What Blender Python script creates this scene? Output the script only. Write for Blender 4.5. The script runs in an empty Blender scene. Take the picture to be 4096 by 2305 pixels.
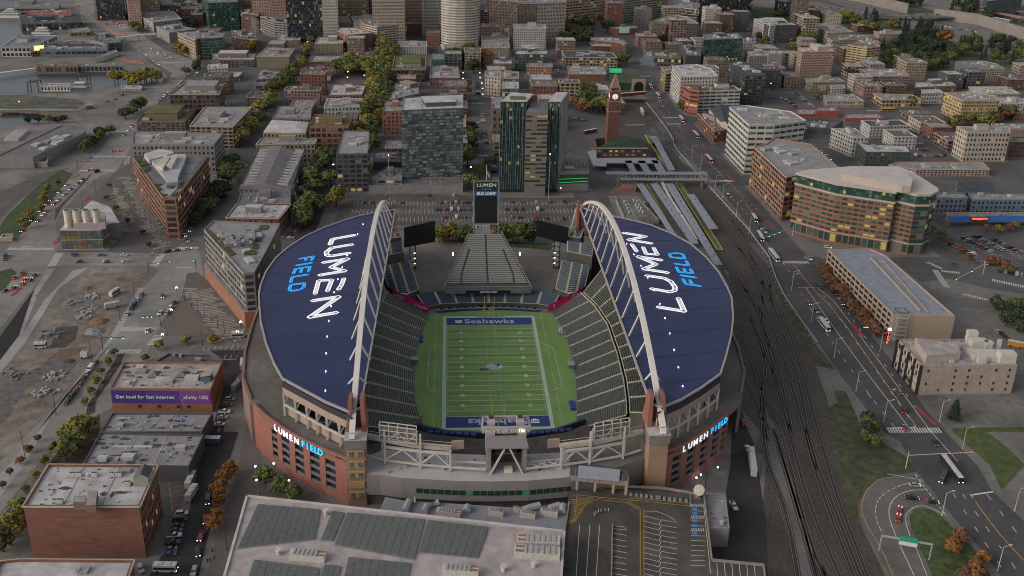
import bpy,bmesh,math,random
from math import sin,cos,pi,sqrt,atan2,radians
from mathutils import Vector,Matrix
random.seed(7)
S=bpy.context.scene
F,TH,YAW,ROLL=3748.0667,0.34827,0.07177,0.025417
CX,CY,CZ=-23.169391,-426.766765,250.084765
PY,PX=784.26909,2048.0
fw=Vector((sin(YAW)*cos(TH),cos(YAW)*cos(TH),-sin(TH)))
r0=Vector((cos(YAW),-sin(YAW),0));u0=r0 .cross(fw)
R_=r0*cos(ROLL)+u0*sin(ROLL);U_=-r0*sin(ROLL)+u0*cos(ROLL);C_=Vector((CX,CY,CZ))
cam=bpy.data.cameras.new('camera');camo=bpy.data.objects.new('camera',cam)
S.collection.objects.link(camo)
M=Matrix((R_,U_,-fw)).transposed().to_4x4();M.translation=C_
camo.matrix_world=M
cam.sensor_width=36;cam.lens=36*F/4096;cam.shift_y=-(1152.5-PY)/4096
cam.clip_start=1;cam.clip_end=9000
S.camera=camo
SUN_EL,SUN_AZ=28,250
W=bpy.data.worlds.new("World");S.world=W;W.use_nodes=True
nt=W.node_tree;bg=nt.nodes['Background']
sky=nt.nodes.new('ShaderNodeTexSky');sky.sky_type='NISHITA';sky.sun_disc=False
sky.sun_elevation=radians(SUN_EL);sky.sun_rotation=radians(SUN_AZ)
sky.air_density=1.0;sky.dust_density=3.0;sky.ozone_density=1.0
hs=nt.nodes.new('ShaderNodeHueSaturation');hs.inputs['Saturation'].default_value=.42
nt.links.new(sky.outputs[0],hs.inputs['Color']);wm_=nt.nodes.new('ShaderNodeVectorMath');wm_.operation='MULTIPLY';wm_.inputs[1].default_value=(1,.965,.9);nt.links.new(hs.outputs[0],wm_.inputs[0]);nt.links.new(wm_.outputs[0],bg.inputs[0]);bg.inputs[1].default_value=0.085
sl=bpy.data.lights.new('sun','SUN');sl.energy=0.3;sl.angle=radians(30);sl.color=(1,.87,.78)
so=bpy.data.objects.new('sun',sl);S.collection.objects.link(so)
az=radians(SUN_AZ);el=radians(SUN_EL)
sd=Vector((sin(az)*cos(el),cos(az)*cos(el),sin(el)))
so.rotation_euler=sd.to_track_quat('Z','Y').to_euler();so.location=(0,0,600)
S.view_settings.view_transform='Standard';S.view_settings.look='None'
S.view_settings.gamma=1;S.view_settings.exposure=1.08
S.render.engine='CYCLES'
S.cycles.max_bounces=4;S.cycles.diffuse_bounces=2;S.cycles.glossy_bounces=2
S.cycles.volume_bounces=0;S.cycles.pixel_filter_type='BLACKMAN_HARRIS';S.cycles.filter_width=1.05;S.cycles.use_denoising=True
S.cycles.transparent_max_bounces=4
K=2.5156
def tp(t,x,y):return(int(t[0])*1024+x/K,int(t[1])*576+y/K)
def ray(p):return fw+R_*((p[0]-PX)/F)-U_*((p[1]-PY)/F)
def un(p,z=0):
 d=ray(p);return C_+d*((z-CZ)/d.z)
def P(t,x,y,z=0):return un(tp(t,x,y),z)
def PYp(t,x,y,Y):
 d=ray(tp(t,x,y));return C_+d*((Y-CY)/d.y)
def proj(v):
 d=Vector(v)-C_;z=d.dot(fw);return(PX+F*d.dot(R_)/z,PY-F*d.dot(U_)/z,z)
def hof(top,base):
 """height of a roof corner: picture point of the top, picture point of the base under it"""
 b=un(base);lo,hi=0,230
 for _ in range(40):
  m=(lo+hi)/2
  if proj((b.x,b.y,m))[1]>top[1]:lo=m
  else:hi=m
 return(lo+hi)/2
MT={}
def srgb(c):
 return[((v/255)/12.92 if v/255<=.04045 else((v/255+.055)/1.055)**2.4) for v in c]
def mat(key,col,rough=.85,var=.12,scale=.15,kind=None,metal=0,emit=0,obr=0,spec=.3):
 if key in MT:return MT[key]
 m=bpy.data.materials.new(key);m.use_nodes=True;n=m.node_tree.nodes;l=m.node_tree.links
 b=n['Principled BSDF'];b.inputs['Roughness'].default_value=rough
 b.inputs['Metallic'].default_value=metal
 b.inputs['Specular IOR Level'].default_value=spec
 c=(*col[:3],1)
 b.inputs['Base Color'].default_value=c
 if emit:
  b.inputs['Emission Color'].default_value=c;b.inputs['Emission Strength'].default_value=emit
 elif var:
  tc=n.new('ShaderNodeTexCoord');tx=n.new('ShaderNodeTexNoise')
  g=n.new('ShaderNodeNewGeometry')
  tx.inputs['Scale'].default_value=scale;tx.inputs['Detail'].default_value=6;tx.inputs['Roughness'].default_value=.65
  l.new(g.outputs['Position'],tx.inputs['Vector'])
  mr=n.new('ShaderNodeMapRange');mr.inputs[1].default_value=.3;mr.inputs[2].default_value=.7
  mr.inputs[3].default_value=1-var*1.6;mr.inputs[4].default_value=1+var*1.6
  l.new(tx.outputs[0],mr.inputs[0])
  mx=n.new('ShaderNodeVectorMath');mx.operation='SCALE';mx.inputs[0].default_value=c[:3]
  l.new(mr.outputs[0],mx.inputs['Scale'])
  last=mx.outputs[0]
  if kind=='brick':
   sp=n.new('ShaderNodeTexNoise');mp=n.new('ShaderNodeMapping');mp.inputs['Scale'].default_value=(.12,.12,2.2)
   l.new(g.outputs['Position'],mp.inputs['Vector']);l.new(mp.outputs[0],sp.inputs['Vector']);sp.inputs['Scale'].default_value=1
   m2=n.new('ShaderNodeMapRange');m2 .inputs[1].default_value=.3;m2 .inputs[2].default_value=.7;m2 .inputs[3].default_value=.82;m2 .inputs[4].default_value=1.18
   l.new(sp.outputs[0],m2 .inputs[0])
   mx2=n.new('ShaderNodeVectorMath');mx2 .operation='SCALE';l.new(last,mx2 .inputs[0]);l.new(m2 .outputs[0],mx2 .inputs['Scale']);last=mx2 .outputs[0]
  if kind=='roof':
   v=n.new('ShaderNodeTexNoise');v.inputs['Scale'].default_value=.28;v.inputs['Detail'].default_value=5
   l.new(g.outputs['Position'],v.inputs['Vector'])
   m2=n.new('ShaderNodeMapRange');m2 .inputs[1].default_value=.3;m2 .inputs[2].default_value=.6;m2 .inputs[3].default_value=.8;m2 .inputs[4].default_value=1.05
   l.new(v.outputs[0],m2 .inputs[0])
   mx2=n.new('ShaderNodeVectorMath');mx2 .operation='SCALE';l.new(last,mx2 .inputs[0]);l.new(m2 .outputs[0],mx2 .inputs['Scale']);last=mx2 .outputs[0]
  if kind=='pit':
   v=n.new('ShaderNodeTexNoise');v.inputs['Scale'].default_value=.035;v.inputs['Detail'].default_value=5
   l.new(g.outputs['Position'],v.inputs['Vector'])
   m2=n.new('ShaderNodeMapRange');m2 .inputs[1].default_value=.35;m2 .inputs[2].default_value=.65;m2 .inputs[3].default_value=.78;m2 .inputs[4].default_value=1.2
   l.new(v.outputs[0],m2 .inputs[0])
   mx2=n.new('ShaderNodeVectorMath');mx2 .operation='SCALE';l.new(last,mx2 .inputs[0]);l.new(m2 .outputs[0],mx2 .inputs['Scale']);last=mx2 .outputs[0]
  if obr:
   oi=n.new('ShaderNodeObjectInfo');m2=n.new('ShaderNodeMapRange');m2 .inputs[3].default_value=1-obr;m2 .inputs[4].default_value=1+obr
   l.new(oi.outputs['Random'],m2 .inputs[0])
   mx2=n.new('ShaderNodeVectorMath');mx2 .operation='SCALE';l.new(last,mx2 .inputs[0]);l.new(m2 .outputs[0],mx2 .inputs['Scale']);last=mx2 .outputs[0]
  l.new(last,b.inputs['Base Color'])
 MT[key]=m;return m
def mk(key,rgb255,**k):return mat(key,srgb(rgb255),**k)
COL=S.collection
class MB:
 def __init__(s):s.v=[];s.f=[];s.m=[];s.mats=[]
 def mi(s,m):
  if m is None:return 0
  if m not in s.mats:s.mats.append(m)
  return s.mats.index(m)
 def face(s,pts,m=None):
  i=len(s.v);s.v+=[tuple(p) for p in pts];s.f.append(tuple(range(i,i+len(pts))));s.m.append(s.mi(m));return s
 def prism(s,pts,z0,z1,m=None,cap=True,mtop=None,bot=False):
  pts=ccw(pts);n=len(pts);i=len(s.v)
  s.v+=[(p[0],p[1],z0) for p in pts]+[(p[0],p[1],z1) for p in pts]
  for k in range(n):
   j=(k+1)%n;s.f.append((i+k,i+j,i+n+j,i+n+k));s.m.append(s.mi(m))
  if cap:s.f.append(tuple(range(i+n,i+2*n)));s.m.append(s.mi(mtop or m))
  if bot:s.f.append(tuple(range(i+n-1,i-1,-1)));s.m.append(s.mi(m))
  return s
 def box(s,c,d,rz=0,m=None):
  """c = centre of the base, d = full sizes"""
  x,y,z=d[0]/2,d[1]/2,d[2];ca,sa=cos(rz),sin(rz)
  q=[(c[0]+ca*a-sa*b,c[1]+sa*a+ca*b) for a,b in((-x,-y),(x,-y),(x,y),(-x,y))]
  return s.prism(q,c[2],c[2]+z,m,bot=True)
 def bar(s,a,b,w,h=None,m=None,up=None):
  """a rectangular beam from a to b"""
  a=Vector(a);b=Vector(b);h=h or w;d=b-a
  if d.length<1e-6:return s
  d.normalize();up=Vector(up or(0,0,1))
  if abs(d.dot(up))>.98:up=Vector((1,0,0))
  sx=d.cross(up).normalized()*(w/2);sy=sx.cross(d).normalized()*(h/2)
  i=len(s.v)
  for e in(a,b):
   s.v+=[tuple(e-sx-sy),tuple(e+sx-sy),tuple(e+sx+sy),tuple(e-sx+sy)]
  for q in((0,1,5,4),(1,2,6,5),(2,3,7,6),(3,0,4,7),(3,2,1,0),(4,5,6,7)):
   s.f.append(tuple(i+k for k in q));s.m.append(s.mi(m))
  return s
 def tube(s,pts,rad,n=6,m=None):
  pts=[Vector(p) for p in pts];rads=rad if isinstance(rad,(list,tuple)) else[rad]*len(pts)
  i=len(s.v)
  for k,p in enumerate(pts):
   d=(pts[min(k+1,len(pts)-1)]-pts[max(k-1,0)]).normalized()
   a=d.orthogonal().normalized();b=d.cross(a)
   for q in range(n):s.v.append(tuple(p+a*(rads[k]*cos(2*pi*q/n))+b*(rads[k]*sin(2*pi*q/n))))
  for k in range(len(pts)-1):
   for q in range(n):
    s.f.append((i+k*n+q,i+k*n+(q+1)%n,i+(k+1)*n+(q+1)%n,i+(k+1)*n+q));s.m.append(s.mi(m))
  s.f.append(tuple(i+q for q in range(n))[::-1]);s.m.append(s.mi(m))
  s.f.append(tuple(i+(len(pts)-1)*n+q for q in range(n)));s.m.append(s.mi(m))
  return s
 def data(s,name):
  me=bpy.data.meshes.new(name);me.from_pydata(s.v,[],s.f)
  for m in s.mats:me.materials.append(m)
  if s.mats:me.polygons.foreach_set('material_index',s.m)
  me.update();return me
 def obj(s,name,parent=None,m=None,kind=None,**k):
  me=s.data(name)
  if m is not None and not s.mats:me.materials.append(m)
  o=bpy.data.objects.new(name,me);COL.objects.link(o)
  if parent is not None:o.parent=parent;o.matrix_parent_inverse=Matrix.Translation(-parent.location) if parent.type=='EMPTY' and parent.parent is None else Matrix()
  if kind:o['kind']=kind
  tag(o,**k);return o
def ccw(p):
 a=sum(p[i][0]*p[(i+1)%len(p)][1]-p[(i+1)%len(p)][0]*p[i][1] for i in range(len(p)))
 return list(p) if a>0 else list(p)[::-1]
def tag(o,label=None,cat=None,group=None,kind=None):
 if label:o['label']=label
 if cat:o['category']=cat
 if group:o['group']=group
 if kind:o['kind']=kind
 return o
def empty(name,loc,label,cat,group=None,rz=0):
 o=bpy.data.objects.new(name,None);COL.objects.link(o);o.location=loc;o.rotation_euler=(0,0,rz)
 o.empty_display_size=.1
 return tag(o,label,cat,group)
def child(name,me,parent,loc=(0,0,0),rot=(0,0,0),sc=(1,1,1)):
 o=bpy.data.objects.new(name,me);COL.objects.link(o);o.parent=parent;o.location=loc;o.rotation_euler=rot;o.scale=sc
 return o
def copytree(o,loc,rz,label=None,cat=None,group=None,sc=None):
 c=o.copy();COL.objects.link(c);c.location=loc;c.rotation_euler=(0,0,rz)
 if sc:c.scale=sc
 tag(c,label,cat,group)
 for ch in CH[o.name]:
  d=ch.copy();COL.objects.link(d);d.parent=c
  for g2 in CH.get(ch.name,()):
   e=g2 .copy();COL.objects.link(e);e.parent=d
 return c
CH={}
def text_mesh(txt,size,m,name='lettering',ext=.05,align='CENTER',font_shear=0,bold=0,sx=1.0):
 cu=bpy.data.curves.new('t','FONT');cu.body=txt;cu.size=size;cu.extrude=ext;cu.align_x=align;cu.align_y='CENTER'
 cu.shear=font_shear;cu.offset=bold;cu.resolution_u=3;cu.space_character=1.05
 o=bpy.data.objects.new('t',cu);COL.objects.link(o)
 me=bpy.data.meshes.new_from_object(o);bpy.data.objects.remove(o);bpy.data.curves.remove(cu)
 me.name=name;me.materials.clear();me.materials.append(m)
 if sx!=1:
  for v in me.vertices:v.co.x*=sx
 return me
def place_text(txt,size,m,c,xd,yd,parent=None,name='lettering',ext=.05,bold=0,sx=1.0,**k):
 """text centred on c, running along xd with its top towards yd"""
 me=text_mesh(txt,size,m,name,ext,bold=bold,sx=sx)
 xd=Vector(xd).normalized();yd=(Vector(yd)-xd*Vector(yd).dot(xd)).normalized();zd=xd.cross(yd)
 M=Matrix((xd,yd,zd)).transposed().to_4x4();M.translation=Vector(c)
 me.transform(M)
 o=bpy.data.objects.new(name,me);COL.objects.link(o)
 if parent is not None:o.parent=parent;o.matrix_parent_inverse=Matrix.Translation(-parent.location)
 tag(o,**k);return o
asphalt=mat('asphalt',(.08,.078,.08),var=.14,scale=.3,kind='pit')
asphalt2=mat('asphalt_worn',(.125,.12,.114),var=.16,scale=.3,kind='pit')
concrete=mat('concrete',(.135,.13,.125),var=.12,scale=.3,kind='pit')
concrete_l=mat('concrete_light',(.25,.245,.245),var=.1,scale=.3,kind='pit')
paint_w=mat('road_paint_white',(.5,.5,.48),var=.15,scale=1)
paint_y=mat('road_paint_yellow',(.42,.28,.05),var=.15,scale=1)
paint_r=mat('road_paint_red',(.35,.05,.05),var=.2,scale=1)
grassm=mat('grass',(.04,.058,.024),var=.3,scale=.3,kind='pit')
dirt=mat('dirt',(.16,.136,.115),var=.28,scale=.15,kind='pit')
gravel=mat('gravel',(.12,.115,.11),var=.25,scale=1.2,kind='pit')
ballast=mat('ballast',(.06,.051,.046),var=.25,scale=.6,kind='pit')
steelw=mat('white_steel',(.52,.49,.47),var=.06,rough=.5)
steelg=mat('grey_steel',(.28,.28,.29),var=.08,rough=.5)
dark=mat('dark_metal',(.03,.03,.034),var=0,rough=.6)
black=mat('black',(.008,.009,.01),var=0,rough=.5)
glass=mat('glass_dark',(.018,.022,.026),var=0,rough=.12,spec=.8)
# ================================================================ GROUND, WATER, ROADS
def pp(s,z=0):
 """'00:0,195 130,200 | 01:5,6' -> world points on height z"""
 o=[]
 for seg in s.split('|'):
  t,rest=seg.strip().split(':')
  for q in rest.split():
   x,y=q.split(',');o.append(P(t,float(x),float(y),z))
 return o
def patch(name,s,m,z,kind='structure',thick=None,**k):
 pts=ccw([(p.x,p.y) for p in pp(s,z)])
 b=MB();b.face([(x,y,z) for x,y in pts],m)
 if thick:b=MB().prism(pts,0,z,m)
 return b.obj(name,kind=kind,**k)
def resample(pts,step):
 o=[Vector(pts[0][:2])];
 for a,b in zip(pts[:-1],pts[1:]):
  a=Vector(a[:2]);b=Vector(b[:2]);n=max(1,int((b-a).length/step))
  for i in range(1,n+1):o.append(a.lerp(b,i/n))
 return o
def smooth(pts,it=2):
 pts=[Vector(p[:2]) for p in pts]
 for _ in range(it):
  q=[pts[0]]
  for a,b in zip(pts[:-1],pts[1:]):q+=[a.lerp(b,.25),a.lerp(b,.75)]
  q.append(pts[-1]);pts=q
 return pts
def offs(pts,d):
 o=[]
 for i,p in enumerate(pts):
  t=(pts[min(i+1,len(pts)-1)]-pts[max(i-1,0)]).normalized();o.append(Vector((p.x-t.y*d,p.y+t.x*d)))
 return o
def strip(b,pts,w,z,m,off=0,dash=None):
 pts=[Vector(p[:2]) for p in pts]
 if dash:
  L=0;q=resample(pts,dash[0]/2)
  seg=[];
  for a,c in zip(q[:-1],q[1:]):
   if(L%(dash[0]+dash[1]))<dash[0]:
    t=(c-a).normalized();nn=Vector((-t.y,t.x));e0=a+nn*(off-w/2);e1=a+nn*(off+w/2);e2=c+nn*(off+w/2);e3=c+nn*(off-w/2)
    b.face([(e0 .x,e0 .y,z),(e3 .x,e3 .y,z),(e2 .x,e2 .y,z),(e1 .x,e1 .y,z)],m)
   L+=(c-a).length
  return b
 l=offs(pts,off+w/2);r=offs(pts,off-w/2)
 for i in range(len(pts)-1):
  b.face([(r[i].x,r[i].y,z),(r[i+1].x,r[i+1].y,z),(l[i+1].x,l[i+1].y,z),(l[i].x,l[i].y,z)],m)
 return b
def crosswalk(b,a,c,w,z,m=None,n=None):
 """zebra from a to c (world 2-D), bars w long"""
 a=Vector(a[:2]);c=Vector(c[:2]);L=(c-a).length;t=(c-a)/L;nn=Vector((-t.y,t.x));k=n or max(2,int(L/1.25))
 for i in range(k):
  p=a+t*(L*(i+.25)/k);q=a+t*(L*(i+.75)/k)
  b.face([(*(p-nn*w/2),z),(*(q-nn*w/2),z),(*(q+nn*w/2),z),(*(p+nn*w/2),z)],m or paint_w)
 return b
ground=MB().face([(-3500,-900,0),(3500,-900,0),(3500,5200,0),(-3500,5200,0)],concrete).obj('ground',kind='structure')
waterm=mat('water',(.03,.036,.042),rough=.3,var=.15,scale=.03,spec=.5)
wn=waterm.node_tree.nodes;bp=wn.new('ShaderNodeBump');nz=wn.new('ShaderNodeTexNoise');nz.inputs['Scale'].default_value=.35;nz.inputs['Detail'].default_value=4
bp.inputs['Strength'].default_value=.5;bp.inputs['Distance'].default_value=.6
waterm.node_tree.links.new(nz.outputs[0],bp.inputs['Height']);waterm.node_tree.links.new(bp.outputs[0],wn['Principled BSDF'].inputs['Normal'])
patch('water','00:-600,60 150,195 130,240 360,300 350,350 550,352 0,480 -600,600 -600,1020 0,940 1000,930 1060,870 1640,830 1650,760 1530,690 360,712 0,760 -600,900',waterm,.03) if 0 else None
patch('water','00:-900,-400 0,-200 0,190 180,195 220,290 360,300 560,352 190,390 0,470 -900,700',waterm,.03)
patch('water','00:-900,860 0,745 370,715 1530,690 1640,740 1640,830 1250,860 1060,880 1000,930 0,942 -900,960',waterm,.04)
patch('water','00:-900,1150 0,1150 200,1150 420,1165 630,1195 600,1225 480,1240 280,1240 120,1290 0,1320 -900,1700',waterm,.05)
patch('street_grid','00:1230,-500 | 30:2576,-900 2576,600 | 31:2576,1300 | 31:1700,1300 | 31:900,1100 | 21:2576,700 1900,0 1000,520 | 11:2100,520 700,560 380,1010 300,1100 | 01:2300,250 1350,60 | 00:1500,1100 1750,830 1530,640 1100,280 800,0',asphalt,.02)
fwy=patch('freeway','30:-150,-60 500,20 1100,160 1800,120 1850,170 1650,230 2576,420 | 30:2576,640 2300,620 1600,330 1100,215 500,110 -150,60',asphalt2,.06)
patch('hillside','30:1000,-200 2576,-200 2576,330 1800,185 1400,130',grassm,.05)
patch('hillside','30:-200,60 700,140 1640,240 2000,340 2576,560 2576,700 2300,680 2000,640 1830,600 1830,700 1500,745 1150,690 1100,400 900,330 700,300 300,450 -100,300',grassm,.045)
patch('works_ground','30:1500,-100 2576,-100 2576,200 2100,150 1700,120 1500,60',asphalt2,.055)
patch('parking_lot','30:1420,740 1560,720 1840,715 1850,780 1640,800 1440,800',asphalt,.07)
patch('harbour_apron','00:0,950 1000,935 1200,880 1640,840 1640,900 1500,1000 1400,1080 1170,1260 880,1449 | 01:620,60 0,560 -700,900 -900,-300',mat('apron',(.16,.15,.145),var=.2,scale=.05,kind='pit'),.03)
patch('gravel_yard','00:-600,960 200,955 760,1000 870,1040 760,1105 0,1105 -600,1110',mat('yard',(.075,.078,.06),var=.35,scale=.12,kind='pit'),.06)
patch('parking_lot','00:1240,930 1560,900 1440,1040 1190,1230 860,1250 760,1120 900,1060 1060,960',asphalt2,.06)
road1='00:640,-200 820,150 1100,330 1250,420 1560,640 1740,740 1640,870 1390,1120 1180,1300 1060,1449 | 01:960,120 780,280 560,500 250,850 60,1060 0,1140 -300,1400 | 01:-300,1700 | 02:0,250 170,0 | 01:400,1260 570,1120 600,1060 560,800 660,640 830,470 1000,330 1180,260 1290,90 1340,0 | 00:1490,1130 1800,850 1880,760 2050,640 1650,500 1400,330 1050,0 950,-200'
roadc=mat('concrete_road',(.185,.18,.17),var=.1,scale=.25,kind='pit')
patch('road',road1,roadc,.08)
patch('road','01:520,1130 620,1095 1000,1090 1640,1100 1820,1030 1980,1030 2010,1100 2030,1160 | 02:2050,-60 1900,0 1850,80 1650,350 1560,490 1250,1150 | 02:650,1449 | 03:250,500 -200,1100 | 03:-400,700 | 02:550,1200 1180,480 1440,0 | 01:1600,1280 1540,1230 600,1225 500,1240',roadc,.081)
patch('road','01:-400,1449 0,1230 60,1140 530,1070 520,1230 470,1290 330,1449 | 02:170,200 0,420 -300,700',roadc,.082)
patch('road','02:1900,490 2576,560 | 12:0,600 0,640 | 02:2576,640 2420,700 1560,590',concrete,.083)
patch('sidewalk','02:1400,0 1460,0 1180,480 560,1200 | 03:250,320 0,650 -200,900 -300,800 | 03:0,430 | 02:380,1449 1060,560 1190,350',concrete_l,.084)
patch('tunnel_trench','02:330,30 380,20 200,480 0,750 -200,900 -200,800 0,490',mat('trench',(.02,.018,.018),var=.1),.085)
patch('path','01:470,1260 560,1250 | 02:380,60 200,540 -100,980 -100,860 190,480 330,60',concrete_l,.086)
patch('path','01:900,1240 600,1449 | 02:560,60 250,560 0,860 0,800 200,500 450,120 | 01:740,1270',concrete_l,.087)
patch('construction_lot','01:920,1245 1500,1240 1480,1300 1380,1449 | 02:1370,0 1190,320 900,740 560,1160 400,1449 | 03:0,520 -200,600 | 02:-200,1000 0,880 250,590 740,0 | 01:640,1449',dirt,.04)
patch('dirt_patch','02:560,400 790,380 760,520 650,600 510,600 | 02:520,560',mat('wet_dirt',(.06,.05,.048),var=.2,scale=.3),.1)
patch('dirt_patch','02:600,620 900,590 760,680 560,800 380,850 450,740',mat('brown_dirt',(.12,.085,.065),var=.3,scale=.3),.102)
patch('dirt_patch','02:60,960 250,870 560,700 820,700 700,860 500,900 260,1000 60,1330 -100,1449 -100,1100',mat('grey_dirt',(.1,.097,.095),var=.3,scale=.3),.104)
patch('dirt_patch','02:700,110 1000,90 960,260 780,360 600,310',mat('rubble_dirt',(.13,.125,.12),var=.35,scale=.6),.103)
patch('planting_strip','02:1250,665 1190,670 880,1180 860,1300 960,1250 960,1150 1220,760',mat('mulch',(.05,.038,.03),var=.25),.11)
patch('planting_strip','03:1000,-180 700,-20 500,320 560,330 860,330 1000,60',mat('mulch',(.05,.038,.03),var=.25),.11)
patch('lawn','01:0,830 60,730 380,420 620,260 730,300 560,520 330,780 130,990 0,930',grassm,.09)
patch('lawn','01:0,1280 120,1250 170,1300 60,1449 -200,1600 -200,1350',grassm,.091)
patch('rail_siding','01:-200,560 0,490 400,300 720,240 600,280 340,440 60,700 -200,950',mat('siding',(.085,.08,.078),var=.2),.07)
patch('underpass_ramp','01:940,285 900,310 620,640 550,780 560,660 780,450',mat('ramp_wall',(.06,.048,.035),var=.15),.11)
plz=mat('plaza_dark',(.105,.09,.082),var=.12,scale=.6)
patch('plaza','01:1180,260 1340,200 1400,460 1700,880 1740,970 1860,980 1640,1095 1040,1090 1180,900 1340,880 1210,790 1080,600 900,560 1010,430',plz,.095)
patch('plaza','02:2200,0 2500,420 2576,540 1900,490 1600,370 1830,90 | 01:1850,1440 1880,1300 1990,1290 2100,1400',plz,.095)
patch('plaza','02:1850,80 1640,380 1690,470 2130,480',mat('plaza_paver',(.12,.105,.095),var=.1,scale=.6),.115)
pb=MB();pm=mat('plaza_light',(.25,.235,.225),var=.08)
rr=random.Random(3)
def stripes(b,quad,n,z,frac=.5,m=pm,jit=.12):
 a,c,d,e=[Vector(q[:2]) for q in quad]
 for i in range(n):
  t0=i/n+rr.uniform(0,jit)/n;t1=t0+frac/n*rr.uniform(.6,1.4);s0=rr.uniform(0,.45);s1=rr.uniform(.6,1)
  q=[a.lerp(c,t0).lerp(e.lerp(d,t0),s0),a.lerp(c,t1).lerp(e.lerp(d,t1),s0),a.lerp(c,t1).lerp(e.lerp(d,t1),s1),a.lerp(c,t0).lerp(e.lerp(d,t0),s1)]
  b.face([(p.x,p.y,z) for p in ccw(q)],m)
stripes(pb,pp('01:1150,340 1530,1080 1780,1010 1340,330'),44,.12)
stripes(pb,pp('01:1080,400 1200,880 1400,760 1180,420'),22,.12)
stripes(pb,pp('02:1850,40 2250,560 2540,520 2180,0'),36,.125)
stripes(pb,pp('02:1800,0 2100,470 2300,500 1990,0'),20,.13)
pb.obj('plaza_paving_stripes',kind='structure')
patch('plaza','01:1090,900 1180,885 1340,880 1400,960 1360,1080 1060,1080',mat('plaza_blue',(.085,.088,.095),var=.08),.117)
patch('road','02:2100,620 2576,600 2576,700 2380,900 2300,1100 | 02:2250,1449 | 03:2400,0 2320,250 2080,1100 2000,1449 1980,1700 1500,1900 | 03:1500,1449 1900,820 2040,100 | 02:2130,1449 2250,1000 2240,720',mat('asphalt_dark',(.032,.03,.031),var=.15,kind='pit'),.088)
patch('plaza','02:2576,600 | 12:60,500 230,1000 | 13:0,-100 60,300 1100,900 | 13:0,1449 -480,1449 | 03:2080,1449 2200,960 2380,400 2470,0 | 02:2460,1000',mat('stadium_paving',(.11,.1,.095),var=.12,scale=.5,kind='pit'),.09)
patch('parking_lot','03:1600,470 1900,440 1900,560 1830,700 1780,860 1640,860',asphalt,.12)
nlot=patch('parking_lot','11:850,500 2576,490 | 21:960,515 1130,760 1050,860 640,900 | 11:2000,850 1380,900 600,880 700,640',mat('lot',(.08,.075,.073),var=.16,scale=.12,kind='pit'),.09)
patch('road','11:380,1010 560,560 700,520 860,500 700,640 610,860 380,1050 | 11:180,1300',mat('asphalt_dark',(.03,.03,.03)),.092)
patch('sidewalk','11:700,640 850,640 780,800 640,900 600,880',concrete,.1)
patch('rail_yard','20:1080,900 1250,900 1350,1050 1480,1190 | 21:1300,-60 1500,0 2000,420 2576,1060 | 31:0,1130 200,1449 | 32:430,500 720,900 950,1449 | 33:1000,500 920,900 1180,1449 1300,1700 -300,1700 | 33:-100,1449 | 22:2576,1449 | 22:2200,700 | 21:2180,1300 1400,560 1150,300 1050,0 | 20:1050,1100',ballast,.05)
patch('track_bed','33:0,-150 100,-60 230,300 470,1449 300,1449 0,300 | 32:-60,900',gravel,.055)
patch('track_bed','22:2230,430 2576,1250 | 32:0,1300 | 33:0,220 | 33:-150,200 | 22:2500,1449 2300,1200 2190,650',mat('bed2',(.068,.062,.06),var=.2,scale=.4),.053)
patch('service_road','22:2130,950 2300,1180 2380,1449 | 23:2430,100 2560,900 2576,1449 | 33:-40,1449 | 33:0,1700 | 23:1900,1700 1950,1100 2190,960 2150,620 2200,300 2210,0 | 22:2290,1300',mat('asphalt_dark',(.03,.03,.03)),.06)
tr=MB();tie=mat('sleepers',(.09,.08,.072),var=.2);rail=mat('rail_steel',(.19,.175,.165),var=.1,rough=.45)
def track(s,ties=None):
 pts=smooth(pp(s),2)
 for d in(-.75,.75):strip(tr,pts,.17,.14,rail,off=d)
 strip(tr,pts,2.6,.065,mat('track_ballast',(.032,.028,.026),var=.25,scale=1))
 if ties:
  q=resample(pp(ties),1.0)
  for a,c in zip(q[:-1],q[1:]):
   t=(c-a).normalized();nn=Vector((-t.y,t.x));e=a+t*.35
   tr.face([(*(a-nn*1.25),.1),(*(e-nn*1.25),.1),(*(e+nn*1.25),.1),(*(a+nn*1.25),.1)],tie)
for s,ti in(('22:2200,620 2576,1449 | 33:60,-40 120,150 | 33:250,600 500,1449','33:10,-40 60,140'),('22:2230,540 2450,980 | 33:120,-60 210,300 | 33:420,1100 560,1449','33:110,-60 210,310'),('22:2260,420 2540,980 | 33:-60,200 180,760 300,1449','33:190,770 270,1030'),('33:60,0 330,880 480,1449','33:330,880 400,1040'),('32:-200,200 60,900 | 33:240,100 400,700 720,1449',None),('32:-200,-300 0,270 200,850 | 33:370,0 520,560 860,1449',None),('31:-400,900 0,1449 | 32:160,500 330,1000 | 33:420,160 640,700 930,1449',None),('31:-350,900 60,1449 | 32:300,700 | 33:560,200 690,640 1000,1449',None),('21:1100,-100 1500,300 2576,1300 | 32:-100,260 100,780 | 33:240,0',None),('21:1060,0 1500,480 2200,1250 | 22:2540,300',None),('20:1150,1000 1330,1250 | 21:1500,60 2150,700 2576,1200 | 32:40,200',None),('20:1230,1000 1400,1200 | 21:1650,150 2300,800 | 31:-60,1449',None),('22:2100,-200 2400,300 2576,800 | 32:-100,1100 | 33:0,100',None),('22:2180,-300 2500,300 | 32:0,600 100,1000',None),('33:600,1449 560,1350','33:560,1360 620,1449')):track(s,ti)
tr.obj('railway_tracks',kind='structure')
patch('verge','31:200,1449 | 32:430,500 700,850 960,1449 | 33:1400,250 1500,400 1120,470 960,600 920,860 860,900 | 33:700,400 640,0 | 32:560,1250 500,800 330,500 100,150 | 31:30,1449',mat('verge_grass',(.05,.055,.03),var=.35,scale=.2,kind='pit'),.07)
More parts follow.
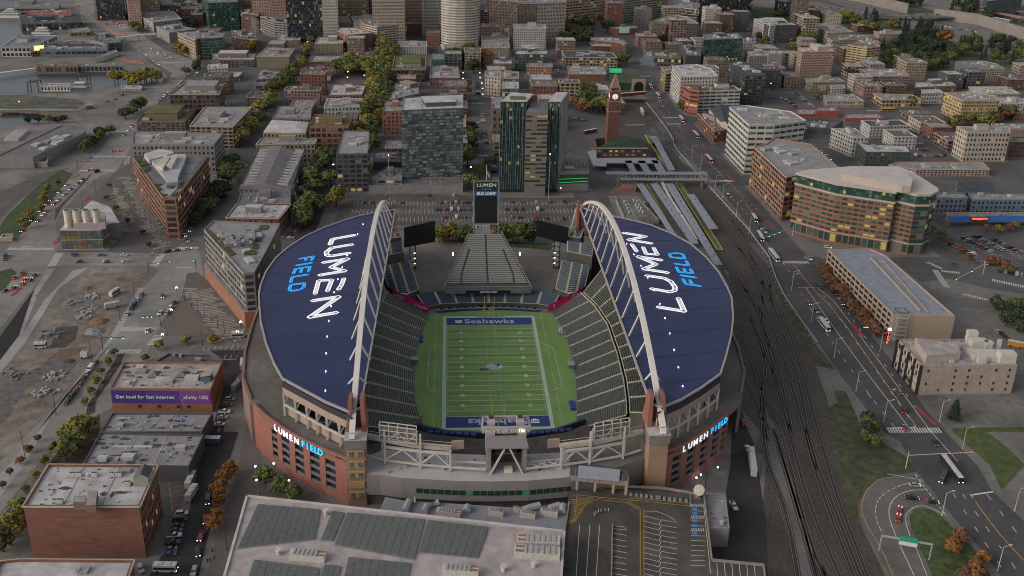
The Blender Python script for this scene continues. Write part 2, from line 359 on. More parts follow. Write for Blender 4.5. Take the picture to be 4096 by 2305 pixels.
patch('gravel_path','32:480,780 700,830 860,1050 660,1030 700,1150 | 32:620,1200',gravel,.1)
r4='20:1100,380 1200,560 1230,700 1330,900 1600,1250 | 21:1500,-60 1960,300 2576,1060 | 32:130,0 330,300 770,930 | 33:1170,0 1330,100 1500,400 1850,840 2120,1150 2350,1449 2460,1600 3000,1600 | 33:2576,870 2260,600 2100,330 1790,0 | 32:1600,1240 1150,610 690,60 | 31:460,1160 0,700 | 21:2400,420 2150,200 | 20:2100,1449 1880,1200 1640,1020 1500,850 1280,640 1200,380'
patch('road',r4,mat('asphalt4',(.062,.061,.066),var=.1,scale=.3,kind='pit'),.12)
patch('road','31:100,980 240,930 440,1010 620,1060 | 31:600,1200 300,1230 0,1230 -200,1000',asphalt,.124)
patch('road','31:1600,1010 1720,960 2100,1260 2576,1300 | 32:2576,60 2200,0 1800,-100 1540,-60 | 31:1200,1140',asphalt,.122)
patch('road','32:2200,140 2576,200 2576,760 2400,640 2080,300 1960,100',asphalt2,.123)
patch('parking_lot','31:1640,900 1900,870 2400,860 2576,900 2576,1320 2100,1260 1700,960',asphalt,.118)
patch('yard','32:1520,1080 2100,1100 2500,1040 2576,1020 2576,1390 1920,1350 1800,1400 1760,1420',asphalt2,.13)
patch('lawn','32:1850,1410 2576,1400 | 33:2576,340 | 33:2350,580 2230,330 1860,0',mat('lawn_bright',(.055,.075,.026),var=.25,scale=.3,kind='pit'),.135)
patch('gravel_path','33:2200,0 2576,0 2576,320 2400,150',concrete,.14)
patch('road','33:1490,425 1300,440 1130,480 980,590 910,720 915,860 960,980 1130,1250 1300,1600 1700,1600 1640,1400 1430,960 1370,880 1380,820 1480,750 1600,745 1800,840 1600,560',mat('ramp_road',(.1,.095,.09),var=.1,scale=.3,kind='pit'),.15)
patch('lawn','33:1480,760 1640,780 1740,850 2050,1150 2340,1600 1700,1600 1640,1400 1440,960 1420,850',mat('verge2',(.05,.07,.026),var=.4,scale=.3,kind='pit'),.155)
patch('sidewalk','33:2260,600 2380,600 2576,800 2576,900',concrete,.14)
patch('sidewalk','32:690,60 1150,610 1760,1420 | 33:1790,0 2350,600 2260,600 | 33:2100,330 1810,0 | 32:1720,1449 1100,600 650,60',concrete,.125) if 0 else None
mk_=MB()
def line(s,w=.3,z=.17,m=None,dash=None):strip(mk_,smooth(pp(s),1),w,z,m or paint_w,dash=dash)
for s in('31:300,1449 | 32:560,0 1000,580 1640,1449','32:380,0 830,640 1410,1400','33:1640,0 1910,300','33:1200,425 1560,490'):line(s)
line('21:1700,0 2000,200 2400,620 | 31:60,1170',.25,m=paint_y)
line('31:260,1220 440,1449 | 32:700,260 1100,840 1490,1395',.35,m=paint_y)
line('33:2040,640 2300,1000 2576,1300',.35,m=paint_y)
for s in('32:500,0 900,560 1480,1400','32:330,60 880,900 1270,1400','32:640,20 1150,740 1520,1250','33:1960,630 2576,1500','33:2200,630 2576,1110','31:150,1200 330,1449','21:1640,0 2576,900','21:1900,100 2500,700','33:2050,640 2120,780','32:1000,1060 1100,1180','33:1860,620 2400,1449'):line(s,.3,dash=(3,7))
line('33:2030,640 2265,605',.8);line('32:1200,1415 1490,1405',.7)
line('33:1560,505 1380,520 1200,600 1100,690 1075,800 1100,930 1160,1030',.3,dash=(2,1.5));line('33:1600,585 1420,590 1280,650 1215,760 1220,880 1290,1060',.3);line('33:1330,1150 1470,1449',.3);line('33:1480,1150 1600,1449',.25)
line('33:1480,430 1780,830',.5,dash=(2,1));line('33:1110,480 990,590 940,720 950,870 1130,1160 1260,1449',.25,m=paint_y);line('33:1800,850 1600,745 1480,748 1380,830 1380,900 1430,1060',.3)
for a,c,w in(('32:1200,1435','32:1740,1435',4.2),('31:140,1190','31:410,1195',4),('31:430,1010','31:570,1150',4),('31:1600,1190','31:1750,1260',3),('31:1740,1280','31:1930,1300',3),('31:1680,1270','31:1800,1449',4),('31:2250,1370','31:2576,1440',4),('32:1960,65','32:2240,130',3),('20:1200,765','20:1400,770',3),('20:1520,1190','20:1700,1185',3),('20:1560,1250','20:1750,1250',3),('20:1140,1262','20:1330,1258',2.6),('21:1990,375','21:2230,378',3.4),('21:2050,370','21:2200,372',3.4),('01:940,128','01:1130,126',3),('01:1150,128','01:1320,130',3),('01:800,272','01:1170,272',4),('01:80,1058','01:540,1058',4),('01:520,1230','01:600,1100',5),('01:1550,1230','01:1630,1110',5),('01:1780,1050','01:2000,1048',3.4),('02:1215,418','02:1570,418',4.2),('02:1070,642','02:1420,642',4.2),('02:1520,580','02:1610,480',5),('01:1290,130','01:1270,210',4),('00:1130,270','00:1300,285',3),('00:870,110','00:960,118',3),('00:1720,815','00:1950,815',3),('00:1640,630','00:1970,635',3),('00:1190,1330','00:1310,1325',3),('01:2370,212','01:2500,215',3),('11:2190,115','11:2330,120',3),('10:2110,993','10:2230,995',3),('10:2100,1040','10:2290,1042',3),('10:2130,1235','10:2300,1232',3),('30:780,860','30:860,870',3),('30:990,1112','30:1130,1120',4),('30:1390,1435','30:1560,1445',4)):
 crosswalk(mk_,pp(a)[0],pp(c)[0],w,.175)
for s in('01:720,350 800,310','01:840,585 910,525','01:550,1010 600,940','32:840,360 960,500','32:1500,1210 1690,1380','02:120,80 220,0','31:-40,760 60,840','21:1910,10 1960,60','21:2160,310 2230,370','20:1640,1330 1700,1370'):
 q=resample(pp(s),1.9)
 for a,c in zip(q[:-1:1],q[1::1]):crosswalk(mk_,a-Vector((1.6,0)),a+Vector((1.6,0)),1.0,.178,paint_r,n=1)
 strip(mk_,[q[0],q[-1]],2.2,.172,mat('red_lane',(.2,.045,.045),var=.2),dash=None)
for s,n in(('01:620,1143 1580,1143',1),('01:880,1145 1600,1140',0)):line(s,.25,m=(paint_y if n else paint_w),z=.19)
for s in('01:600,1180 1560,1180','02:1390,0 1240,350','02:1560,350 1650,180','02:1120,850 700,1449','01:250,1000 520,700 720,400','01:120,1230 480,1230','01:300,900 620,500'):line(s,.22,dash=(3,7),z=.19)
line('02:1240,398 1385,395',.5);line('02:1265,668 1400,668',.5);line('01:210,1035 330,1038',.5);line('01:1770,1249 1935,1249',.5);line('01:270,1296 410,1294',.4)
mk_.obj('road_markings',kind='structure')
pk=MB()
def stalls(s0,s1,pitch=2.75,L=5,both=True,spine=True,z=.18,m=None):
 a,c=Vector(pp(s0)[0][:2]),Vector(pp(s1)[0][:2]);n=int((c-a).length/pitch);t=(c-a).normalized();nn=Vector((-t.y,t.x))
 for i in range(n+1):
  p=a.lerp(c,i/max(1,n));strip(pk,[p-nn*(L if both else 0),p+nn*L],.19,z,m or paint_w)
 if spine:strip(pk,[a,c],.22,z+.003,m or paint_w)
stalls('11:870,520','11:2150,520',spine=False,both=False);stalls('11:2480,530','21:600,530',both=False,spine=False)
for y0,xa,xb,xc,xd in((602,990,2180,2470,680),(680,970,2190,2460,640),(760,1400,2180,2470,620)):stalls(f'11:{xa},{y0}',f'11:{xb},{y0}');stalls(f'11:{xc},{y0}',f'21:{xd},{y0-2}')
stalls('11:1810,850','11:2180,850',both=False)
for x0,y0,x1,y1 in((1800,1000,2300,1250),(1900,930,2500,1230),(2000,900,2576,1150)):stalls(f'31:{x0},{y0}',f'31:{x1},{y1}')
stalls('30:20,945','30:260,940',both=False);stalls('30:280,935','30:440,1080')
stalls('03:1700,530','03:1740,800',both=False,m=mat('paint_orange',(.5,.2,.05),var=.1))
stalls('02:2040,630','02:2440,625',both=False);stalls('02:2250,725','02:2370,725',both=False)
stalls('21:980,530','21:1020,640',both=False)
pk.obj('parking_markings',kind='structure')
# ================================================================ FIELD
turf=mat('turf',(.15,.25,.08),var=.1,scale=.08)
turf2=mat('turf_dark',(.12,.21,.065),var=.1,scale=.2)
navy=mat('navy_paint',(.03,.05,.17),var=.06)
bord=mat('border_paint',(.34,.44,.36),var=.06)
whitep=mat('field_white',(.6,.66,.58),var=.04)
seatc=mat('seat_concrete',(.35,.35,.265),var=.12,scale=.8)
apron=[(-34.5,61),(-37.5,43),(-40.1,20),(-40.9,-5),(-40,-29),(-37,-47),(-33,-60),(-24,-65),(-8,-67),(10,-67),(26,-64.5),(35.5,-59),(38.2,-44),(41,-17),(42,7),(41,35),(36,60),(30,61.3),(16,63.6),(0,64.6),(-15,63.6),(-29.8,61.2)]
fld=MB().face([(x,y,.3) for x,y in ccw(apron)],turf).obj('playing_field',kind='structure')
fm=MB()
def fr(x0,x1,y0,y1,z,m):fm.face([(x0,y0,z),(x1,y0,z),(x1,y1,z),(x0,y1,z)],m)
HW,HL=24.38,54.86
for x0,x1,y0,y1 in((-HW-1.9,-HW,-HL-1.9,HL+1.9),(HW,HW+1.9,-HL-1.9,HL+1.9),(-HW,HW,-HL-1.9,-HL),(-HW,HW,HL,HL+1.9)):fr(x0,x1,y0,y1,.34,bord)
fr(-HW,HW,-HL,-45.72,.35,navy);fr(-HW,HW,45.72,HL,.35,navy)
for k in range(10):fr(-HW,HW,-45.72+k*9.144,-45.72+k*9.144+4.572,.32,turf2)
for k in range(21):
 y=-45.72+k*4.572;fr(-HW,HW,y-.09,y+.09,.36,whitep)
for k in range(101):
 y=-45.72+k*.9144
 for x in(-HW+.4,HW-1.0,-2.9,2.4):fr(x,x+.55,y-.06,y+.06,.362,whitep)
for k in range(60):
 y=-56+k*2
 for x in(-30.2,30.2):fr(x-.08,x+.08,y,y+1.0,.345,whitep);fr(x-.98*(1 if x>0 else-1)*-1-.06,x+.98*(1 if x>0 else-1)+.06,y,y+.6,.345,mat('faint_yellow',(.35,.38,.06),var=0)) if k%2 else None
for s in(-1,1):
 q=[(s*27.5,24),(s*33.5,20),(s*33.8,-20),(s*27.8,-24)]
 for a,b2 in zip(q[:-1],q[1:]):strip(fm,[a,b2],.14,.347,whitep)
fmo=fm.obj('field_markings',fld,kind='structure')
for k,n in enumerate(('10','20','30','40','50','40','30','20','10')):
 y=36.58-k*9.144
 for s in(-1,1):place_text(n,2.9,whitep,(s*16.2,y,.4),(0,1 if s<0 else 1,0),(-1 if s<0 else 1,0,0) if s<0 else(-1,0,0),fld,'yard_number',ext=.01) if s<0 else place_text(n,2.9,whitep,(s*16.2,y,.4),(0,-1,0),(1,0,0),fld,'yard_number',ext=.01)
silv=mat('logo_silver',(.36,.42,.48),var=.05)
for s,xd in((1,1),(-1,-1)):place_text('Seahawks',7.0,silv,(0,s*50.1,.42),(xd,0,0),(0,xd,0),fld,'end_zone_lettering',ext=.01,bold=.16,sx=1.0)
place_text('IT TAKES ALL OF US',1.5,black,(0,55.8,.42),(1,0,0),(0,1,0),fld,'end_line_lettering',ext=.01,bold=.03,sx=1.15)
for s in(1,-1):
 nb=MB();cx,cy=s*-17.5,s*50.3
 nb.face([(cx-2,cy+1.6,.41),(cx-2,cy-1.2,.41),(cx,cy-2,.41),(cx+2,cy-1.2,.41),(cx+2,cy+1.6,.41)][::1] if s>0 else[(cx-2,cy+1.2,.41),(cx-2,cy-1.6,.41),(cx+2,cy-1.6,.41),(cx+2,cy+1.2,.41),(cx,cy+2,.41)],whitep)
 nb.obj('shield_emblem',fld);place_text('NFL',2.2,navy,(cx,cy,.44),(s,0,0),(0,s,0),fld,'shield_lettering',ext=.01,bold=.05)
hb=MB();gr=mat('logo_green',(.03,.25,.08),var=0);hc=(.6,0)
hel=[(4.6*cos(a)*(1.0)+hc[0],3.0*sin(a)+.3) for a in[i*pi/12 for i in range(0,13)]]
hel+=[(-4.0,-1.3),(-2.2,-1.6),(-1.2,-3.0),(2.4,-3.2),(4.4,-2.4),(5.2,-.6)]
hb.face([(x,y,.41) for x,y in ccw(hel)],mat('helmet_silver',(.3,.33,.36),var=0))
hb.face([(1.2,2.6,.42),(2.4,-.2,.42),(3.4,-.2,.42),(3.4,3.0,.42)][::-1],navy);hb.face([(-.4,3.1,.43),(1.5,.8,.43),(2.2,1.2,.43),(1.4,3.1,.43)][::-1],gr);hb.face([(2.2,-.4,.44),(4.6,-1.6,.44),(3.6,.4,.44)][::-1],whitep)
for a,b2 in(((-3.9,-1.2),(-6.8,-2.2)),((-6.8,-2.2),(-7.2,-3.9)),((-7.2,-3.9),(-1.4,-3.2)),((-5.4,-1.8),(-5.8,-3.8)),((-3.2,-2),(-2.6,-3.4)),((-6.9,-3),(-2.2,-2.4))):strip(hb,[a,b2],.35,.435,navy)
hb.obj('helmet_emblem',fld)
# ================================================================ STADIUM
st=empty('stadium',(0,0,0),'open-ended football stadium with two navy crescent roofs and white arches round a green field','stadium')
roofm=mat('roof_navy',(.024,.032,.088),var=.12,scale=.03,rough=.5,spec=.22)
brk=mat('stadium_brick',(.245,.105,.085),var=.08,scale=.3)
grym=mat('stadium_metal',(.2,.185,.18),var=.05,scale=.2)
deckm=mat('deck',(.13,.118,.11),var=.12,scale=.3,kind='pit')
tanm=mat('stadium_tan',(.3,.23,.2),var=.05)
seatm=mat('seat_blue',(.055,.062,.064),var=.2,scale=2)
seat2=mat('seat_north',(.055,.075,.11),var=.15,scale=2)
benchm=mat('bench_aluminium',(.29,.295,.285),var=.12,scale=1)
cream=mat('truss_white',(.42,.395,.365),var=.05)
RO={-1:[(-58.4,-99),(-62.6,-101.8),(-72.9,-94.3),(-82.1,-85.9),(-93.2,-75.8),(-99,-62.9),(-105.6,-45.1),(-111.6,-24.9),(-117.6,1.6),(-119.3,15.3),(-119.6,32.3),(-117.5,50.5),(-112.9,65.7),(-105.8,81.7),(-96.1,95.6),(-85.6,106.8),(-77.3,114.3),(-67.7,120.2),(-58,124),(-56.5,124)],1:[(59.6,-99),(64,-101.5),(72.8,-96.5),(83.5,-87.6),(94.9,-76.5),(101.4,-62),(109.7,-41.8),(115.9,-23.7),(121.4,-1.8),(122.6,10),(123.3,29.6),(121.5,49.8),(117.5,68.4),(109.6,85.2),(100.2,98.1),(89.4,106.4),(78.3,114),(70,119),(62,128),(60.5,128)]}
ZR=40
def archz(y,s):u=(y-17)/125;return(34.5 if s<0 else 35)+(36.5 if s<0 else 35.5)*(1-u*u)
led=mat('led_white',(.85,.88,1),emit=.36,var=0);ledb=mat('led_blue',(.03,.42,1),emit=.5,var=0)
facew=mat('sign_face_white',(.85,.84,.86),var=.03);faceb=mat('sign_face_blue',(.06,.38,.8),var=.03)
for s in(-1,1):
 ro=ccw(RO[s]);b=MB();n=len(ro)
 b.prism(ro,ZR-1.0,ZR,roofm,bot=True)
 for i in range(n):
  pass
 roof=b.obj('roof_canopy',st)
 rim=MB()
 q=[Vector((x,y,ZR+.1)) for x,y in RO[s]]
 for a,c in zip(q[:-1],q[1:]):rim.bar(a,c,.8,.9,mat('gutter',(.27,.26,.27),var=.05))
 rim.bar(q[-1],q[0],.7,1.2,mat('gutter',(.27,.26,.27)))
 rim.obj('roof_gutter',roof)
 sm=MB()
 for k in range(9):
  y=-82+k*22
  xs=[x for x,yy in RO[s] if abs(yy-y)<14];xo=(max(xs) if s>0 else min(xs))*.985
  sm.bar((s*61,y-3,ZR+.06),(xo,y+4,ZR+.06),.3,.1,mat('roof_seam',(.038,.043,.096),var=0))
 sm.obj('roof_seam',roof)
 ed=[Vector((x,y)) for x,y in RO[s][2:6 if s<0 else 6]][::-1]
 out=[Vector((s*61.5,-103.5))]+[Vector(p) for p in RO[s][2:5]]
 fa=MB()
 for a,c in zip(out[:-1],out[1:]):
  fa.bar((a.x,a.y,ZR-2.6),(c.x,c.y,ZR-2.6),.5,2.6,mat('fascia_dark',(.035,.035,.045),var=0));fa.bar((a.x,a.y,ZR-5.6),(c.x,c.y,ZR-5.6),.7,3.2,tanm)
 fa.obj('roof_fascia',roof)
 tb=MB()
 for a,c in zip(out[:-1],out[1:]):
  for k in range(2):
   p=a.lerp(c,k/2);q2=a.lerp(c,(k+1)/2);m3=(p+q2)/2
   tb.bar((q2 .x,q2 .y,ZR-7),(q2 .x,q2 .y,22),.8,.8,cream);tb.bar((p.x,p.y,27.6),(q2 .x,q2 .y,27.6),.8,.8,cream)
   for t in(.2,.5,.8):
    e=p.lerp(q2,t)+Vector((-s*1.5,1.5));tb.bar((q2 .x,q2 .y,27.6) if t>.5 else(p.x,p.y,27.6),(e.x,e.y,ZR-7),.55,.55,cream)
 tb.obj('roof_truss',st)
 uw=MB()
 for a,c in zip(out[:-1],out[1:]):
  a2=a+Vector((-s*.8,.8));c2=c+Vector((-s*.8,.8));uw.face([(a2 .x,a2 .y,22),(c2 .x,c2 .y,22),(c2 .x,c2 .y,27.2),(a2 .x,a2 .y,27.2)],tanm)
 uw.obj('concourse_wall',st)
 xa=-61.2*1 if s<0 else 63.2
 yy=[-108+i*(235+(8 if s>0 else 0))/48 for i in range(49)]
 pts=[Vector((xa,y,archz(y,s)-(.4))) for y in yy];pts=[Vector((xa,-109.2,32.4))]+pts
 ab=MB()
 for a,c in zip(pts[:-1],pts[1:]):ab.bar(a,c,2.3,1.7,steelw)
 arch=ab.obj('roof_arch',st)
 kk=13
 for k in range(kk):
  y=-84+k*15.6;tz=archz(y,s)
  if tz<ZR+4:continue
  for sd2,dx in((1,3.8),(-1,3.6)):
   dxx={(-1,1):3.6,(-1,-1):-7.2,(1,-1):-2.2,(1,1):7.5}[(s,sd2)];dxx*=min(1,.35+(tz-ZR)/40) if sd2==s else 1
   mb=MB().bar((xa,y,tz-.8),(xa+dxx,y+.62*(tz-42),ZR+.3),.72,.72,steelw);mb.obj('arch_strut',arch)
 lm=MB()
 for k in range(13):
  y=-86+k*15.5;x=s*(72+7*sin((y+86)/190*pi)+(4 if s>0 else 2));lb=MB().box((x,y,ZR),(.4,.6,.5),0,mat('lamp_violet',(.45,.4,1) if s<0 else(.8,.85,1),emit=3,var=0));lb.obj('roof_lamp',roof)
def stroke(b,s,z,w,m,closed=False):
 q=pp(s,z)
 if closed:q.append(q[0])
 for a,c in zip(q[:-1],q[1:]):
  b.bar(a,c,w,.12,m)
 for a in q:b.box((a.x,a.y,a.z-.06),(w*.72,w*.72,.12),pi/4,m)
RL={-1:dict(L='11:985,918 785,955 745,1010',U='11:965,1012 770,1045 712,1085 715,1120 750,1130 940,1098',M='11:680,1195 925,1155 750,1245 895,1275 645,1320',N='12:575,128 840,90 540,295 810,245'),1:dict(N='21:1130,895 1350,932 1170,970 1400,1000',M='21:1265,1135 1500,1170 | 21:1500,1170')}
LW={-1:[('L','11:990,918 770,958 745,1010'),('U','11:965,1012 760,1047 708,1090 715,1122 760,1128 940,1098'),('M','11:680,1193 925,1155 755,1240 895,1278 645,1320'),('E','11:760,1370 700,1380 | 12:600,55'),('N','12:575,128 835,88 540,295 810,248')],1:[('N','21:1125,895 1345,930 1175,965 1400,1000'),('M','21:1500,1168 1268,1133 1450,1210 1325,1258 1565,1295'),('L','22:1675,105 1735,235 1475,192')]}
FW={-1:[('F','11:445,1155 580,1132 560,1170'),('F','11:510,1145 500,1170'),('I','11:412,1222 560,1198'),('E','11:378,1303 400,1258 545,1235 530,1280'),('E','11:465,1250 450,1290'),('L','11:520,1315 365,1340 350,1390'),('D','12:335,20 350,-30 490,-48 480,-5 440,18 370,30 335,20')],1:[('D','21:1582,1105 1600,1140 1740,1155 1720,1110 1660,1098 1582,1105'),('L','21:1640,1205 1780,1225 1755,1180'),('E','21:1655,1240 1680,1290 1820,1300 1795,1260'),('E','21:1730,1255 1750,1292'),('I','21:1700,1322 1850,1345'),('F','21:1720,1360 1750,1410 1895,1430'),('F','21:1790,1370 1815,1415')]}
def sign(parent,segs,z,w,m,edge,nm):
 b=MB();
 for _,q in segs:stroke(b,q,z,w,edge)
 for _,q in segs:stroke(b,q,z+.1,w*.66,m)
 b.obj(nm,parent)
roofs=[o for o in S.objects if o.name.startswith('roof_canopy')]
segW=LW[-1][:3]+[LW[-1][4]]
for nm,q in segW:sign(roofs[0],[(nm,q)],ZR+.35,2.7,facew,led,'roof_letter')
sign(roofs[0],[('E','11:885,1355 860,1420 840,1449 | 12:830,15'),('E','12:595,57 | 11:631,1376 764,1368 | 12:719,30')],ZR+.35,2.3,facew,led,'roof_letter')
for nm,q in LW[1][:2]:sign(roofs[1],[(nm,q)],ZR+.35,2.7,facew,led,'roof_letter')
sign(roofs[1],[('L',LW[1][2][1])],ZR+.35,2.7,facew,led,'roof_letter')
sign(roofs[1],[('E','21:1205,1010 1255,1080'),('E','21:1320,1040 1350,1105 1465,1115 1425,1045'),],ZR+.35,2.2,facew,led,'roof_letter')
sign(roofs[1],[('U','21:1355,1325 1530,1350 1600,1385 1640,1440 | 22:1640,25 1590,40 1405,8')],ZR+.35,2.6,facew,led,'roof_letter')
for s,i in((-1,0),(1,1)):
 g_={}
 for nm,q in FW[s]:g_.setdefault(nm,[]).append((nm,q))
 for nm,q in g_.items():sign(roofs[i],q,ZR+.35,1.5,faceb,ledb,'roof_letter')
for s in(-1,1):
 x=-60 if s<0 else 61.8
 for yb,y1 in((-101.5,-94),(127,133)):
  b=MB();zz0,zz1=(31,45) if yb<0 else(0,44)
  for dx in(-2.8,2.8):
   b.v_=None
   xx=x+dx;i=len(b.v);sp=-1 if dx<0 else 1
   lo=[(xx-1.0+sp*.4,yb-2.6),(xx+1.0+sp*.4,yb-2.6),(xx+1.0+sp*.4,y1),(xx-1.0+sp*.4,y1)];hi=[(xx-.8-sp*.5,yb+1),(xx+.8-sp*.5,yb+1),(xx+.8-sp*.5,y1-1.5),(xx-.8-sp*.5,y1-1.5)]
   b.v+=[(p[0],p[1],zz0) for p in lo]+[(p[0],p[1],zz1) for p in hi]
   for f in((0,1,5,4),(1,2,6,5),(2,3,7,6),(3,0,4,7),(4,5,6,7)):b.f.append(tuple(i+k for k in f));b.m.append(b.mi(mat('pylon_brick',(.21,.09,.07),var=.08)))
  b.box((x,y1-3,zz0),(4.4,3,zz1-zz0-5),0,mat('pylon_brick',(.21,.09,.07)));b.obj('arch_pylon',st)
 tw=MB().box((x+(0 if s<0 else.3),-105,0),(7.8,7,27.5),0,mat('tower_brick',(.26,.17,.12) if s<0 else(.17,.12,.1),var=.08)).box((x+(0 if s<0 else.3),-105,27.5),(8.6,8.2,4),0,mat('tower_cap',(.17,.155,.15))).obj('stair_tower',st)
 MB().box((x+(0 if s<0 else.3),-105,31.5),(9,8.6,.5),0,mat('tower_top',(.38,.34,.33))).obj('tower_roof',tw)
 if s<0:
  for k in range(5):
   z=4+k*4.9;MB().box((x,-108.8,z),(6.6,.5,3.2),0,mat('niche',(.36,.22,.1),var=.05)).obj('niche',tw)
   for dx in(-1.7,1.7):
    if k==1:continue
    MB().box((x+dx,-109.1,z+.5),(1.6,.3,2.1),0,mat('photo_panel',(.08,.12,.16),var=.8,scale=1.5)).obj('display_panel',tw)
WALL={-1:[(-63.4,-108),(-73.5,-101.4),(-86.9,-91.3),(-97.5,-80.8),(-105.1,-71.8),(-114.1,-58.2),(-121,-40)],1:[(64.4,-108),(74.6,-102.5),(89.9,-89.4),(98.5,-81),(106.5,-72.3)]}
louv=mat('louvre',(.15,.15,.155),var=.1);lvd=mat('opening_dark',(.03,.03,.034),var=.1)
def along(pts,d):
 L=0
 for a,c in zip(pts[:-1],pts[1:]):
  a,c=Vector(a),Vector(c);l=(c-a).length
  if L+l>=d:return a.lerp(c,(d-L)/l),(c-a).normalized()
  L+=l
 return Vector(pts[-1]),(Vector(pts[-1])-Vector(pts[-2])).normalized()
for s in(-1,1):
 pts=[tuple(p) for p in smooth(WALL[s],2)];L=sum((Vector(b2)-Vector(a)).length for a,b2 in zip(pts[:-1],pts[1:]));L0=62 if s<0 else 46
 wb=MB();d=0;cols=[]
 step=1.0
 op=[(6.5,11.8),(15,20.4),(24,29.4),(33,38.2),(41.5,45.5)] if s<0 else[(5.5,11),(14.5,20),(24,29.5),(33,38),(41,45)]
 marks=sorted({0,L0,*[v for o in op for v in o],*[k*3.2 for k in range(int(L0/3.2))]})
 for a,c in zip(marks[:-1],marks[1:]):
  p,t=along(pts,a);q,t2=along(pts,c);mid=(a+c)/2;hole=any(o[0]<mid<o[1] for o in op)
  nn=Vector((t.y,-t.x))*(1 if s>0 else-1)
  for z0,z1 in(((18.3,22.6),(0,3.5)) if hole else((0,22.6),)):
   pi_,qi_=p-nn*.9,q-nn*.9
   wb.prism([(p.x,p.y),(q.x,q.y),(qi_.x,qi_.y),(pi_.x,pi_.y)],z0,z1,brk,bot=True)
 wo=wb.obj('outer_wall',st)
 for o in op:
  g3=MB();
  n3=4
  for z in(4.2,7.8,11.4,15):
   for i in range(n3):
    p,t=along(pts,o[0]+(o[1]-o[0])*i/n3);q,t2=along(pts,o[0]+(o[1]-o[0])*(i+1)/n3);nn=Vector((t.y,-t.x))*(1 if s>0 else-1)
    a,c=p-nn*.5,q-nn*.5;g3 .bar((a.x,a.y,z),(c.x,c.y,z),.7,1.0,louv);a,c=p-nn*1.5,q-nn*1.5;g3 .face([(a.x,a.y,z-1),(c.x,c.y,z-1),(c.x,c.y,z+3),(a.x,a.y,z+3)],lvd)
  g3 .obj('ramp_opening',wo)
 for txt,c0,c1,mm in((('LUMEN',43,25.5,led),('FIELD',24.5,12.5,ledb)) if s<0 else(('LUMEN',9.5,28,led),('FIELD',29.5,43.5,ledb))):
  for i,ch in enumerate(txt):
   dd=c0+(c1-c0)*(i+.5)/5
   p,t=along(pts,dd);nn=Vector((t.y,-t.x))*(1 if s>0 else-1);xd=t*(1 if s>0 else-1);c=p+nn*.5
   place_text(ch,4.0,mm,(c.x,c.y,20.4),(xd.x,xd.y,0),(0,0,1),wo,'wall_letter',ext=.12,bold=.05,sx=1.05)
 inner=[(s*58,-98),(s*70,-88),(s*84,-74),(s*92,-56),(s*96,-30),(s*98,0),(s*97,40),(s*92,80),(s*78,104),(s*62,116)]
 outer=WALL[s][:5]+[(s*111,-62),(s*118,-44),(s*122,-20),(s*124,10),(s*124,40),(s*118,76),(s*104,100),(s*84,118),(s*64,124)]
 db=MB().prism([tuple(p) for p in outer]+inner[::-1],20.6,21.4,deckm,bot=True);db.obj('concourse_deck',st)
 sk=[Vector(p) for p in outer[5:]]
 sb=MB()
 for a,c in zip(sk[:-1],sk[1:]):sb.prism([tuple(a),tuple(c),tuple(c+Vector((-s*1.2,0))),tuple(a+Vector((-s*1.2,0)))],0,22.2,mat('side_wall',(.2,.13,.11),var=.08),bot=True)
 sb.obj('side_wall',st)
bankw=mat('bank_wall',(.085,.083,.072),var=.15)
def bank(front,back,z0,z1,rows,cuts,seatmat,step=.5,name='seating_bank',sh=.5,gap=1.5):
 """front, back: matching polylines (world 2-D); rows between; cuts = section boundaries along 0..1"""
 fp=[Vector(p) for p in front];bp_=[Vector(p) for p in back]
 def at(poly,t):
  seg=[(b2-a).length for a,b2 in zip(poly[:-1],poly[1:])];T=sum(seg)*t
  for a,b2,l in zip(poly[:-1],poly[1:],seg):
   if T<=l+1e-6:return a.lerp(b2,T/l if l else 0)
   T-=l
  return poly[-1]
 base=MB();N=40
 for i in range(N):
  t0,t1=i/N,(i+1)/N;a,c,d,e=at(fp,t0),at(fp,t1),at(bp_,t1),at(bp_,t0)
  base.face([(*a,z0-.15),(*c,z0-.15),(*d,z1-.15),(*e,z1-.15)],seatc)
  base.face([(*e,z1-.15),(*d,z1-.15),(*d,0),(*e,0)],bankw)
  base.face([(*a,z0-.15),(*a,0),(*c,0),(*c,z0-.15)],bankw)
 base.face([(*at(fp,0),z0-.15),(*at(bp_,0),z1-.15),(*at(bp_,0),0),(*at(fp,0),0)],bankw)
 base.face([(*at(fp,1),z0-.15),(*at(bp_,1),z1-.15),(*at(bp_,1),0),(*at(fp,1),0)],bankw)
 bo=base.obj(name,st)
 for c0,c1 in zip(cuts[:-1],cuts[1:]):
  wd=(at(fp,c1)-at(fp,c0)).length;g2=gap/2/max(wd,1)*(c1-c0)
  sb=MB();ns=max(1,int(wd/5))
  for r in range(rows):
   f=(r+.3)/rows;z=z0+(z1-z0)*f;fr2=step/rows
   for k in range(ns):
    u0=c0+g2+(c1-c0-2*g2)*k/ns;u1=c0+g2+(c1-c0-2*g2)*(k+1)/ns
    a=at(fp,u0).lerp(at(bp_,u0),f);c=at(fp,u1).lerp(at(bp_,u1),f)
    d=at(fp,u1).lerp(at(bp_,u1),f+fr2);e=at(fp,u0).lerp(at(bp_,u0),f+fr2)
    z2=z+(z1-z0)*fr2+sh
    sb.face([(*a,z+sh*.3),(*c,z+sh*.3),(*d,z2),(*e,z2)],seatmat);sb.face([(*e,z2),(*d,z2),(*d,z-.1),(*e,z-.1)],seatmat)
  sb.obj('seat_section',bo)
 return bo
EF=[(35,-60),(38.2,-44),(41,-17),(42,7),(41,35),(36,60)];EB=[(59.5,-59),(60.2,-50),(62.2,-31),(63.4,-4),(63.4,27),(59.8,50),(54,66)]
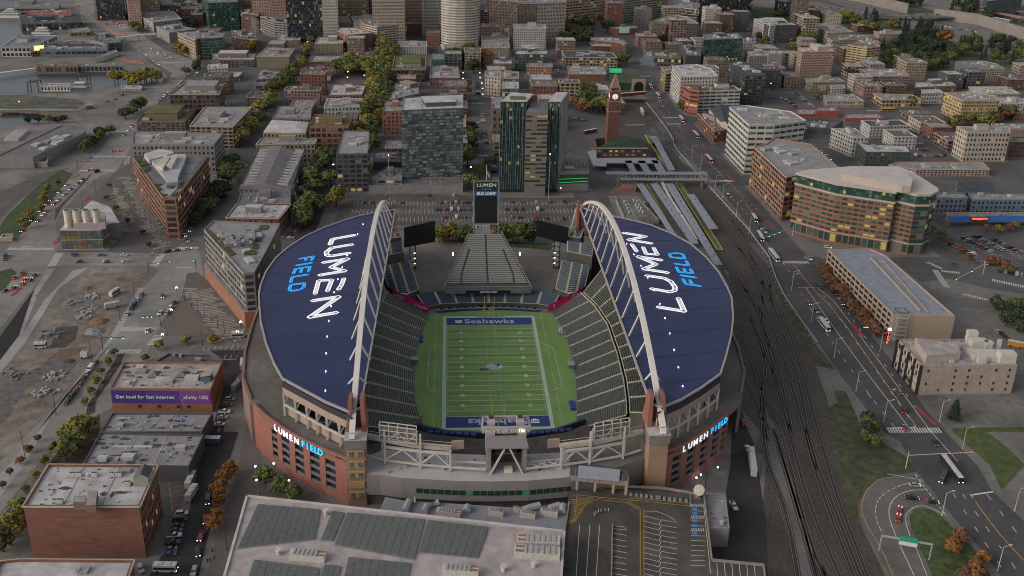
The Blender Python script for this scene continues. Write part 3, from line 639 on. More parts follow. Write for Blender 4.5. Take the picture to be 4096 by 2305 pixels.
EB1=[(58.5,-60),(60.1,-50),(62.2,-31),(63.4,-4),(63.4,27),(59.8,50),(54,67)]
bank(EF,EB1,1.6,9.2,22,[0,.1,.2,.29,.38,.47,.56,.65,.74,.83,.92,1],seatm)
EB2=[(p[0]+1.6,p[1]+.6) for p in EB1];EB3=[(78,-78),(82,-60),(86,-36),(88,-4),(88,30),(82,62),(72,86)]
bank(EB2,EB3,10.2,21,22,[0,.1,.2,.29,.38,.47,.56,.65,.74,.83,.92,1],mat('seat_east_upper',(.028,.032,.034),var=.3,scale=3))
WF=[(-x,y) for x,y in EF];WF=[(-33,-60),(-37,-46),(-39.9,-29),(-40.8,-6),(-40.1,20),(-37.5,42),(-34.5,60)]
WB=[(-60,-66),(-63,-40),(-64,-14),(-64,16),(-63,45),(-58,70)]
bank(WF,WB,1.6,9.5,23,[0,.1,.19,.28,.37,.46,.55,.64,.73,.82,.91,1],seatm)
WB3=[(-78,-80),(-84,-50),(-88,-10),(-88,24),(-82,62),(-70,88)]
bank([(p[0]-1,p[1]) for p in WB],WB3,10.5,21,18,[0,.25,.5,.75,1],seatm)
for s in(-1,1):
 b=MB();q=[(s*89,-74),(s*92,-40),(s*94,0),(s*93,40),(s*86,74),(s*72,96)]
 for a,c in zip(q[:-1],q[1:]):b.bar((*a,30),(*c,30),1.2,17,grym)
 b.obj('suite_level',st)
 b=MB();q=EB1 if s>0 else WB
 for a,c in zip(q[:-1],q[1:]):b.bar((a[0]+s*.2,a[1],9.9),(c[0]+s*.2,c[1],9.9),.4,1.2,seatc)
 b.obj('aisle_parapet',st)
 b=MB();q=EF if s>0 else WF
 for a,c in zip(q[:-1],q[1:]):b.bar((*a,.9),(*c,.9),.4,1.5,mat('wall_pad',(.14,.17,.17),var=.2,scale=1.5))
 b.obj('field_wall',st)
 fl=[(s*38,66),(s*46,60),(s*56,54)] if 0 else None
 A=[(s*48.5,72),(s*54,76.5),(s*60,84)];B2=[(s*40,84),(s*46.5,104),(s*58,96)]
 bank([(s*40.5,79),(s*48.2,71),(s*58,77)],[(s*47.5,107),(s*55,103),(s*64,98)],7.2,13.5,17,[0,.36,.72,1],seat2)
 bank([(s*51,112),(s*58,108),(s*66,104)],[(s*52,121),(s*60,118),(s*68,114)],17,20.5,7,[0,.5,1],seat2)
 bank([(s*53,124),(s*61,122)],[(s*60,146),(s*69,140)],22,33,15,[0,.45,1],seat2)
 mg=mat('sponsor_magenta',(.7,.015,.19),var=.04)
 a,c=Vector((s*47.5,64.4)),Vector((s*34.4,58.9));n2=Vector((0,-.2))
 pv=MB().face([(*a,5),(*c,1.2),(*c,6),(*a,10)],mg).face([(*(a+Vector((s*8.5,6.4))),8.2),(*a,5),(*a,9),(*(a+Vector((s*8.5,6.4))),11.5)],mg).obj('sponsor_wall',st)
 td=(c-a).normalized()*(1 if s<0 else-1)
 if s<0:place_text('T Mobile',2.2,whitep,(*(a.lerp(c,.62)+Vector((.1,-.35))),4.6),(td.x,td.y,-.12),(0,0,1),pv,'sponsor_lettering',ext=.03,bold=.05)
 else:place_text('T',2.9,whitep,(*(a.lerp(c,.7)+Vector((-.1,-.35))),4.4),(td.x,td.y,.12),(0,0,1),pv,'sponsor_lettering',ext=.03,bold=.08)
 place_text('LARGEST & FASTEST\n5G NETWORK' if s<0 else "IT'S BETTER\nOVER HERE",1.15 if s<0 else 1.35,whitep,(*(a+Vector((s*2.6,1.5))),8.0),(td.x,td.y,-.14*-s),(0,0,1),pv,'sponsor_lettering',ext=.03,bold=.02)
 e=a+Vector((s*10.6,8.0));MB().box((e.x-s*.3,e.y,8.6),(5,.5,2.8),-s*.75*-1,black).obj('logo_panel',st)
nf=[(-37,64.5),(-29.8,68),(-15,69.6),(0,70),(13,69.4),(30,67.4),(38,63.6)];nb_=[(-42,73.5),(-32.8,77),(-15,79.2),(0,79.6),(14.5,79),(33.4,76.6),(42.4,72.5)]
bank(nf,nb_,2.6,6.2,11,[0,.13,.255,.38,.5,.62,.745,.87,1],seat2)
b=MB();q=[(-29.8,61.2),(-15,63.6),(0,64.6),(16,63.6),(30,61.3)]
for a,c in zip(q[:-1],q[1:]):b.bar((*a,.9),(*c,.9),.4,1.4,navy)
bx=b.obj('field_wall',st)
place_text('SEATTLE     SEAHAWKS',1.35,whitep,(0,64.2,1.1),(1,0,0),(0,0,1),bx,'wall_lettering',ext=.02,bold=.03,sx=1.15)
b=MB()
for i in range(13):
 x=-27+i*4.5;y=66.4-abs(x)**2*.004;b.box((x,y,.3),(3.4,1.6,1.0),0,seatc);b.box((x,y+.3,1.3),(2.4,1.0,.7),0,black)
b.obj('field_suites',st)
MB().face([(x,y,.35) for x,y in ccw([(-46,168),(-52,140),(-47,110),(-38,82),(38,82),(47,108),(52,140),(46,160),(10,170)])],mat('plaza_inner',(.15,.135,.12),var=.1,scale=.15,kind='pit')).obj('north_plaza',kind='structure')
patch('lawn','21:20,980 240,1000 395,1000 395,1075 180,1050 0,1040 | 11:2450,1000 1820,980 1860,960',grassm,.38)
b=MB();n=25;nest=[]
hn0,hn1=(72.6,10.5,25.6),(121.5,25.4,10.2)
hb2=MB()
i0=len(hb2 .v)
hb2 .face([(-hn0[2],hn0[0],hn0[1]-.4),(hn0[2],hn0[0],hn0[1]-.4),(hn1[2],hn1[0],hn1[1]-.4),(-hn1[2],hn1[0],hn1[1]-.4)],mat('bleacher_deck',(.07,.072,.07),var=.1))
hb2 .face([(-hn0[2],hn0[0],hn0[1]-.4),(-hn1[2],hn1[0],hn1[1]-.4),(-hn1[2],hn1[0],hn1[1]-2),(-hn0[2],hn0[0],hn0[1]-2)],steelg)
hb2 .face([(hn0[2],hn0[0],hn0[1]-.4),(hn1[2],hn1[0],hn1[1]-.4),(hn1[2],hn1[0],hn1[1]-2),(hn0[2],hn0[0],hn0[1]-2)],steelg)
hb2 .face([(-hn0[2],hn0[0],7),(hn0[2],hn0[0],7),(hn0[2],hn0[0],hn0[1]),(-hn0[2],hn0[0],hn0[1])],mat('bleacher_front',(.16,.165,.17)))
for xx in(-21,21):
 for yy2 in(74,92):hb2 .bar((xx*(1 if yy2<80 else.75),yy2,0),(xx*(1 if yy2<80 else.75),yy2,9+(yy2-72)*.3),1,1,steelg)
for xx in(-7,7):hb2 .bar((xx,114,0),(xx,114,22),1,1,steelg)
nest=hb2 .obj('north_bleacher',st)
for r in range(n):
 f=(r+2.6)/(n+2.6);y=hn0[0]+(hn1[0]-hn0[0])*f;z=hn0[1]+(hn1[1]-hn0[1])*f;w=hn0[2]+(hn1[2]-hn0[2])*f
 rb=MB();cuts=[-w+.6,-min(w*.7,15.6)-.6,-min(w*.7,15.6)+.6,-.6,.6,min(w*.7,15.6)-.6,min(w*.7,15.6)+.6,w-.6]
 if w<15:cuts=[-w+.6,-.6,.6,w-.6]
 for a,c in zip(cuts[::2],cuts[1::2]):
  if c-a>.4:rb.box(((a+c)/2,y,z-.1),(c-a,.9,.6),0,benchm)
 rb.obj('bench_row',nest)
hr=MB()
for s in(-1,1):
 hr.bar((s*hn0[2],hn0[0],hn0[1]+1),(s*hn1[2],hn1[0],hn1[1]+1),.25,.25,benchm)
 for k in range(12):
  f=k/11;hr.bar((s*(hn0[2]+(hn1[2]-hn0[2])*f),hn0[0]+(hn1[0]-hn0[0])*f,hn0[1]+(hn1[1]-hn0[1])*f-.5),(s*(hn0[2]+(hn1[2]-hn0[2])*f),hn0[0]+(hn1[0]-hn0[0])*f,hn0[1]+(hn1[1]-hn0[1])*f+1),.2,.2,benchm)
hr.bar((-hn0[2],hn0[0]-.1,hn0[1]+.9),(hn0[2],hn0[0]-.1,hn0[1]+.9),.2,.2,benchm)
hr.obj('railing',nest)
bn=MB().box((0,hn0[0]-.6,7.7),(26,.4,1.5),0,black).obj('banner',nest)
place_text('HAWKS NEST',1.5,whitep,(.5,hn0[0]-1.0,8.5),(1,0,0),(0,0,1),bn,'banner_lettering',ext=.03,bold=.06,sx=1.1)
YT=126
def pT(t,x,y):return PYp(t,x,y,YT)
z1=pT('11',2310,385).z;z0=pT('11',2310,800).z;xl=pT('11',2205,600).x;xr=pT('11',2428,600).x;xc=(xl+xr)/2;wT=xr-xl
sbd=empty('scoreboard_tower',(xc,YT+1.5,0),'tall narrow black scoreboard tower with steel frame behind the north bleachers','scoreboard')
MB().box((xc,YT+1.2,z0),(wT,2.2,z1-z0),0,mat('screen_off',(.012,.014,.015),var=0,rough=.5)).obj('screen',sbd)
fb=MB()
for s in(-1,1):
 for dy in(0,2.6):
  fb.bar((xc+s*(wT/2+.9),YT+dy,0),(xc+s*(wT/2+.9),YT+dy,z1+.8),.35,.35,steelg)
 for k in range(15):
  z=4+k*(z1-4)/15;fb.bar((xc+s*(wT/2+.1),YT,z),(xc+s*(wT/2+1.2),YT,z+(1.4 if k%2 else 0)),.22,.22,steelg)
fb.bar((xc-wT/2-1,YT,z1+.7),(xc+wT/2+1,YT,z1+.7),.3,.3,steelg);fb.bar((xc-wT/2-1,YT,z0-.4),(xc+wT/2+1,YT,z0-.4),.3,.3,steelg)
fb.obj('frame',sbd)
zb=z1-(z1-z0)*.205
p1=MB().box((xc,YT-.15,zb),(wT,.2,z1-zb-.1),0,mat('sign_dark',(.015,.02,.03),var=0)).obj('name_sign',sbd)
place_text('LUMEN',3.0,whitep,(xc,YT-.4,z1-1.9),(1,0,0),(0,0,1),p1,'name_lettering',ext=.03,bold=.04,sx=1.25)
place_text('FIELD',2.0,mat('text_blue',(.06,.3,.55),var=0),(xc,YT-.4,z1-4.5),(1,0,0),(0,0,1),p1,'name_lettering',ext=.03,sx=1.2)
p2=MB().box((xc,YT-.2,zb-3.5),(wT*.97,.3,3.3),0,mat('sponsor_blue',(.02,.1,.35),var=0)).obj('sponsor_sign',sbd)
place_text('BUD LIGHT',2.3,whitep,(xc,YT-.5,zb-1.85),(1,0,0),(0,0,1),p2,'sponsor_lettering',ext=.03,bold=.12,sx=.98)
MB().box((xl+2,YT,z0-3.6),(3.8,.4,2.7),0,mat('pale_green_sign',(.3,.45,.4),var=0)).box((xl+2,YT-.3,z0-3),(1.6,.3,1.6),0,mat('sign_green_dark',(.03,.15,.1),var=0)).obj('round_logo_sign',sbd)
p3=MB().box((xr-2,YT,z0-3.2),(3.8,.4,1.8),0,black).obj('orange_logo_sign',sbd)
place_text('206',1.6,mat('text_orange',(.6,.25,.03),var=0),(xr-2,YT-.4,z0-2.3),(1,0,0),(0,0,1),p3,'logo_lettering',ext=.03,bold=.05)
MB().box((xc,YT-.5,22),(5,3,z0-22-1),0,steelg).obj('control_booth',sbd)
fp=empty('flagpole',(xc,YT+2.5,z1),'flagpole with a striped flag standing on top of the scoreboard tower','flagpole')
MB().tube([(xc,YT+2.5,z1),(xc,YT+2.5,z1+10)],.15,m=steelw).obj('pole',fp)
fl2=MB()
for k in range(5):fl2 .face([(xc+.1+k*.35,YT+2.5,z1+7.6-k*.75-j) for j in()] or[(xc+.1+k*.4,YT+2.5+.2*(k%2),z1+7.4-k*.7),(xc+.1+k*.4,YT+2.5+.2*(k%2),z1+4.8-k*.7),(xc+.5+k*.4,YT+2.5+.2*((k+1)%2),z1+4.1-k*.7),(xc+.5+k*.4,YT+2.5+.2*((k+1)%2),z1+6.7-k*.7)],mat('flag_red',(.45,.12,.13),var=0) if k%2 else mat('flag_white',(.55,.5,.5),var=0))
fl2 .obj('flag',fp)
for s,q,lab in((-1,[('11',1490,845),('11',1803,775),('11',1803,985),('11',1490,1045)],'large blank video board on a truss left of the north bleachers'),(1,[('21',245,765),('21',568,842),('21',560,1010),('21',242,925)],'large blank video board on a truss right of the north bleachers')):
 pts=[PYp(*p,122) for p in q]
 e=empty('video_board',(pts[0].x,122,0),lab,'video board','video boards at the open end of the stadium')
 b=MB();bb=[p+Vector((0,1.5,0)) for p in pts];m_=mat('screen_off',(.012,.014,.015))
 b.face(pts[::-1] if s else pts,m_);b.face(bb,m_)
 for i in range(4):b.face([pts[i],pts[(i+1)%4],bb[(i+1)%4],bb[i]],m_)
 b.obj('screen',e)
 t=MB();xo=s*57
 hi=pts[0].z if s<0 else pts[1].z;lo=hi-4;xi=pts[1].x if s<0 else pts[0].x
 for z in(hi-.5,lo):t.bar((xo,124.5,z),(xi,124.5,z+(2 if z>lo else 1)),.4,.4,cream)
 for k in range(6):t.bar((xo+(xi-xo)*k/6,124.5,hi),(xo+(xi-xo)*(k+.5)/6,124.5,lo),.3,.3,cream);t.bar((xo+(xi-xo)*(k+.5)/6,124.5,lo),(xo+(xi-xo)*(k+1)/6,124.5,hi),.3,.3,cream)
 xt=s*46
 for dx in(-3,3):
  for dy in(0,5):t.bar((xt+dx*.6,122+dy,0),(xt+dx*.6,122+dy,lo-4),.5,.5,dark)
 for k in range(5):t.box((xt,124.5,2+k*3.6),(4.5,5,.4),0,steelg)
 t.obj('support_frame',e)
 for k in range(3):MB().box((xt+s*-1.4,121.9,4.2+k*3.6),(1.2,.3,.6),0,mat('warm_lamp',(1,.6,.25),emit=1.5,var=0)).obj('stair_lamp',e)
for s in(-1,1):
 b=MB()
 q=[Vector((s*57,-99,27)),Vector((s*38,-103.5,25.5)),Vector((s*22,-105,24.5))]
 for a,c in zip(q[:-1],q[1:]):
  b.bar(a,c,2.6,1.2,mat('walkway',(.35,.31,.27)));
  for dy in(-1.2,1.2):
   b.bar(a+Vector((0,dy,1.7)),c+Vector((0,dy,1.7)),.15,.15,cream)
  for k in range(10):
   p=a.lerp(c,k/10);b.bar(p+Vector((0,-1.2,.3)),p+Vector((0,-1.2,1.7)),.15,.15,cream)
 b.obj('catwalk',st)
 b=MB();legs=[(40,-104.5),(56*.62,-105),(22,-106.5)]
 col=[(49.0,-102.0),(34.5,-105.5),(22.5,-107.5)]
 for i,(x,y) in enumerate(col):
  x=x*s;top=31.5 if i<2 else 25
  b.bar((x,y,15.5),(x,y,top),.9,.9,cream);b.bar((x+s*1.2,y+2,15.5),(x+s*1.2,y+2,top),.6,.6,cream)
 for(xa_,ya),(xb_,yb) in zip(col[:-1],col[1:]):
  b.bar((s*xa_,ya,17.2),(s*xb_,yb,17.2),.7,.7,cream);b.bar((s*xa_,ya,23.6),(s*xb_,yb,23.6),.9,1.0,cream)
  b.bar((s*xa_,ya,17.4),(s*(xa_*.5+xb_*.5),(ya+yb)/2,23.3),.6,.6,cream);b.bar((s*xb_,yb,17.4),(s*(xa_*.5+xb_*.5),(ya+yb)/2,23.3),.6,.6,cream)
 b.bar((s*22.5,-107.5,17.2),(s*8,-109.5,17.2),.7,.7,cream);b.bar((s*22.5,-104.5,17.8),(s*8,-106,17.8),.6,.6,cream)
 b.bar((s*49,-102,17.2),(s*57,-100,18.5),.6,.6,cream)
 if s>0:
  for k in range(3):x0=22.5-k*4.8;b.bar((x0,-107.7,17.2),(x0-4.8,-106.2,17.9),.45,.45,cream);b.bar((x0,-105,17.9),(x0-4.8,-108.2,17.2),.45,.45,cream)
 b.obj('gallery_truss',st)
 sb=empty('board_frame',(s*43,-102,27),('back of a video board frame on the gallery, left of the press tower' if s<0 else 'back of a video board frame on the gallery, right of the press tower'),'video board','video boards backing the south gallery')
 b=MB();x0,x1=s*36,s*51
 ya,yb=-105.2,-101.6
 def fp_(t):return x0+(x1-x0)*t,ya+(yb-ya)*t
 for z in(26.8,29,31.4,33.6):
  (xa_,y_),(xb_,y2_)=fp_(0),fp_(1);b.bar((xa_,y_,z),(xb_,y2_,z),.35,.35,cream)
  if z>33:b.bar((xa_,y_+2,z+.3),(xb_,y2_+2,z+.3),.35,.35,cream)
 for k in range(5):
  x_,y_=fp_(k/4);b.bar((x_,y_,26.5),(x_,y_,33.7),.35,.35,cream);b.bar((x_,y_,33.7),(x_,y_+2,33.9),.3,.3,cream);b.bar((x_,y_+2,33.9),(x_,y_+2,27),.3,.3,cream)
  if k<4:x2,y2=fp_((k+1)/4);b.bar((x_,y_,27),(x2,y2,31.2),.25,.25,cream) if k%2 else b.bar((x_,y_,31.2),(x2,y2,27),.25,.25,cream)
 b.obj('frame',sb)
 (xa_,y_),(xb_,y2_)=fp_(0),fp_(1)
 MB().face([(xa_,y_+.9,27),(xb_,y2_+.9,27),(xb_,y2_+.9,32.6),(xa_,y_+.9,32.6)],mat('panel_back',(.17,.165,.17),var=.3,scale=.8)).obj('panel_back',sb)
 cp=Vector((s*19.5,-104.5,24));b=MB();b.prism([(cp.x-2.6,cp.y-.4),(cp.x+2.6,cp.y+.4),(cp.x+2.2,cp.y+1.2),(cp.x-2.2,cp.y+.8)],23.4,27.2,tanm,bot=True);b.obj('gallery_end_panel',st)
pt=MB();gp=mat('press_panel',(.31,.285,.285),var=.04)
pt.box((0,-99.5,14),(15.6,5,13.4),0,mat('press_inside',(.07,.06,.05),var=.2));pt.box((-6.9,-105,14),(1.6,9,13.4),0,grym);pt.box((7.5,-105,14),(1.6,9,13.4),0,grym);pt.box((1,-108,15.2),(3.4,2.6,1.6),0,mat('steel_box',(.5,.47,.36),var=.1));PTy=-99
pt.prism([(-8,-96.5),(-5,-96.5),(-4.3,-102),(-8,-102)],20,29.2,gp,bot=True);pt.prism([(8.6,-96.5),(5.6,-96.5),(4.9,-102),(8.6,-102)],20,29.2,gp,bot=True)
pt.prism([(-8.2,-110.5),(8.8,-110.5),(8.2,-102.2),(-7.6,-102.2)],27.4,28.1,mat('press_roof',(.2,.185,.19),var=.04),bot=True)
pt.box((.3,-100,20),(8,7,.4),0,mat('press_floor',(.28,.24,.2)))
pto=pt.obj('press_tower',st)
hd=MB();hx0,hx1,hy0,hy1,hz=-9.6,10.2,-101,-92.5,30.2
hd.prism([(hx0,hy0),(0,hy0-.6),(hx1,hy0),(hx1,hy0+1),(0,hy0+.4),(hx0,hy0+1)],28.6,31.4,gp,bot=True)
for a,c in(((hx0,hy0),(hx0+.6,hy1)),((hx1,hy0),(hx1-.6,hy1)),((hx0+.4,hy1),(hx1-.4,hy1))):hd.bar((*a,30.4),(*c,30.4),.9,1.2,gp)
for s in(-1,1):hd.box((s*6+.3,-97,29.4),(3,5.5,3),0,gp);hd.box((s*6+.3,-95.6,32.4),(2,2,.3),0,dark)
hdo=hd.obj('press_hood',st)
place_text('HOME OF THE',1.9,mat('text_pale',(.55,.53,.52),var=0),(-1.2,hy0-.85,30.0),(1,0,0),(0,0,1),hdo,'hood_lettering',ext=.05,bold=.05,sx=1.05)
place_text('12s',1.9,mat('lit_yellow',(.75,1,.5),emit=1.2,var=0),(6.6,hy0-.75,30.0),(1,0,0),(0,0,1),hdo,'hood_lettering',ext=.05,bold=.06)
MB().box((.3,-102.0,24),(2.6,.4,1.8),0,mat('red_sign',(.5,.03,.02),var=0)).obj('red_sign',pto)
MB().box((.3,-99,28.1),(4.5,.4,.8),0,mat('red_sign',(.5,.03,.02))).obj('red_sign',pto)
for s in(-1,1):MB().bar((s*7.6+.3,-110,13),(s*1+.3,-109.6,27),.7,.7,cream).obj('tower_brace',pto)
dr=[(-56.4,-108.6),(-50.6,-109),(-42,-111.2),(-35.4,-112),(-20,-113.8),(-6.6,-114.6),(8.7,-114.6),(25.1,-112.8),(27,-112.4)]
ins=[(27,-96),(8,-97),(-8,-97),(-30,-95),(-50,-92),(-56.4,-96)]
b=MB().prism(dr+ins,5.5,15.2,grym,bot=True,mtop=mat('drum_roof',(.34,.32,.33),var=.1,scale=.1));dro=b.obj('south_drum',st)
MB().prism([(-56,-107),(-50,-107.6),(-20,-111.6),(8,-112.4),(27,-110),(27,-98),(-56,-98)],0,5.5,mat('drum_base',(.1,.095,.09)),bot=True).obj('drum_base',st)
b=MB().prism([(27,-112.2),(42,-109.2),(58,-102.4),(58,-92),(27,-94)],4,15.8,grym,bot=True,mtop=deckm);b.obj('south_drum',st)
wb2=14
for k in range(22):
 t=.0+k/22;x=-36+k*2.85;
 def dy_(x):
  for a,c in zip(dr[:-1],dr[1:]):
   if a[0]<=x<=c[0]:return a[1]+(c[1]-a[1])*(x-a[0])/(c[0]-a[0])
  return dr[-1][1]
 MB().prism([(x,dy_(x)-.12),(x+2.5,dy_(x+2.5)-.12),(x+2.5,dy_(x+2.5)+.2),(x,dy_(x)+.2)],8.4,10.6,mat('window_green',(.02,.045,.03),var=0,rough=.15) if k not in(7,15) else mat('window_teal',(.05,.22,.16),var=0),bot=True).obj('window',dro)
MB().bar((-36.5,dy_(-36)-.25,10.8),(26,-112.9,10.8),.01,.01,cream)
rr=random.Random(5)
for k in range(26):
 b=MB()
 x=rr.uniform(-48,24);y=rr.uniform(-108,-99)
 if abs(x)<9:continue
 if rr.random()<.5:b.tube([(x,y,15.2),(x,y,16.1)],.6,8,steelg)
 else:b.box((x,y,15.2),(rr.uniform(.6,2.6),rr.uniform(.6,1.6),rr.uniform(.3,1.1)),rr.uniform(0,.4),dark if rr.random()<.4 else cream)
 b.obj('roof_vent',dro)
MB().face([(x,y,6) for x,y in ccw([(-58,-98),(-38,-64),(-30,-68),(-10,-72),(12,-72),(30,-68),(40,-62),(59,-97)])],mat('service_floor',(.06,.055,.05),var=.2,scale=.3)).obj('service_floor',st)
b=MB();q=[(-38,-60),(-24,-66),(-8,-68),(10,-68),(26,-65.6),(40,-58)]
for a,c in zip(q[:-1],q[1:]):b.bar((*a,3.4),(*c,3.4),1.2,6,mat('end_wall',(.03,.045,.075),var=.2))
b.obj('south_end_wall',st)
for s in(-1,1):
 b=MB();
 for k in range(7):b.box((s*(12+k*3.2),-69.5+k*.5,6),(2.4,1.4,.8),0,navy)
 b.obj('end_seats',st)
ylw=mat('goal_yellow',(.6,.55,.03),var=0,rough=.4)
for s,lab in((1,'yellow goal post in front of the far end zone nearest the bleachers'),(-1,'yellow goal post at the near end zone beside the press tower')):
 e=empty('goal_post',(0,s*(HL+.6),.3),lab,'goal post','goal posts');y=s*(HL+.6);yi=s*HL
 MB().tube([(0,y+s*1,.3),(0,y+s*1,2.4),(0,yi,3.3)],.18,6,ylw).obj('gooseneck',e)
 MB().bar((-2.8,yi,3.35),(2.8,yi,3.35),.22,.22,ylw).obj('crossbar',e)
 for x in(-2.8,2.8):MB().bar((x,yi,3.4),(x,yi,13.8),.2,.2,ylw).obj('upright',e)
for s,x in((-1,-20.5),(1,21)):
 e=empty('light_mast',(x,108,0),('slim plaza light mast left of the stepped bleacher, lamp lit' if s<0 else 'slim plaza light mast right of the stepped bleacher, lamp lit'),'light mast','plaza light masts')
 MB().tube([(x,108,0),(x,108,18)],.16,5,steelg).obj('pole',e);MB().box((x,107.8,16.2),(.6,.5,2),0,mat('lamp_white',(.9,1,.95),emit=7,var=0)).obj('lamp',e)
for x,y,l,nm in((-38.4,30,8,'long blue team bench on the left sideline, far half'),(-36.8,-50,9,'long blue team bench on the left sideline, near half'),(36.6,-38,8,'blue team bench on the right sideline, near half'),(39.2,38,8,'grey covered bench on the right sideline, far half')):
 e=empty('team_bench',(x,y,.3),nm,'bench','sideline benches');cc=mat('bench_blue',(.04,.07,.33),var=0) if 'blue' in nm else mat('bench_grey',(.4,.42,.38),var=0)
 MB().box((x,y,.3),(2.6,l,.3),0,navy).obj('base',e)
 for d in(-.6,.6):MB().box((x+d,y,.6),(.8,l*.9,.8),0,cc).obj('seat',e)
for x,y,nm in((-40.6,3,'small grey camera booth at midfield on the left stand'),(40.2,-4,'small grey camera booth at midfield on the right stand')):
 tag(MB().box((x,y,2.2),(3,3.6,1.8),0,mat('booth',(.1,.15,.2),var=0)).box((x,y,4),(3.3,3.9,.15),0,steelg).obj('camera_booth'),nm,'booth')
 # ================================================================ BUILDINGS
FOOT=[];WC={}
def wc(k):
 cols=dict(rb=(.175,.08,.062),db=(.11,.065,.055),ob=(.235,.11,.075),tn=(.27,.22,.165),cr=(.36,.31,.26),wh=(.42,.40,.38),gy=(.2,.19,.185),dg=(.08,.08,.085),pk=(.36,.24,.2),bl=(.13,.16,.21),gl=(.07,.085,.09),gg=(.05,.085,.07),or_=(.28,.15,.1),sl=(.05,.052,.06),yl=(.36,.27,.15),pu=(.21,.135,.125),rd=(.25,.075,.06),bg=(.3,.25,.21),br=(.16,.12,.1),tq=(.06,.15,.13))
 c=cols[k];return mat('wall_'+k,c,var=.09,scale=.25,kind='brick' if k in('rb','db','ob','or_','pu','br') else None)
def rc(k):
 cols=dict(w=(.37,.36,.37),g=(.215,.21,.22),d=(.09,.087,.09),t=(.26,.22,.2),p=(.3,.27,.27),n=(.05,.055,.07),s=(.14,.15,.17),v=(.09,.1,.04),r=(.2,.08,.06),b=(.06,.11,.2),m=(.13,.125,.13))
 return mat('roof_'+k,cols[k],var=.14,scale=.12,kind='roof')
GL=[mat('pane_dark',(.022,.026,.03),var=0,rough=.15,spec=.7),mat('pane_grey',(.05,.06,.062),var=0,rough=.2,spec=.7),mat('pane_blind',(.13,.13,.12),var=0,rough=.4),mat('pane_lit',(.36,.27,.12),var=0,emit=.22)]
GG=[mat('pane_green',(.018,.05,.038),var=0,rough=.12,spec=.8),mat('pane_green2',(.05,.1,.08),var=0,rough=.2,spec=.8),mat('pane_teal',(.08,.14,.12),var=0,rough=.2),mat('pane_lit2',(.3,.27,.1),var=0,emit=.2)]
PM={}
def pane(w,h,m):
 k=(round(w,1),round(h,1),m.name)
 if k not in PM:
  b=MB();b.box((0,0,0),(k[0],.16,k[1]),0,m);PM[k]=b.data('window')
 return PM[k]
NWIN=[0]
STY=dict(g=(3.2,1.5,.5),s=(2.5,1.3,.55),r=(6,5.0,.42),c=(2.6,2.35,.82),w=(4.2,3.0,.6),p=(5.5,4.4,.42),h=(3.6,2.4,.5),v=(2.2,1.0,.6))
unitm=mat('roof_plant',(.3,.3,.3),var=.12,scale=1,obr=.35)
def quadpts(t,s,h):
 q=[]
 tt=t
 for w in s.replace('|',' ').split():
  if w.endswith(':'):tt=w[:-1];continue
  if ':' in w:tt,w=w.split(':')
  x,y=w.split(',');q.append((tt,float(x),float(y)))
 return q
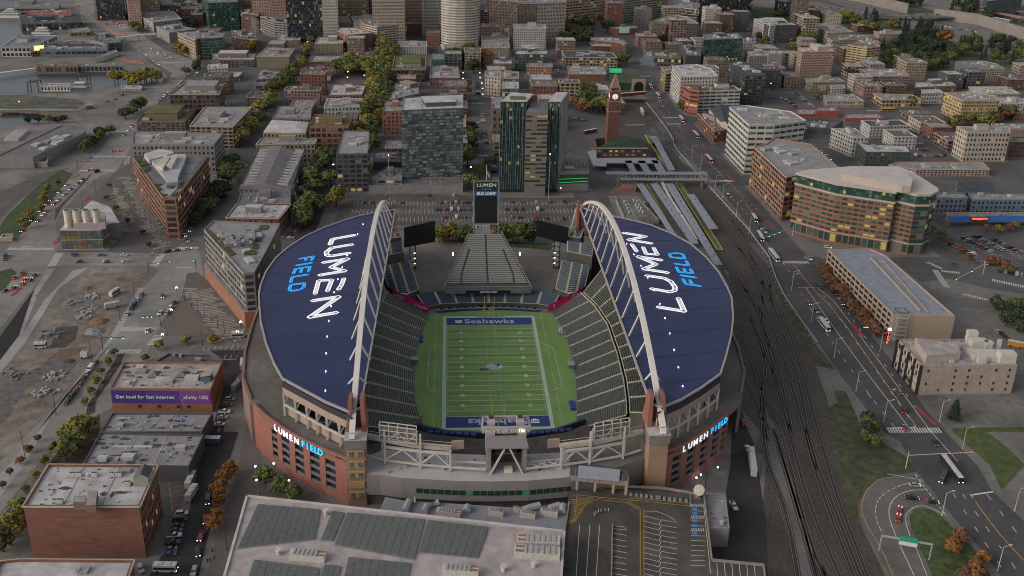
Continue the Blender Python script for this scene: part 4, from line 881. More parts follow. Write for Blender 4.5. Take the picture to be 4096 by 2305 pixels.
def build(label,t,s,base,wall='rb',roof='g',sty='g',fl=None,name='office_block',lit=.03,z0=0,units=None,pent=None,gp=None,cat='building',bay=None,green=False,extra=None,slope=0,grp=None,top=None,setb=0):
 q=quadpts(t,s,0)
 if isinstance(base,str):
  i=0;b_=base
  if ';' in base:i,b_=base.split(';');i=int(i)
  bt=q[i][0]
  if ':' in b_:bt,b_=b_.split(':')
  bx,by=map(float,b_.split(','));h=hof(tp(*q[i]),tp(bt,bx,by))
 else:h=base
 pts=[P(*a,h) for a in q];pts=[Vector((p.x,p.y)) for p in pts]
 if len(pts)==3:pts.append(pts[0]+pts[2]-pts[1])
 pts=[Vector(p) for p in ccw([tuple(p) for p in pts])]
 c=sum(pts,Vector((0,0)))/len(pts)
 e=empty(name,(c.x,c.y,z0),label,cat,grp);FOOT.append(([tuple(p) for p in pts],label,h))
 wm=wc(wall);rm=rc(roof)
 n=len(pts);par=.9
 def inset(d):
  o=[]
  for i in range(n):
   a,b,cc=pts[i-1],pts[i],pts[(i+1)%n];d1=(b-a).normalized();d2=(cc-b).normalized();n1=Vector((-d1 .y,d1 .x));n2=Vector((-d2 .y,d2 .x))
   m=n1+n2;m=m/max(.3,m.dot(n1)) if m.length>.1 else n1;o.append(b+m*d)
  return o
 ins=inset(.45)
 b=MB()
 for i in range(n):
  a,cc=pts[i],pts[(i+1)%n];ia,ic=ins[i],ins[(i+1)%n]
  b.face([(*a,z0),(*cc,z0),(*cc,h),(*a,h)],wm);b.face([(*a,h),(*cc,h),(*ic,h),(*ia,h)],unitm if wall in('gl',) else wm);b.face([(*ic,h),(*ic,h-par),(*ia,h-par),(*ia,h)],wm)
 wo=b.obj('wall',e)
 if slope:
  ln=[(pts[(i+1)%n]-pts[i]).length for i in range(4)];k=0 if ln[0]>=ln[1] else 1
  A,B_,C2,D=[pts[(k+i)%4] for i in range(4)];m1=(B_+C2)/2;m2=(D+A)/2;hip=slope>0
  if hip:dd=(m1-m2).normalized()*min((B_-C2).length/2,(m1-m2).length*.35);m1-=dd;m2+=dd
  zz=h+abs(slope);b=MB();b.face([(*A,h+.02),(*B_,h+.02),(*m1,zz),(*m2,zz)],rm);b.face([(*C2,h+.02),(*D,h+.02),(*m2,zz),(*m1,zz)],rm)
  b.face([(*B_,h+.02),(*C2,h+.02),(*m1,zz)],rm if hip else wm);b.face([(*D,h+.02),(*A,h+.02),(*m2,zz)],rm if hip else wm);b.obj('roof',e)
 else:
  b=MB();b.face([(*p,h-par+.05) for p in ins],rm);ro=b.obj('roof',e)
  rr=random.Random(hash(label)%9973 if 0 else sum(map(ord,label)))
  area=abs(sum(pts[i].x*pts[(i+1)%n].y-pts[(i+1)%n].x*pts[i].y for i in range(n)))/2
  u=int(min(14,2+area/130)) if units is None else units
  A=pts[0];ax=(pts[1]-pts[0]);ay=(pts[-1]-pts[0]);rz=atan2(ax.y,ax.x)
  for i in range(u):
   fx,fy=rr.uniform(.14,.86),rr.uniform(.14,.86);p=A+ax*fx+ay*fy if n==4 else c+(pts[rr.randrange(n)]-c)*rr.uniform(.1,.65)
   sz=rr.uniform(.7,1)*max(1.2,min(6,sqrt(area)/9));hh_=rr.uniform(.5,1.6)
   k=rr.random();b=MB()
   if k<.55:b.box((p.x,p.y,h-par),(sz*rr.uniform(.7,2),sz,hh_+.5),rz,unitm)
   elif k<.8:b.tube([(p.x,p.y,h-par),(p.x,p.y,h+.6)],rr.uniform(.4,.9),8,unitm)
   else:b.box((p.x,p.y,h-par),(sz*2.4,sz*.35,.6),rz+(pi/2 if rr.random()<.5 else 0),unitm)
   b.obj('roof_unit',e)
  b=MB()
  for i in range(int(min(40,area/22))):
   if n!=4:break
   fx,fy=rr.uniform(.06,.94),rr.uniform(.06,.94);p=A+ax*fx+ay*fy
   b.box((p.x,p.y,h-par+.06),(rr.uniform(.3,1.4),rr.uniform(.3,.9),rr.uniform(.1,.5)),rz,rc(rr.choice('wdgs')))
  if n==4 and area>300:
   for f in(.33,.66):
    p,q2=A+ax*f,A+ax*f+ay;b.bar((*(p+ay*.03),h-par+.1),(*(q2-ay*.03),h-par+.1),.35,.12,rc('g' if roof in 'wd' else 'w'))
  if b.f:b.obj('roof_clutter',ro)
  if pent is None:pent=area>500 and n==4 and h>9
  if pent and n==4:
   pc=A+ax*rr.uniform(.4,.6)+ay*rr.uniform(.45,.7);w_,d_=ax.length*rr.uniform(.18,.34),ay.length*rr.uniform(.18,.32)
   if pent is True:pass
   else:pc=A+ax*pent[0]+ay*pent[1];w_,d_=ax.length*pent[2],ay.length*pent[3]
   ph=3.6 if pent is True or len(pent)<5 else pent[4]
   pb_=MB().box((pc.x,pc.y,h-par),(w_,d_,ph+par),rz,wm if wall not in('rb','db') else wc('gy'));pb_.obj('penthouse',e)
   MB().box((pc.x,pc.y,h+ph),(w_*1.02,d_*1.02,.25),rz,rm).obj('penthouse_roof',e)
 if wall in('rb','db','tn','cr','pk','wh','or_','pu','yl') and not slope:
  b=MB();o2=inset(-.35)
  for i in range(n):b.bar((*o2[i],h-.35),(*o2[(i+1)%n],h-.35),.5,.5,wc('cr') if wall!='wh' else wc('wh'))
  b.obj('cornice',e)
 if sty!='0':
  byw,ww,fh=STY[sty];byw=bay or byw;ww=ww*byw/STY[sty][0]
  hh0=h-z0;fl=fl or max(1,round(hh0/3.7));fhgt=(hh0-.8)/fl;wh_=fhgt*fh
  pal=GG if green else GL
  rr=random.Random(len(label)*7+fl)
  cells=[]
  for i in range(n):
   a,cc=pts[i],pts[(i+1)%n];d=(cc-a);L=d.length
   if L<3:continue
   d/=L;nn=Vector((d.y,-d.x));mid=(a+cc)/2
   if(Vector((CX,CY))-mid).dot(nn)<-.05*(Vector((CX,CY))-mid).length:continue
   nb=max(1,int((L-.6)/byw));st_=L/nb;rz=atan2(d.y,d.x)
   for f in range(fl):
    for k in range(nb):
     p=a+d*(st_*(k+.5))+nn*.05;cells.append((p.x,p.y,z0+fhgt*f+fhgt*(1-fh)*.55,rz,ww*st_/byw if sty in 'crpw' else ww))
  if cells:
   dist=proj((c.x,c.y,h))[2];pxh=wh_*F/dist
   big=90 if pxh>5 else 0
   cells.sort(key=lambda v:-v[2]+((v[0]-CX)**2+(v[1]-CY)**2)**.5*.01)
   zs={}
   rest={}
   for i,(x,y,z,rz,w) in enumerate(cells):
    if rr.random()<lit:m=pal[3]
    elif sty=='p':m=pal[0]
    else:m=pal[0 if rr.random()<.6 else(1 if rr.random()<.7 else 2)]
    if i<big:
     o=bpy.data.objects.new('window',pane(w,wh_,m));COL.objects.link(o);o.parent=e;o.location=(x-e.location.x,y-e.location.y,z-e.location.z);o.rotation_euler=(0,0,rz);NWIN[0]+=1
    else:rest.setdefault(0,MB()).box((x,y,z),(w,.16,wh_),rz,m)
   for mb in rest.values():mb.obj('windows',e,kind='stuff')
 return e,pts,h
BL=[('long pier shed with grey green roof at the water far top left','00','-60,78 590,76 605,10 -50,10',12,'gy','s','r',2,'pier_shed'),('brown timber pier shed with small orange tower by the ferry','00','275,150 715,152 695,85 272,85',9,'db','r','g',2,'pier_shed'),('navy roofed pier building standing over the water','00','215,245 832,222 820,165 190,165',10,'gl','n','c',2,'pier_building'),('low grey firehouse on the pier beside the tugboat','00','705,325 905,318 880,270 700,290',6,'tn','g','w',1,'pier_building'),('ferry terminal with wide dark roof and four pale skylights','00','10,472 300,472 570,356 185,352',13,'wh','s','w',2,'ferry_terminal'),('terminal hall with sloping dark roof and orange lit columns','00','1090,432 1222,425 1110,315 950,320',12,'gl','s','c',2,'terminal_hall'),('long low covered walkway with blue grey roof beside the ferry terminal','00','400,498 1075,492 1070,462 400,462',9,'bl','s','r',1,'covered_walkway'),('glazed passenger shed on the dock edge, western one with brown panels','00','372,662 775,660 765,642 350,645',9,'br','g','w',1,'dock_shed'),('open dock shed with lit rail on the dock edge, eastern one','00','780,660 1235,655 1240,640 778,642',8,'gy','g','w',1,'dock_shed'),('toll plaza canopy on a slant above queued cars','00','962,585 1010,575 1185,515 1140,505',6,'wh','g','0',1,'canopy'),('white floating dock building with two gabled blocks in the slip','00','405,858 700,860 700,840 405,838',7,'wh','g','g',1,'dock_building'),('long white trailer office at the edge of the gravel lot','00','1222,890 1420,890 1420,862 1222,862','1222,918','wh','w','g',1,'trailer'),('grey container warehouse with white strips along its roof','00','600,1449 860,1330 855,1255 620,1255 | 01:-50,130 330,130',10,'gy','m','0',1,'warehouse'),('blue clad shed with pale gable roof on the dock','01','230,85 470,85 540,25 250,25',8,'bl','g','0',1,'shed'),('stacked container store with blue container row in front','01','190,175 470,180 480,125 200,120',5,'tn','d','0',1,'shed'),('yellow topped container pair at the west kerb','01','5,940 120,940 125,905 30,905',3,'yl','t','0',1,'container'),('dark blue glass office tower behind the bus lanes, top left','00','960,-20 1235,-20 1240,-90 930,-90',34,'sl','d','c',10,'office_tower'),('cream hotel tower with two narrow faces above the white block','00','1265,-150 1390,-150 1395,-260 1230,-260',62,'pk','g','g',16,'hotel_tower'),('long cream terminal annex behind the white block','00','1385,-20 1600,-20 1600,-90 1385,-90',33,'cr','g','g',8,'office_block'),('white six storey office with dark penthouse and roof terrace','00','1540,225 1822,190 1745,110 1385,110 1380,150','1545,330','wh','g','w',6,'office_block',dict(pent=(.4,.5,.6,.5,6))),('low grey parking block beside the white six storey office','00','1700,330 1975,290 1800,255 1570,260','1710,440','gy','g','0',3,'parking_block'),('six storey tan office with gridded windows at the bend of the avenue','00','1960,400 1975,390 2100,360 1980,310 1785,325',26,'tn','g','g',6,'office_block'),('green glass fronted corner office with grey concrete frame','00','2015,385 2240,375 2270,330 2000,325','2020,600','gy','g','c',7,'office_block',dict(green=True)),('dark green glass apartment tower behind the corner office','00','2090,30 2395,20 2400,-50 2030,-50','2100,320','gg','s','c',11,'apartment_tower',dict(green=True,lit=.02)),('red brick warehouse with arched fronts behind the glass tower','00','1830,90 2030,90 2030,30 1815,30',20,'rb','m','g',5,'brick_warehouse'),('small red brick block at the foot of the dark green tower','00','1930,150 2035,145 2035,105 1930,108',17,'rb','g','g',4,'brick_warehouse'),('brown block with long cornice at the top left skyline','00','1620,50 2000,60 1900,-10 1610,-10',20,'br','g','g',4,'brick_block'),('dark brick steam plant with a tall square chimney','00','2350,375 2576,400 2560,300 2330,300',17,'db','m','g',4,'steam_plant'),('brick hotel with stepped grey roof left of the steam plant','00','2420,130 2600,150 2590,80 2405,90',26,'db','g','g',6,'brick_hotel'),('stepped white rooftop office over a brown brick base','00','2205,600 2560,600 2576,540 2130,540','2210,680','br','w','w',4,'office_block',dict(pent=(.55,.6,.8,.5,5))),('pale low block with white roof beside the tree lined avenue','00','2090,690 2290,680 2290,645 2100,645',11,'wh','w','g',3,'low_block'),('grey concrete framed loft block with tall windows','00','2110,790 2400,770 2450,722 2200,722 2050,745','2120,850','gy','w','w',4,'loft_block'),('dark brick office with green roof garden above glass floors','00','1705,950 2200,950 2255,835 1850,840',23,'db','g','w',5,'office_block',dict(pent=(.52,.55,.62,.5,5))),('dark brown office with planted terrace round a pale penthouse','00','1370,1225 1860,1225 1985,1080 1500,1080','1370,1320','br','v','w',5,'office_block',dict(pent=(.48,.5,.66,.6,5))),('tan office with pale grey roof and rows of small top windows','00','1910,1265 2340,1275 2530,1075 2060,1075','01:1915,40','tn','g','w',6,'office_block'),('wide low grey roofed block filling the corner by the avenue','01','1330,5 2150,5 | 00:2245,1335 1340,1325','1;2185,285','gy','g','g',5,'low_block'),('grey parking garage with sloping decks below the steel tower','10','180,215 425,235 410,170 -50,160 | 00:2520,130',24,'gy','m','p',7,'parking_garage'),('buff stone block with arched windows and small roof hut at the park','10','210,410 440,400 465,345 240,345','215,460','cr','w','g',5,'stone_block',dict(lit=.12)),('long buff stone block with ornate stepped roofline','10','5,570 330,570 385,490 100,480','10,685','tn','g','g',5,'stone_block'),('tan block with arched bays and roof terrace above the brick row','10','595,440 870,440 895,375 630,375','600,540','tn','w','g',5,'stone_block'),('low red brick fronted row with ribbed grey roof','10','545,615 850,615 870,560 575,560',9,'rb','g','g',2,'brick_row'),('ornate red brick block with blue bay windows and white roof','10','930,350 1180,330 1060,290 1000,275 840,275 810,310','935,520','rb','w','g',7,'brick_block',dict(lit=.12)),('pale triangular parking garage with striped open decks','10','1215,270 1445,245 1330,205 1040,190 1085,240','1220,490','cr','m','p',9,'parking_garage'),('stone block with pyramid roof corner beside the tan block','10','690,215 970,230 920,160 720,165','690,360','cr','g','g',7,'stone_block',dict(slope=3)),('white windowed office above the red brick row','10','985,210 1260,200 1200,145 960,165',28,'wh','g','g',7,'office_block'),('plain dark brick block with blank side left of the round tower','10','1500,235 1775,235 1770,215 1500,213','1500,360','rb','g','g',6,'brick_block'),('brick block with rows of arches at the foot of the round tower','10','1710,330 1850,330 1860,300 1715,305','1715,460','ob','g','g',5,'brick_block'),('grey block with low cream wing and flat roof','10','1430,470 1720,470 1715,415 1440,412','1430,550','wh','g','g',4,'stone_block'),('low row under the trees with brown flat roofs','10','930,600 1185,590 1190,525 940,530',10,'db','d','0',2,'brick_row'),('dark brick loft with green roof and stacked white plant units','10','1370,700 1700,700 1705,560 1400,560','1395,830','db','v','w',3,'loft_block',dict(pent=(.55,.55,.6,.6,3))),('block wrapped in green scaffolding sheet','10','1765,600 2000,600 2000,545 1765,540','1765,660','tq','g','0',4,'scaffolded_block'),('pink brick block with cluttered grey roof','10','1750,780 2045,780 2030,670 1765,660','1750,860','pu','g','g',3,'brick_block'),('long grey roofed row over dark ground floor, left of the avenue trees','10','0,800 170,790 270,715 20,710',10,'br','g','g',3,'brick_row'),('low block with sloped metal edge by the tree avenue','10','0,855 165,855 190,800 0,790',8,'gy','s','c',2,'low_block'),('ribbed grey roofed brick hall beside the plane trees','10','415,808 740,808 760,715 480,710','415,850','rb','g','g',2,'brick_hall'),('curved dark red parapet block behind the brick hall','10','490,712 770,712 770,675 510,672',10,'rb','d','0',2,'brick_hall'),('pink brick hotel with bay windows and dark roof','10','285,905 640,912 650,872 320,868','285,1060','pu','d','g',5,'brick_hotel'),('white roofed block with red brick front band','10','730,960 1070,950 1105,860 770,848',13,'ob','w','g',3,'brick_block'),('grey roofed white stucco block below the red band','10','685,1080 1040,1070 1075,990 720,990',13,'wh','g','g',3,'stucco_block'),('low block with two glass skylight boxes on its roof','10','165,1185 550,1190 560,1075 230,1070',12,'gy','g','g',3,'low_block'),('block draped in white protective sheeting on the roof','10','70,1335 500,1340 530,1230 160,1205',16,'tn','w','g',4,'sheeted_block',dict(slope=2)),('orange brick loft with solar panels and roof garden','10','540,1275 930,1275 975,1160 590,1150','11:545,100','ob','v','w',5,'loft_block',dict(pent=(.5,.45,.6,.35,3))),('brick block with pale side wall against the glass tower','10','1272,1118 1478,1118 1480,1018 1300,1015','1278,1360','ob','g','g',6,'brick_block'),('low stepped roofs with curved dark slope behind the glass tower','10','1330,1010 1640,940 1640,830 1400,840',12,'br','g','g',3,'brick_block'),('dark gridded loft with white corner terraces near the north lot','11','805,100 1125,95 1140,-30 | 10:1140,1315 870,1310','785,490','dg','g','w',8,'loft_block',dict(lit=.12)),('grey roofed block with tan plant rooms above the long sawtooth hall','11','0,5 590,-5 | 10:610,1395 50,1395',17,'tn','g','g',4,'office_block'),('flat grey terraces of a low block with seating below the glass tower','11','1140,345 1470,345 1470,235 1300,235',10,'gy','p','r',2,'podium_block',dict(units=9)),('low dark pavilion between loft and glass tower','11','1180,185 1470,180 1400,70 1180,80',7,'dg','m','0',2,'pavilion'),('grey stone podium along the north lot under the glass tower','11','1140,420 2080,420 2090,330 1150,340','1140,495','gy','m','0',2,'podium_block',dict(units=0)),('cream corner hotel with arched upper windows by the avenue','10','2305,760 2460,775 2455,710 2310,712','2310,980','cr','g','g',6,'stone_block'),('long cream block right of the arched corner hotel','10','2460,790 2640,790 2640,720 2450,720','2470,900','cr','g','g',4,'stone_block'),('small round roofed cream block with green glass floor beside the twin towers','10','2480,885 2640,885 2640,825 2490,825',22,'wh','w','c',5,'office_block',dict(green=True)),('narrow stone block with grey roof against the dark glass tower','10','2380,1090 2480,1090 2490,970 2365,970','2385,1440','br','g','g',5,'brick_block'),('windowless grey slab block behind the cream hotels','10','2270,410 2545,400 2540,285 2275,290','2272,520','wh','g','0',6,'stone_block'),('brown classical block with red roof behind the windowless slab','10','2250,270 2500,270 2490,240 2250,240',26,'tn','r','g',7,'stone_block'),('tan block with small square windows beside the orange tree','10','2350,480 2550,480 2550,440 2350,440','2350,575','cr','g','g',4,'stone_block'),('yellow brick block with a tall arch beside the tan block','10','2275,480 2345,480 2345,450 2275,450','2275,570','yl','g','0',4,'stone_block'),('low brown block with white vented roof near the orange tree','10','2380,640 2576,640 2576,600 2390,590',12,'br','w','g',3,'brick_block'),('pale eleven storey hotel with white cornice beside the dark park','20','20,285 345,285 335,240 10,240','22,505','wh','w','s',9,'hotel_block'),('dark loft with white roof fittings in front of the pale hotel','20','30,545 355,545 355,505 40,505','30,720','dg','w','w',6,'loft_block',dict(green=True)),('orange brick block with a grey side below the dark loft','20','150,665 405,672 400,640 165,632','155,780','or_','g','g',4,'brick_block'),('long tan framed loft block with black flat roof','20','540,575 1060,580 1010,530 830,510 500,508','540,690','tn','n','w',4,'loft_block',dict(lit=.15)),('red brick block with painted lofts sign on its side','20','575,745 940,745 930,665 560,660','580,820','rb','g','0',4,'brick_block'),('low white roofed lighting showroom by the tower','20','600,900 975,905 950,860 620,825','690,950','wh','w','0',2,'showroom'),('red brick wedge block with grey roof beside the dark park','20','795,395 1150,440 1120,400 1000,370 800,372','800,500','rb','g','g',5,'brick_block'),('brick block with pale green billboard above the viaduct road','20','1070,290 1265,280 1240,255 980,270','1075,360','rb','g','0',3,'brick_block'),('cream classical office with wide cornice and penthouse floors','20','1380,250 1880,235 1760,170 1640,150 1500,180 1400,215','1385,400','cr','g','g',6,'stone_office',dict(lit=.02)),('cream and green glass office tower behind the classical office','20','1045,-40 1530,-90 1450,-160 1030,-120','1045,240','cr','g','w',11,'office_tower',dict(green=True)),('rust brown office with overhanging ribbed floors','20','550,-20 1000,-60 940,-120 540,-100',42,'pk','r','r',9,'office_tower'),('grey stone courthouse with arched loggia, top centre','20','260,30 545,20 540,-60 260,-50',56,'cr','g','v',11,'courthouse'),('brown stone hotel tower with green awnings, top centre','20','-80,40 255,35 250,-40 -90,-40','-80,240','tn','s','v',12,'stone_tower'),('brown striped twin wing office right of the round tower','10','2350,0 2640,20 2640,-40 2350,-50',50,'br','g','v',11,'office_tower'),('tan tower with ribbed front at the top left skyline','10','-60,-180 140,-180 120,-260 -60,-260',70,'pk','g','g',15,'stone_tower'),('slim pink stone tower beside the dark steel tower','10','130,-140 290,-140 290,-220 130,-220',66,'pk','g','v',16,'stone_tower'),('dark blue steel office tower with fine vertical mullions','10','290,-150 655,-150 650,-230 280,-230',78,'sl','d','c',18,'office_tower'),('white concrete tower with square windows beside the steel tower','10','655,-120 815,-120 815,-200 655,-200',74,'wh','g','s',17,'office_tower'),('tan stone hotel with many windows above the parking decks','10','820,-60 1100,-60 1100,-140 820,-140',52,'tn','g','g',11,'stone_tower',dict(lit=.12)),('pale stone tower with flat fronts left of the brick and cream tower','10','1165,-160 1495,-160 1490,-240 1160,-240',84,'cr','g','s',19,'stone_tower'),('cream topped red brick tower beside the dark brick block','10','1500,-60 1660,-60 1660,-110 1500,-110',52,'pu','g','s',11,'stone_tower'),('white tower behind the brick and cream tower','10','1665,-100 1855,-100 1850,-180 1660,-180',66,'wh','g','s',14,'stone_tower'),('brown brick block with flat roof left of the white round tower','10','1665,165 1840,170 1835,110 1660,110',22,'db','g','0',5,'brick_block'),('black curved glass skyscraper base at the top right of centre','20','1910,-300 2460,-330 2450,-420 1900,-400','1915,270','sl','d','c',26,'skyscraper'),('low grey civic block with glazed roof edge beside the skyscraper','20','1640,70 1900,100 1900,-20 1640,-40',22,'wh','g','c',5,'civic_block'),('white apartment block with two grey wings far right of the skyscraper','20','2435,190 2600,260 | 30:210,235 150,180 -20,175',27,'wh','w','g',8,'apartment_block'),('dark glass apartment tower with roof terrace beside the playground','20','1930,400 2325,385 2260,330 1920,340','20:1935,690','gl','s','c',12,'apartment_tower',dict(green=True,lit=.02)),('grey angular museum block beside the dark glass tower','20','1750,560 1905,560 1905,480 1680,440',20,'sl','m','0',4,'museum_block'),('low station hall with orange lit glass front','20','1430,580 1705,590 1700,520 1400,510',12,'dg','v','w',2,'station_hall',dict(lit=.3)),('small grey box beside the orange lit hall','20','1320,570 1425,575 1410,520 1320,515','1320,660','bl','m','0',3,'small_block'),('white small apartment block behind the dark glass tower','20','2330,430 2445,430 2445,380 2330,390','2330,510','wh','m','g',4,'apartment_block'),('pale grey blank sided block right of the glass tower','20','2390,560 2600,560 | 20:2560,505 2350,505','20:2400,700','gy','w','g',7,'apartment_block'),('black topped office with four cream framed bays','20','2350,760 2560,760 2430,650 2250,600 2160,620','20:2365,1060','sl','n','w',9,'office_block',dict(green=False)),('narrow yellow bay windowed apartment block','20','1545,740 1605,735 1590,670 1500,670','1560,930','yl','m','w',6,'apartment_block'),('large pale hotel with flat stepped roof beside the icon block','20','1700,775 2070,765 2000,690 1850,645 1610,660','20:1640,1080','wh','w','g',9,'hotel_block'),('white striped apartment block with green roof and red corner','20','1880,915 2300,905 2230,860 1850,850','20:1885,1130','wh','v','r',6,'apartment_block'),('grey wing of the striped block with red fin','20','1790,900 1885,915 1850,850 1705,850','20:1795,1160','rd','v','r',6,'apartment_block'),('red brick station hall with red tiled roof edge','20','2040,1320 2160,1300 2020,1150 1870,1140','2040,1440','rb','r','g',3,'brick_hall'),('grey gabled hall behind the red brick hall','20','2100,1230 2190,1280 2190,1060 1985,1100',15,'cr','n','0',3,'old_hall',dict(slope=-3)),('green glass and white banded office beside the avenue','20','2385,1250 2640,1250 | 30:380,1210 230,1120 | 20:2360,1060 2190,1075','21:2330,310','wh','g','r',9,'office_block',dict(green=True)),('long orange brick office with curved parapet beside the avenue','31','185,330 300,310 720,245 430,0 60,-60 | 30:-20,1449 | 21:2430,20','31:130,780','or_','g','w',9,'office_block',dict(pent=(.4,.5,.3,.25))),('red and white striped tall apartment slab','30','345,520 668,515 640,485 300,480','330,780','pk','w','s',10,'apartment_tower',dict(pent=(.55,.5,.25,.8,5))),('yellow striped tall apartment block','30','800,450 1000,480 1130,465 1060,430 880,425','790,700','yl','m','r',10,'apartment_tower',dict(units=3)),('pink and cream stepped apartment block on the hillside, tallest wing','30','590,155 745,160 690,125 500,105','600,240','cr','g','g',6,'apartment_block'),('cream apartment block with red balconies on the hillside','30','600,330 850,320 740,265 460,230','590,450','cr','g','g',5,'apartment_block'),('dark red apartment wing left of the cream hillside block','30','400,240 470,225 500,190 320,195','430,320','pu','d','g',4,'apartment_block'),('grey and cream long apartment row on the hillside','30','650,410 1120,380 1080,350 850,350 600,380',15,'cr','m','g',5,'apartment_block'),('cream and terracotta apartment block with round corner tower','30','1120,345 1350,340 1340,310 1065,312','1120,440','pk','g','g',5,'apartment_block'),('low brick block among hillside trees','30','900,260 1050,250 1120,220 845,235','905,330','rb','m','g',3,'brick_block'),('dark green apartment block with white window columns','30','0,255 300,250 240,222 -60,222','5,440','dg','w','g',7,'apartment_block'),('plain grey block at the left edge of the hillside street','30','10,540 150,540 130,510 0,505','20,740','gy','w','0',6,'apartment_block'),('dark red brick hotel with vertical painted sign','30','1050,765 1420,765 1390,720 1280,690 930,690','1050,930','pu','g','s',6,'brick_hotel'),('tan two storey block with lit upper windows','30','430,825 775,820 700,780 370,785','430,920','tn','g','g',3,'low_block',dict(lit=.2)),('small white stucco house block behind the car lot','30','640,890 775,885 760,855 630,855','640,960','wh','g','g',3,'low_block'),('cream fronted two storey hall with long cornice','30','590,1015 970,1015 840,945 560,960','590,1080','cr','g','g',2,'low_block'),('yellow trimmed low block at the lit junction','30','1150,1000 1545,1000 1450,950 1060,940','1150,1080','yl','g','w',2,'low_block',dict(lit=.1)),('brick block with white roof and one tree beside it','30','1475,880 1900,860 1850,820 1480,822','1480,970','br','w','g',3,'brick_block'),('white walled low block with dark base near the hotel','30','1550,935 1765,930 1720,900 1550,900','1550,1050','wh','w','g',3,'low_block'),('cream U shaped apartment block with teal roof','30','1900,690 2385,690 2300,640 2150,610 1890,615','2030,830','bg','s','g',6,'apartment_block'),('long white roofed market hall with row of dark arches','30','2050,940 2540,940 2400,870 2020,870',9,'cr','w','g',2,'market_hall'),('orange cream hotel with three wings and painted name','30','1960,1010 2330,1010 2280,960 2000,920 1775,930','30:1910,1220','yl','g','s',6,'hotel_block'),('brick and white block at the right edge behind the hotel','30','2350,1040 2600,1040 2600,990 2330,990','2360,1130','wh','w','g',3,'low_block'),('red fronted garage with flat pale roof','30','290,1150 520,1145 500,1095 280,1095','290,1190','rd','g','0',1,'low_block'),('taller red fronted shop beside the flat garage','30','490,1115 720,1115 680,1080 480,1080','500,1190','rd','g','0',2,'low_block'),('red walled shop with pale roof near the junction','30','780,1190 1165,1190 1110,1145 770,1140','790,1230','rd','g','0',1,'low_block'),('brown roofed pavilion with dark recessed windows','30','1400,1155 1650,1150 1590,1110 1320,1105','1400,1230','br','m','w',2,'low_block'),('grey white four storey block with black roof','30','1030,1270 1430,1262 1330,1205 940,1210','1030,1390','wh','n','g',4,'apartment_block'),('low dark roofed row beside the white gabled block','30','380,1280 640,1290 760,1215 350,1205',7,'dg','d','0',2,'low_block'),('white block with stepped gable parapets','30','860,1380 1010,1380 870,1290 640,1290','31:860,130','wh','g','g',5,'apartment_block'),('dark grey and white apartment block with white roof','31','990,80 1440,80 1390,10 1000,0 | 30:870,1410','31:990,230','dg','w','g',4,'apartment_block',dict(green=True)),('cream apartment tower with blue mural base at the right edge','30','2010,1330 2440,1330 2420,1280 1900,1270','31:2010,180','cr','g','g',6,'apartment_block'),('dark red brick block at the right edge behind the cream tower','30','2450,1420 2640,1420 2640,1380 2450,1380',16,'db','m','g',4,'brick_block'),('low grey roofs behind the cream tower','30','2270,1290 2600,1300 2600,1240 2250,1240',9,'pu','g','0',2,'low_block'),('pink apartment terrace with blue end wall','31','1490,255 2230,255 2160,185 1300,180 1220,210','31:1500,330','pk','g','g',4,'apartment_terrace'),('blue gabled townhouses with dormers, rear row','31','1900,480 2280,480 2230,380 1900,370',10,'bl','n','g',3,'townhouses',dict(slope=-3)),('blue grey townhouses with balconies left of the supermarket sign','31','1700,545 2010,545 1970,490 1700,490','31:1710,700','bl','g','g',3,'townhouses'),('blue grey townhouses above the lit supermarket entrance','31','2060,560 2420,560 2600,560 2600,500 2020,490','31:2070,710','bl','g','g',3,'townhouses'),('supermarket with long blue awning and red lit sign','31','1830,730 2640,720 2640,690 1800,690',6,'tn','g','0',1,'supermarket'),('tan roofed sawtooth market hall with rows of vents','11','-170,440 350,460 470,110 | 11:60,20',15,'gy','m','g',3,'market_hall',dict(slope=-4)),('low roofs with blue plant rooms south of the market hall','11','-190,610 345,600 345,480 -150,480',14,'gy','s','0',3,'low_block',dict(units=14)),('white patched roof brick block near the stadium corner','11','-300,738 230,745 345,605 -190,600',14,'rb','w','g',3,'brick_block'),('grey apartment block on a long orange brick base by the plaza','01','2050,860 2450,1300 2560,1290 | 11:130,1020 240,800 -430,770','1;02:2490,385','gy','g','w',8,'apartment_block',dict(bay=3.6)),('billboard brick warehouse with pale pink roof and skylights','02','1105,1010 2120,1020 2235,745 1250,745','1135,1245','ob','p','0',2,'brick_warehouse',dict(units=8,pent=False)),('low stained grey roof building right behind the corner brick warehouse','03','835,320 1900,345 2050,25 1010,0',8,'dg','g','0',2,'low_warehouse',dict(units=6,pent=False)),('low warehouse with painted roof corner below the billboard wall','02','1010,1449 2030,1445 2140,1255 1130,1255',8,'dg','g','0',2,'low_warehouse',dict(units=4,pent=False)),('corner brick warehouse with white roof and blank south wall','03','235,742 1400,742 1580,335 490,325','1;1470,1270','rb','w','0',5,'brick_warehouse',dict(units=2,pent=False)),('white roofed brick building along the bottom edge','03','-150,1700 1190,1700 1340,1290 200,1280 0,1300',14,'rb','w','g',3,'brick_building',dict(units=3,pent=False)),('dark flat restaurant building with pale skylight dots','02','1555,742 2130,745 2120,675 1770,665 1700,655',5,'dg','d','0',1,'restaurant',dict(units=3)),('tan four storey office with white window frames by the lower avenue','32','1555,785 2512,775 2250,520 1310,512','1520,1075','bg','p','0',4,'office_block',dict(units=2,pent=False)),]
for r in BL:
 lab,t,s,base,wall,roof,sty,fl,name=r[:9];kw=r[9] if len(r)>9 else{}
 build(lab,t,s,base,wall,roof,sty,fl,name,**kw)
print('windows',NWIN[0])
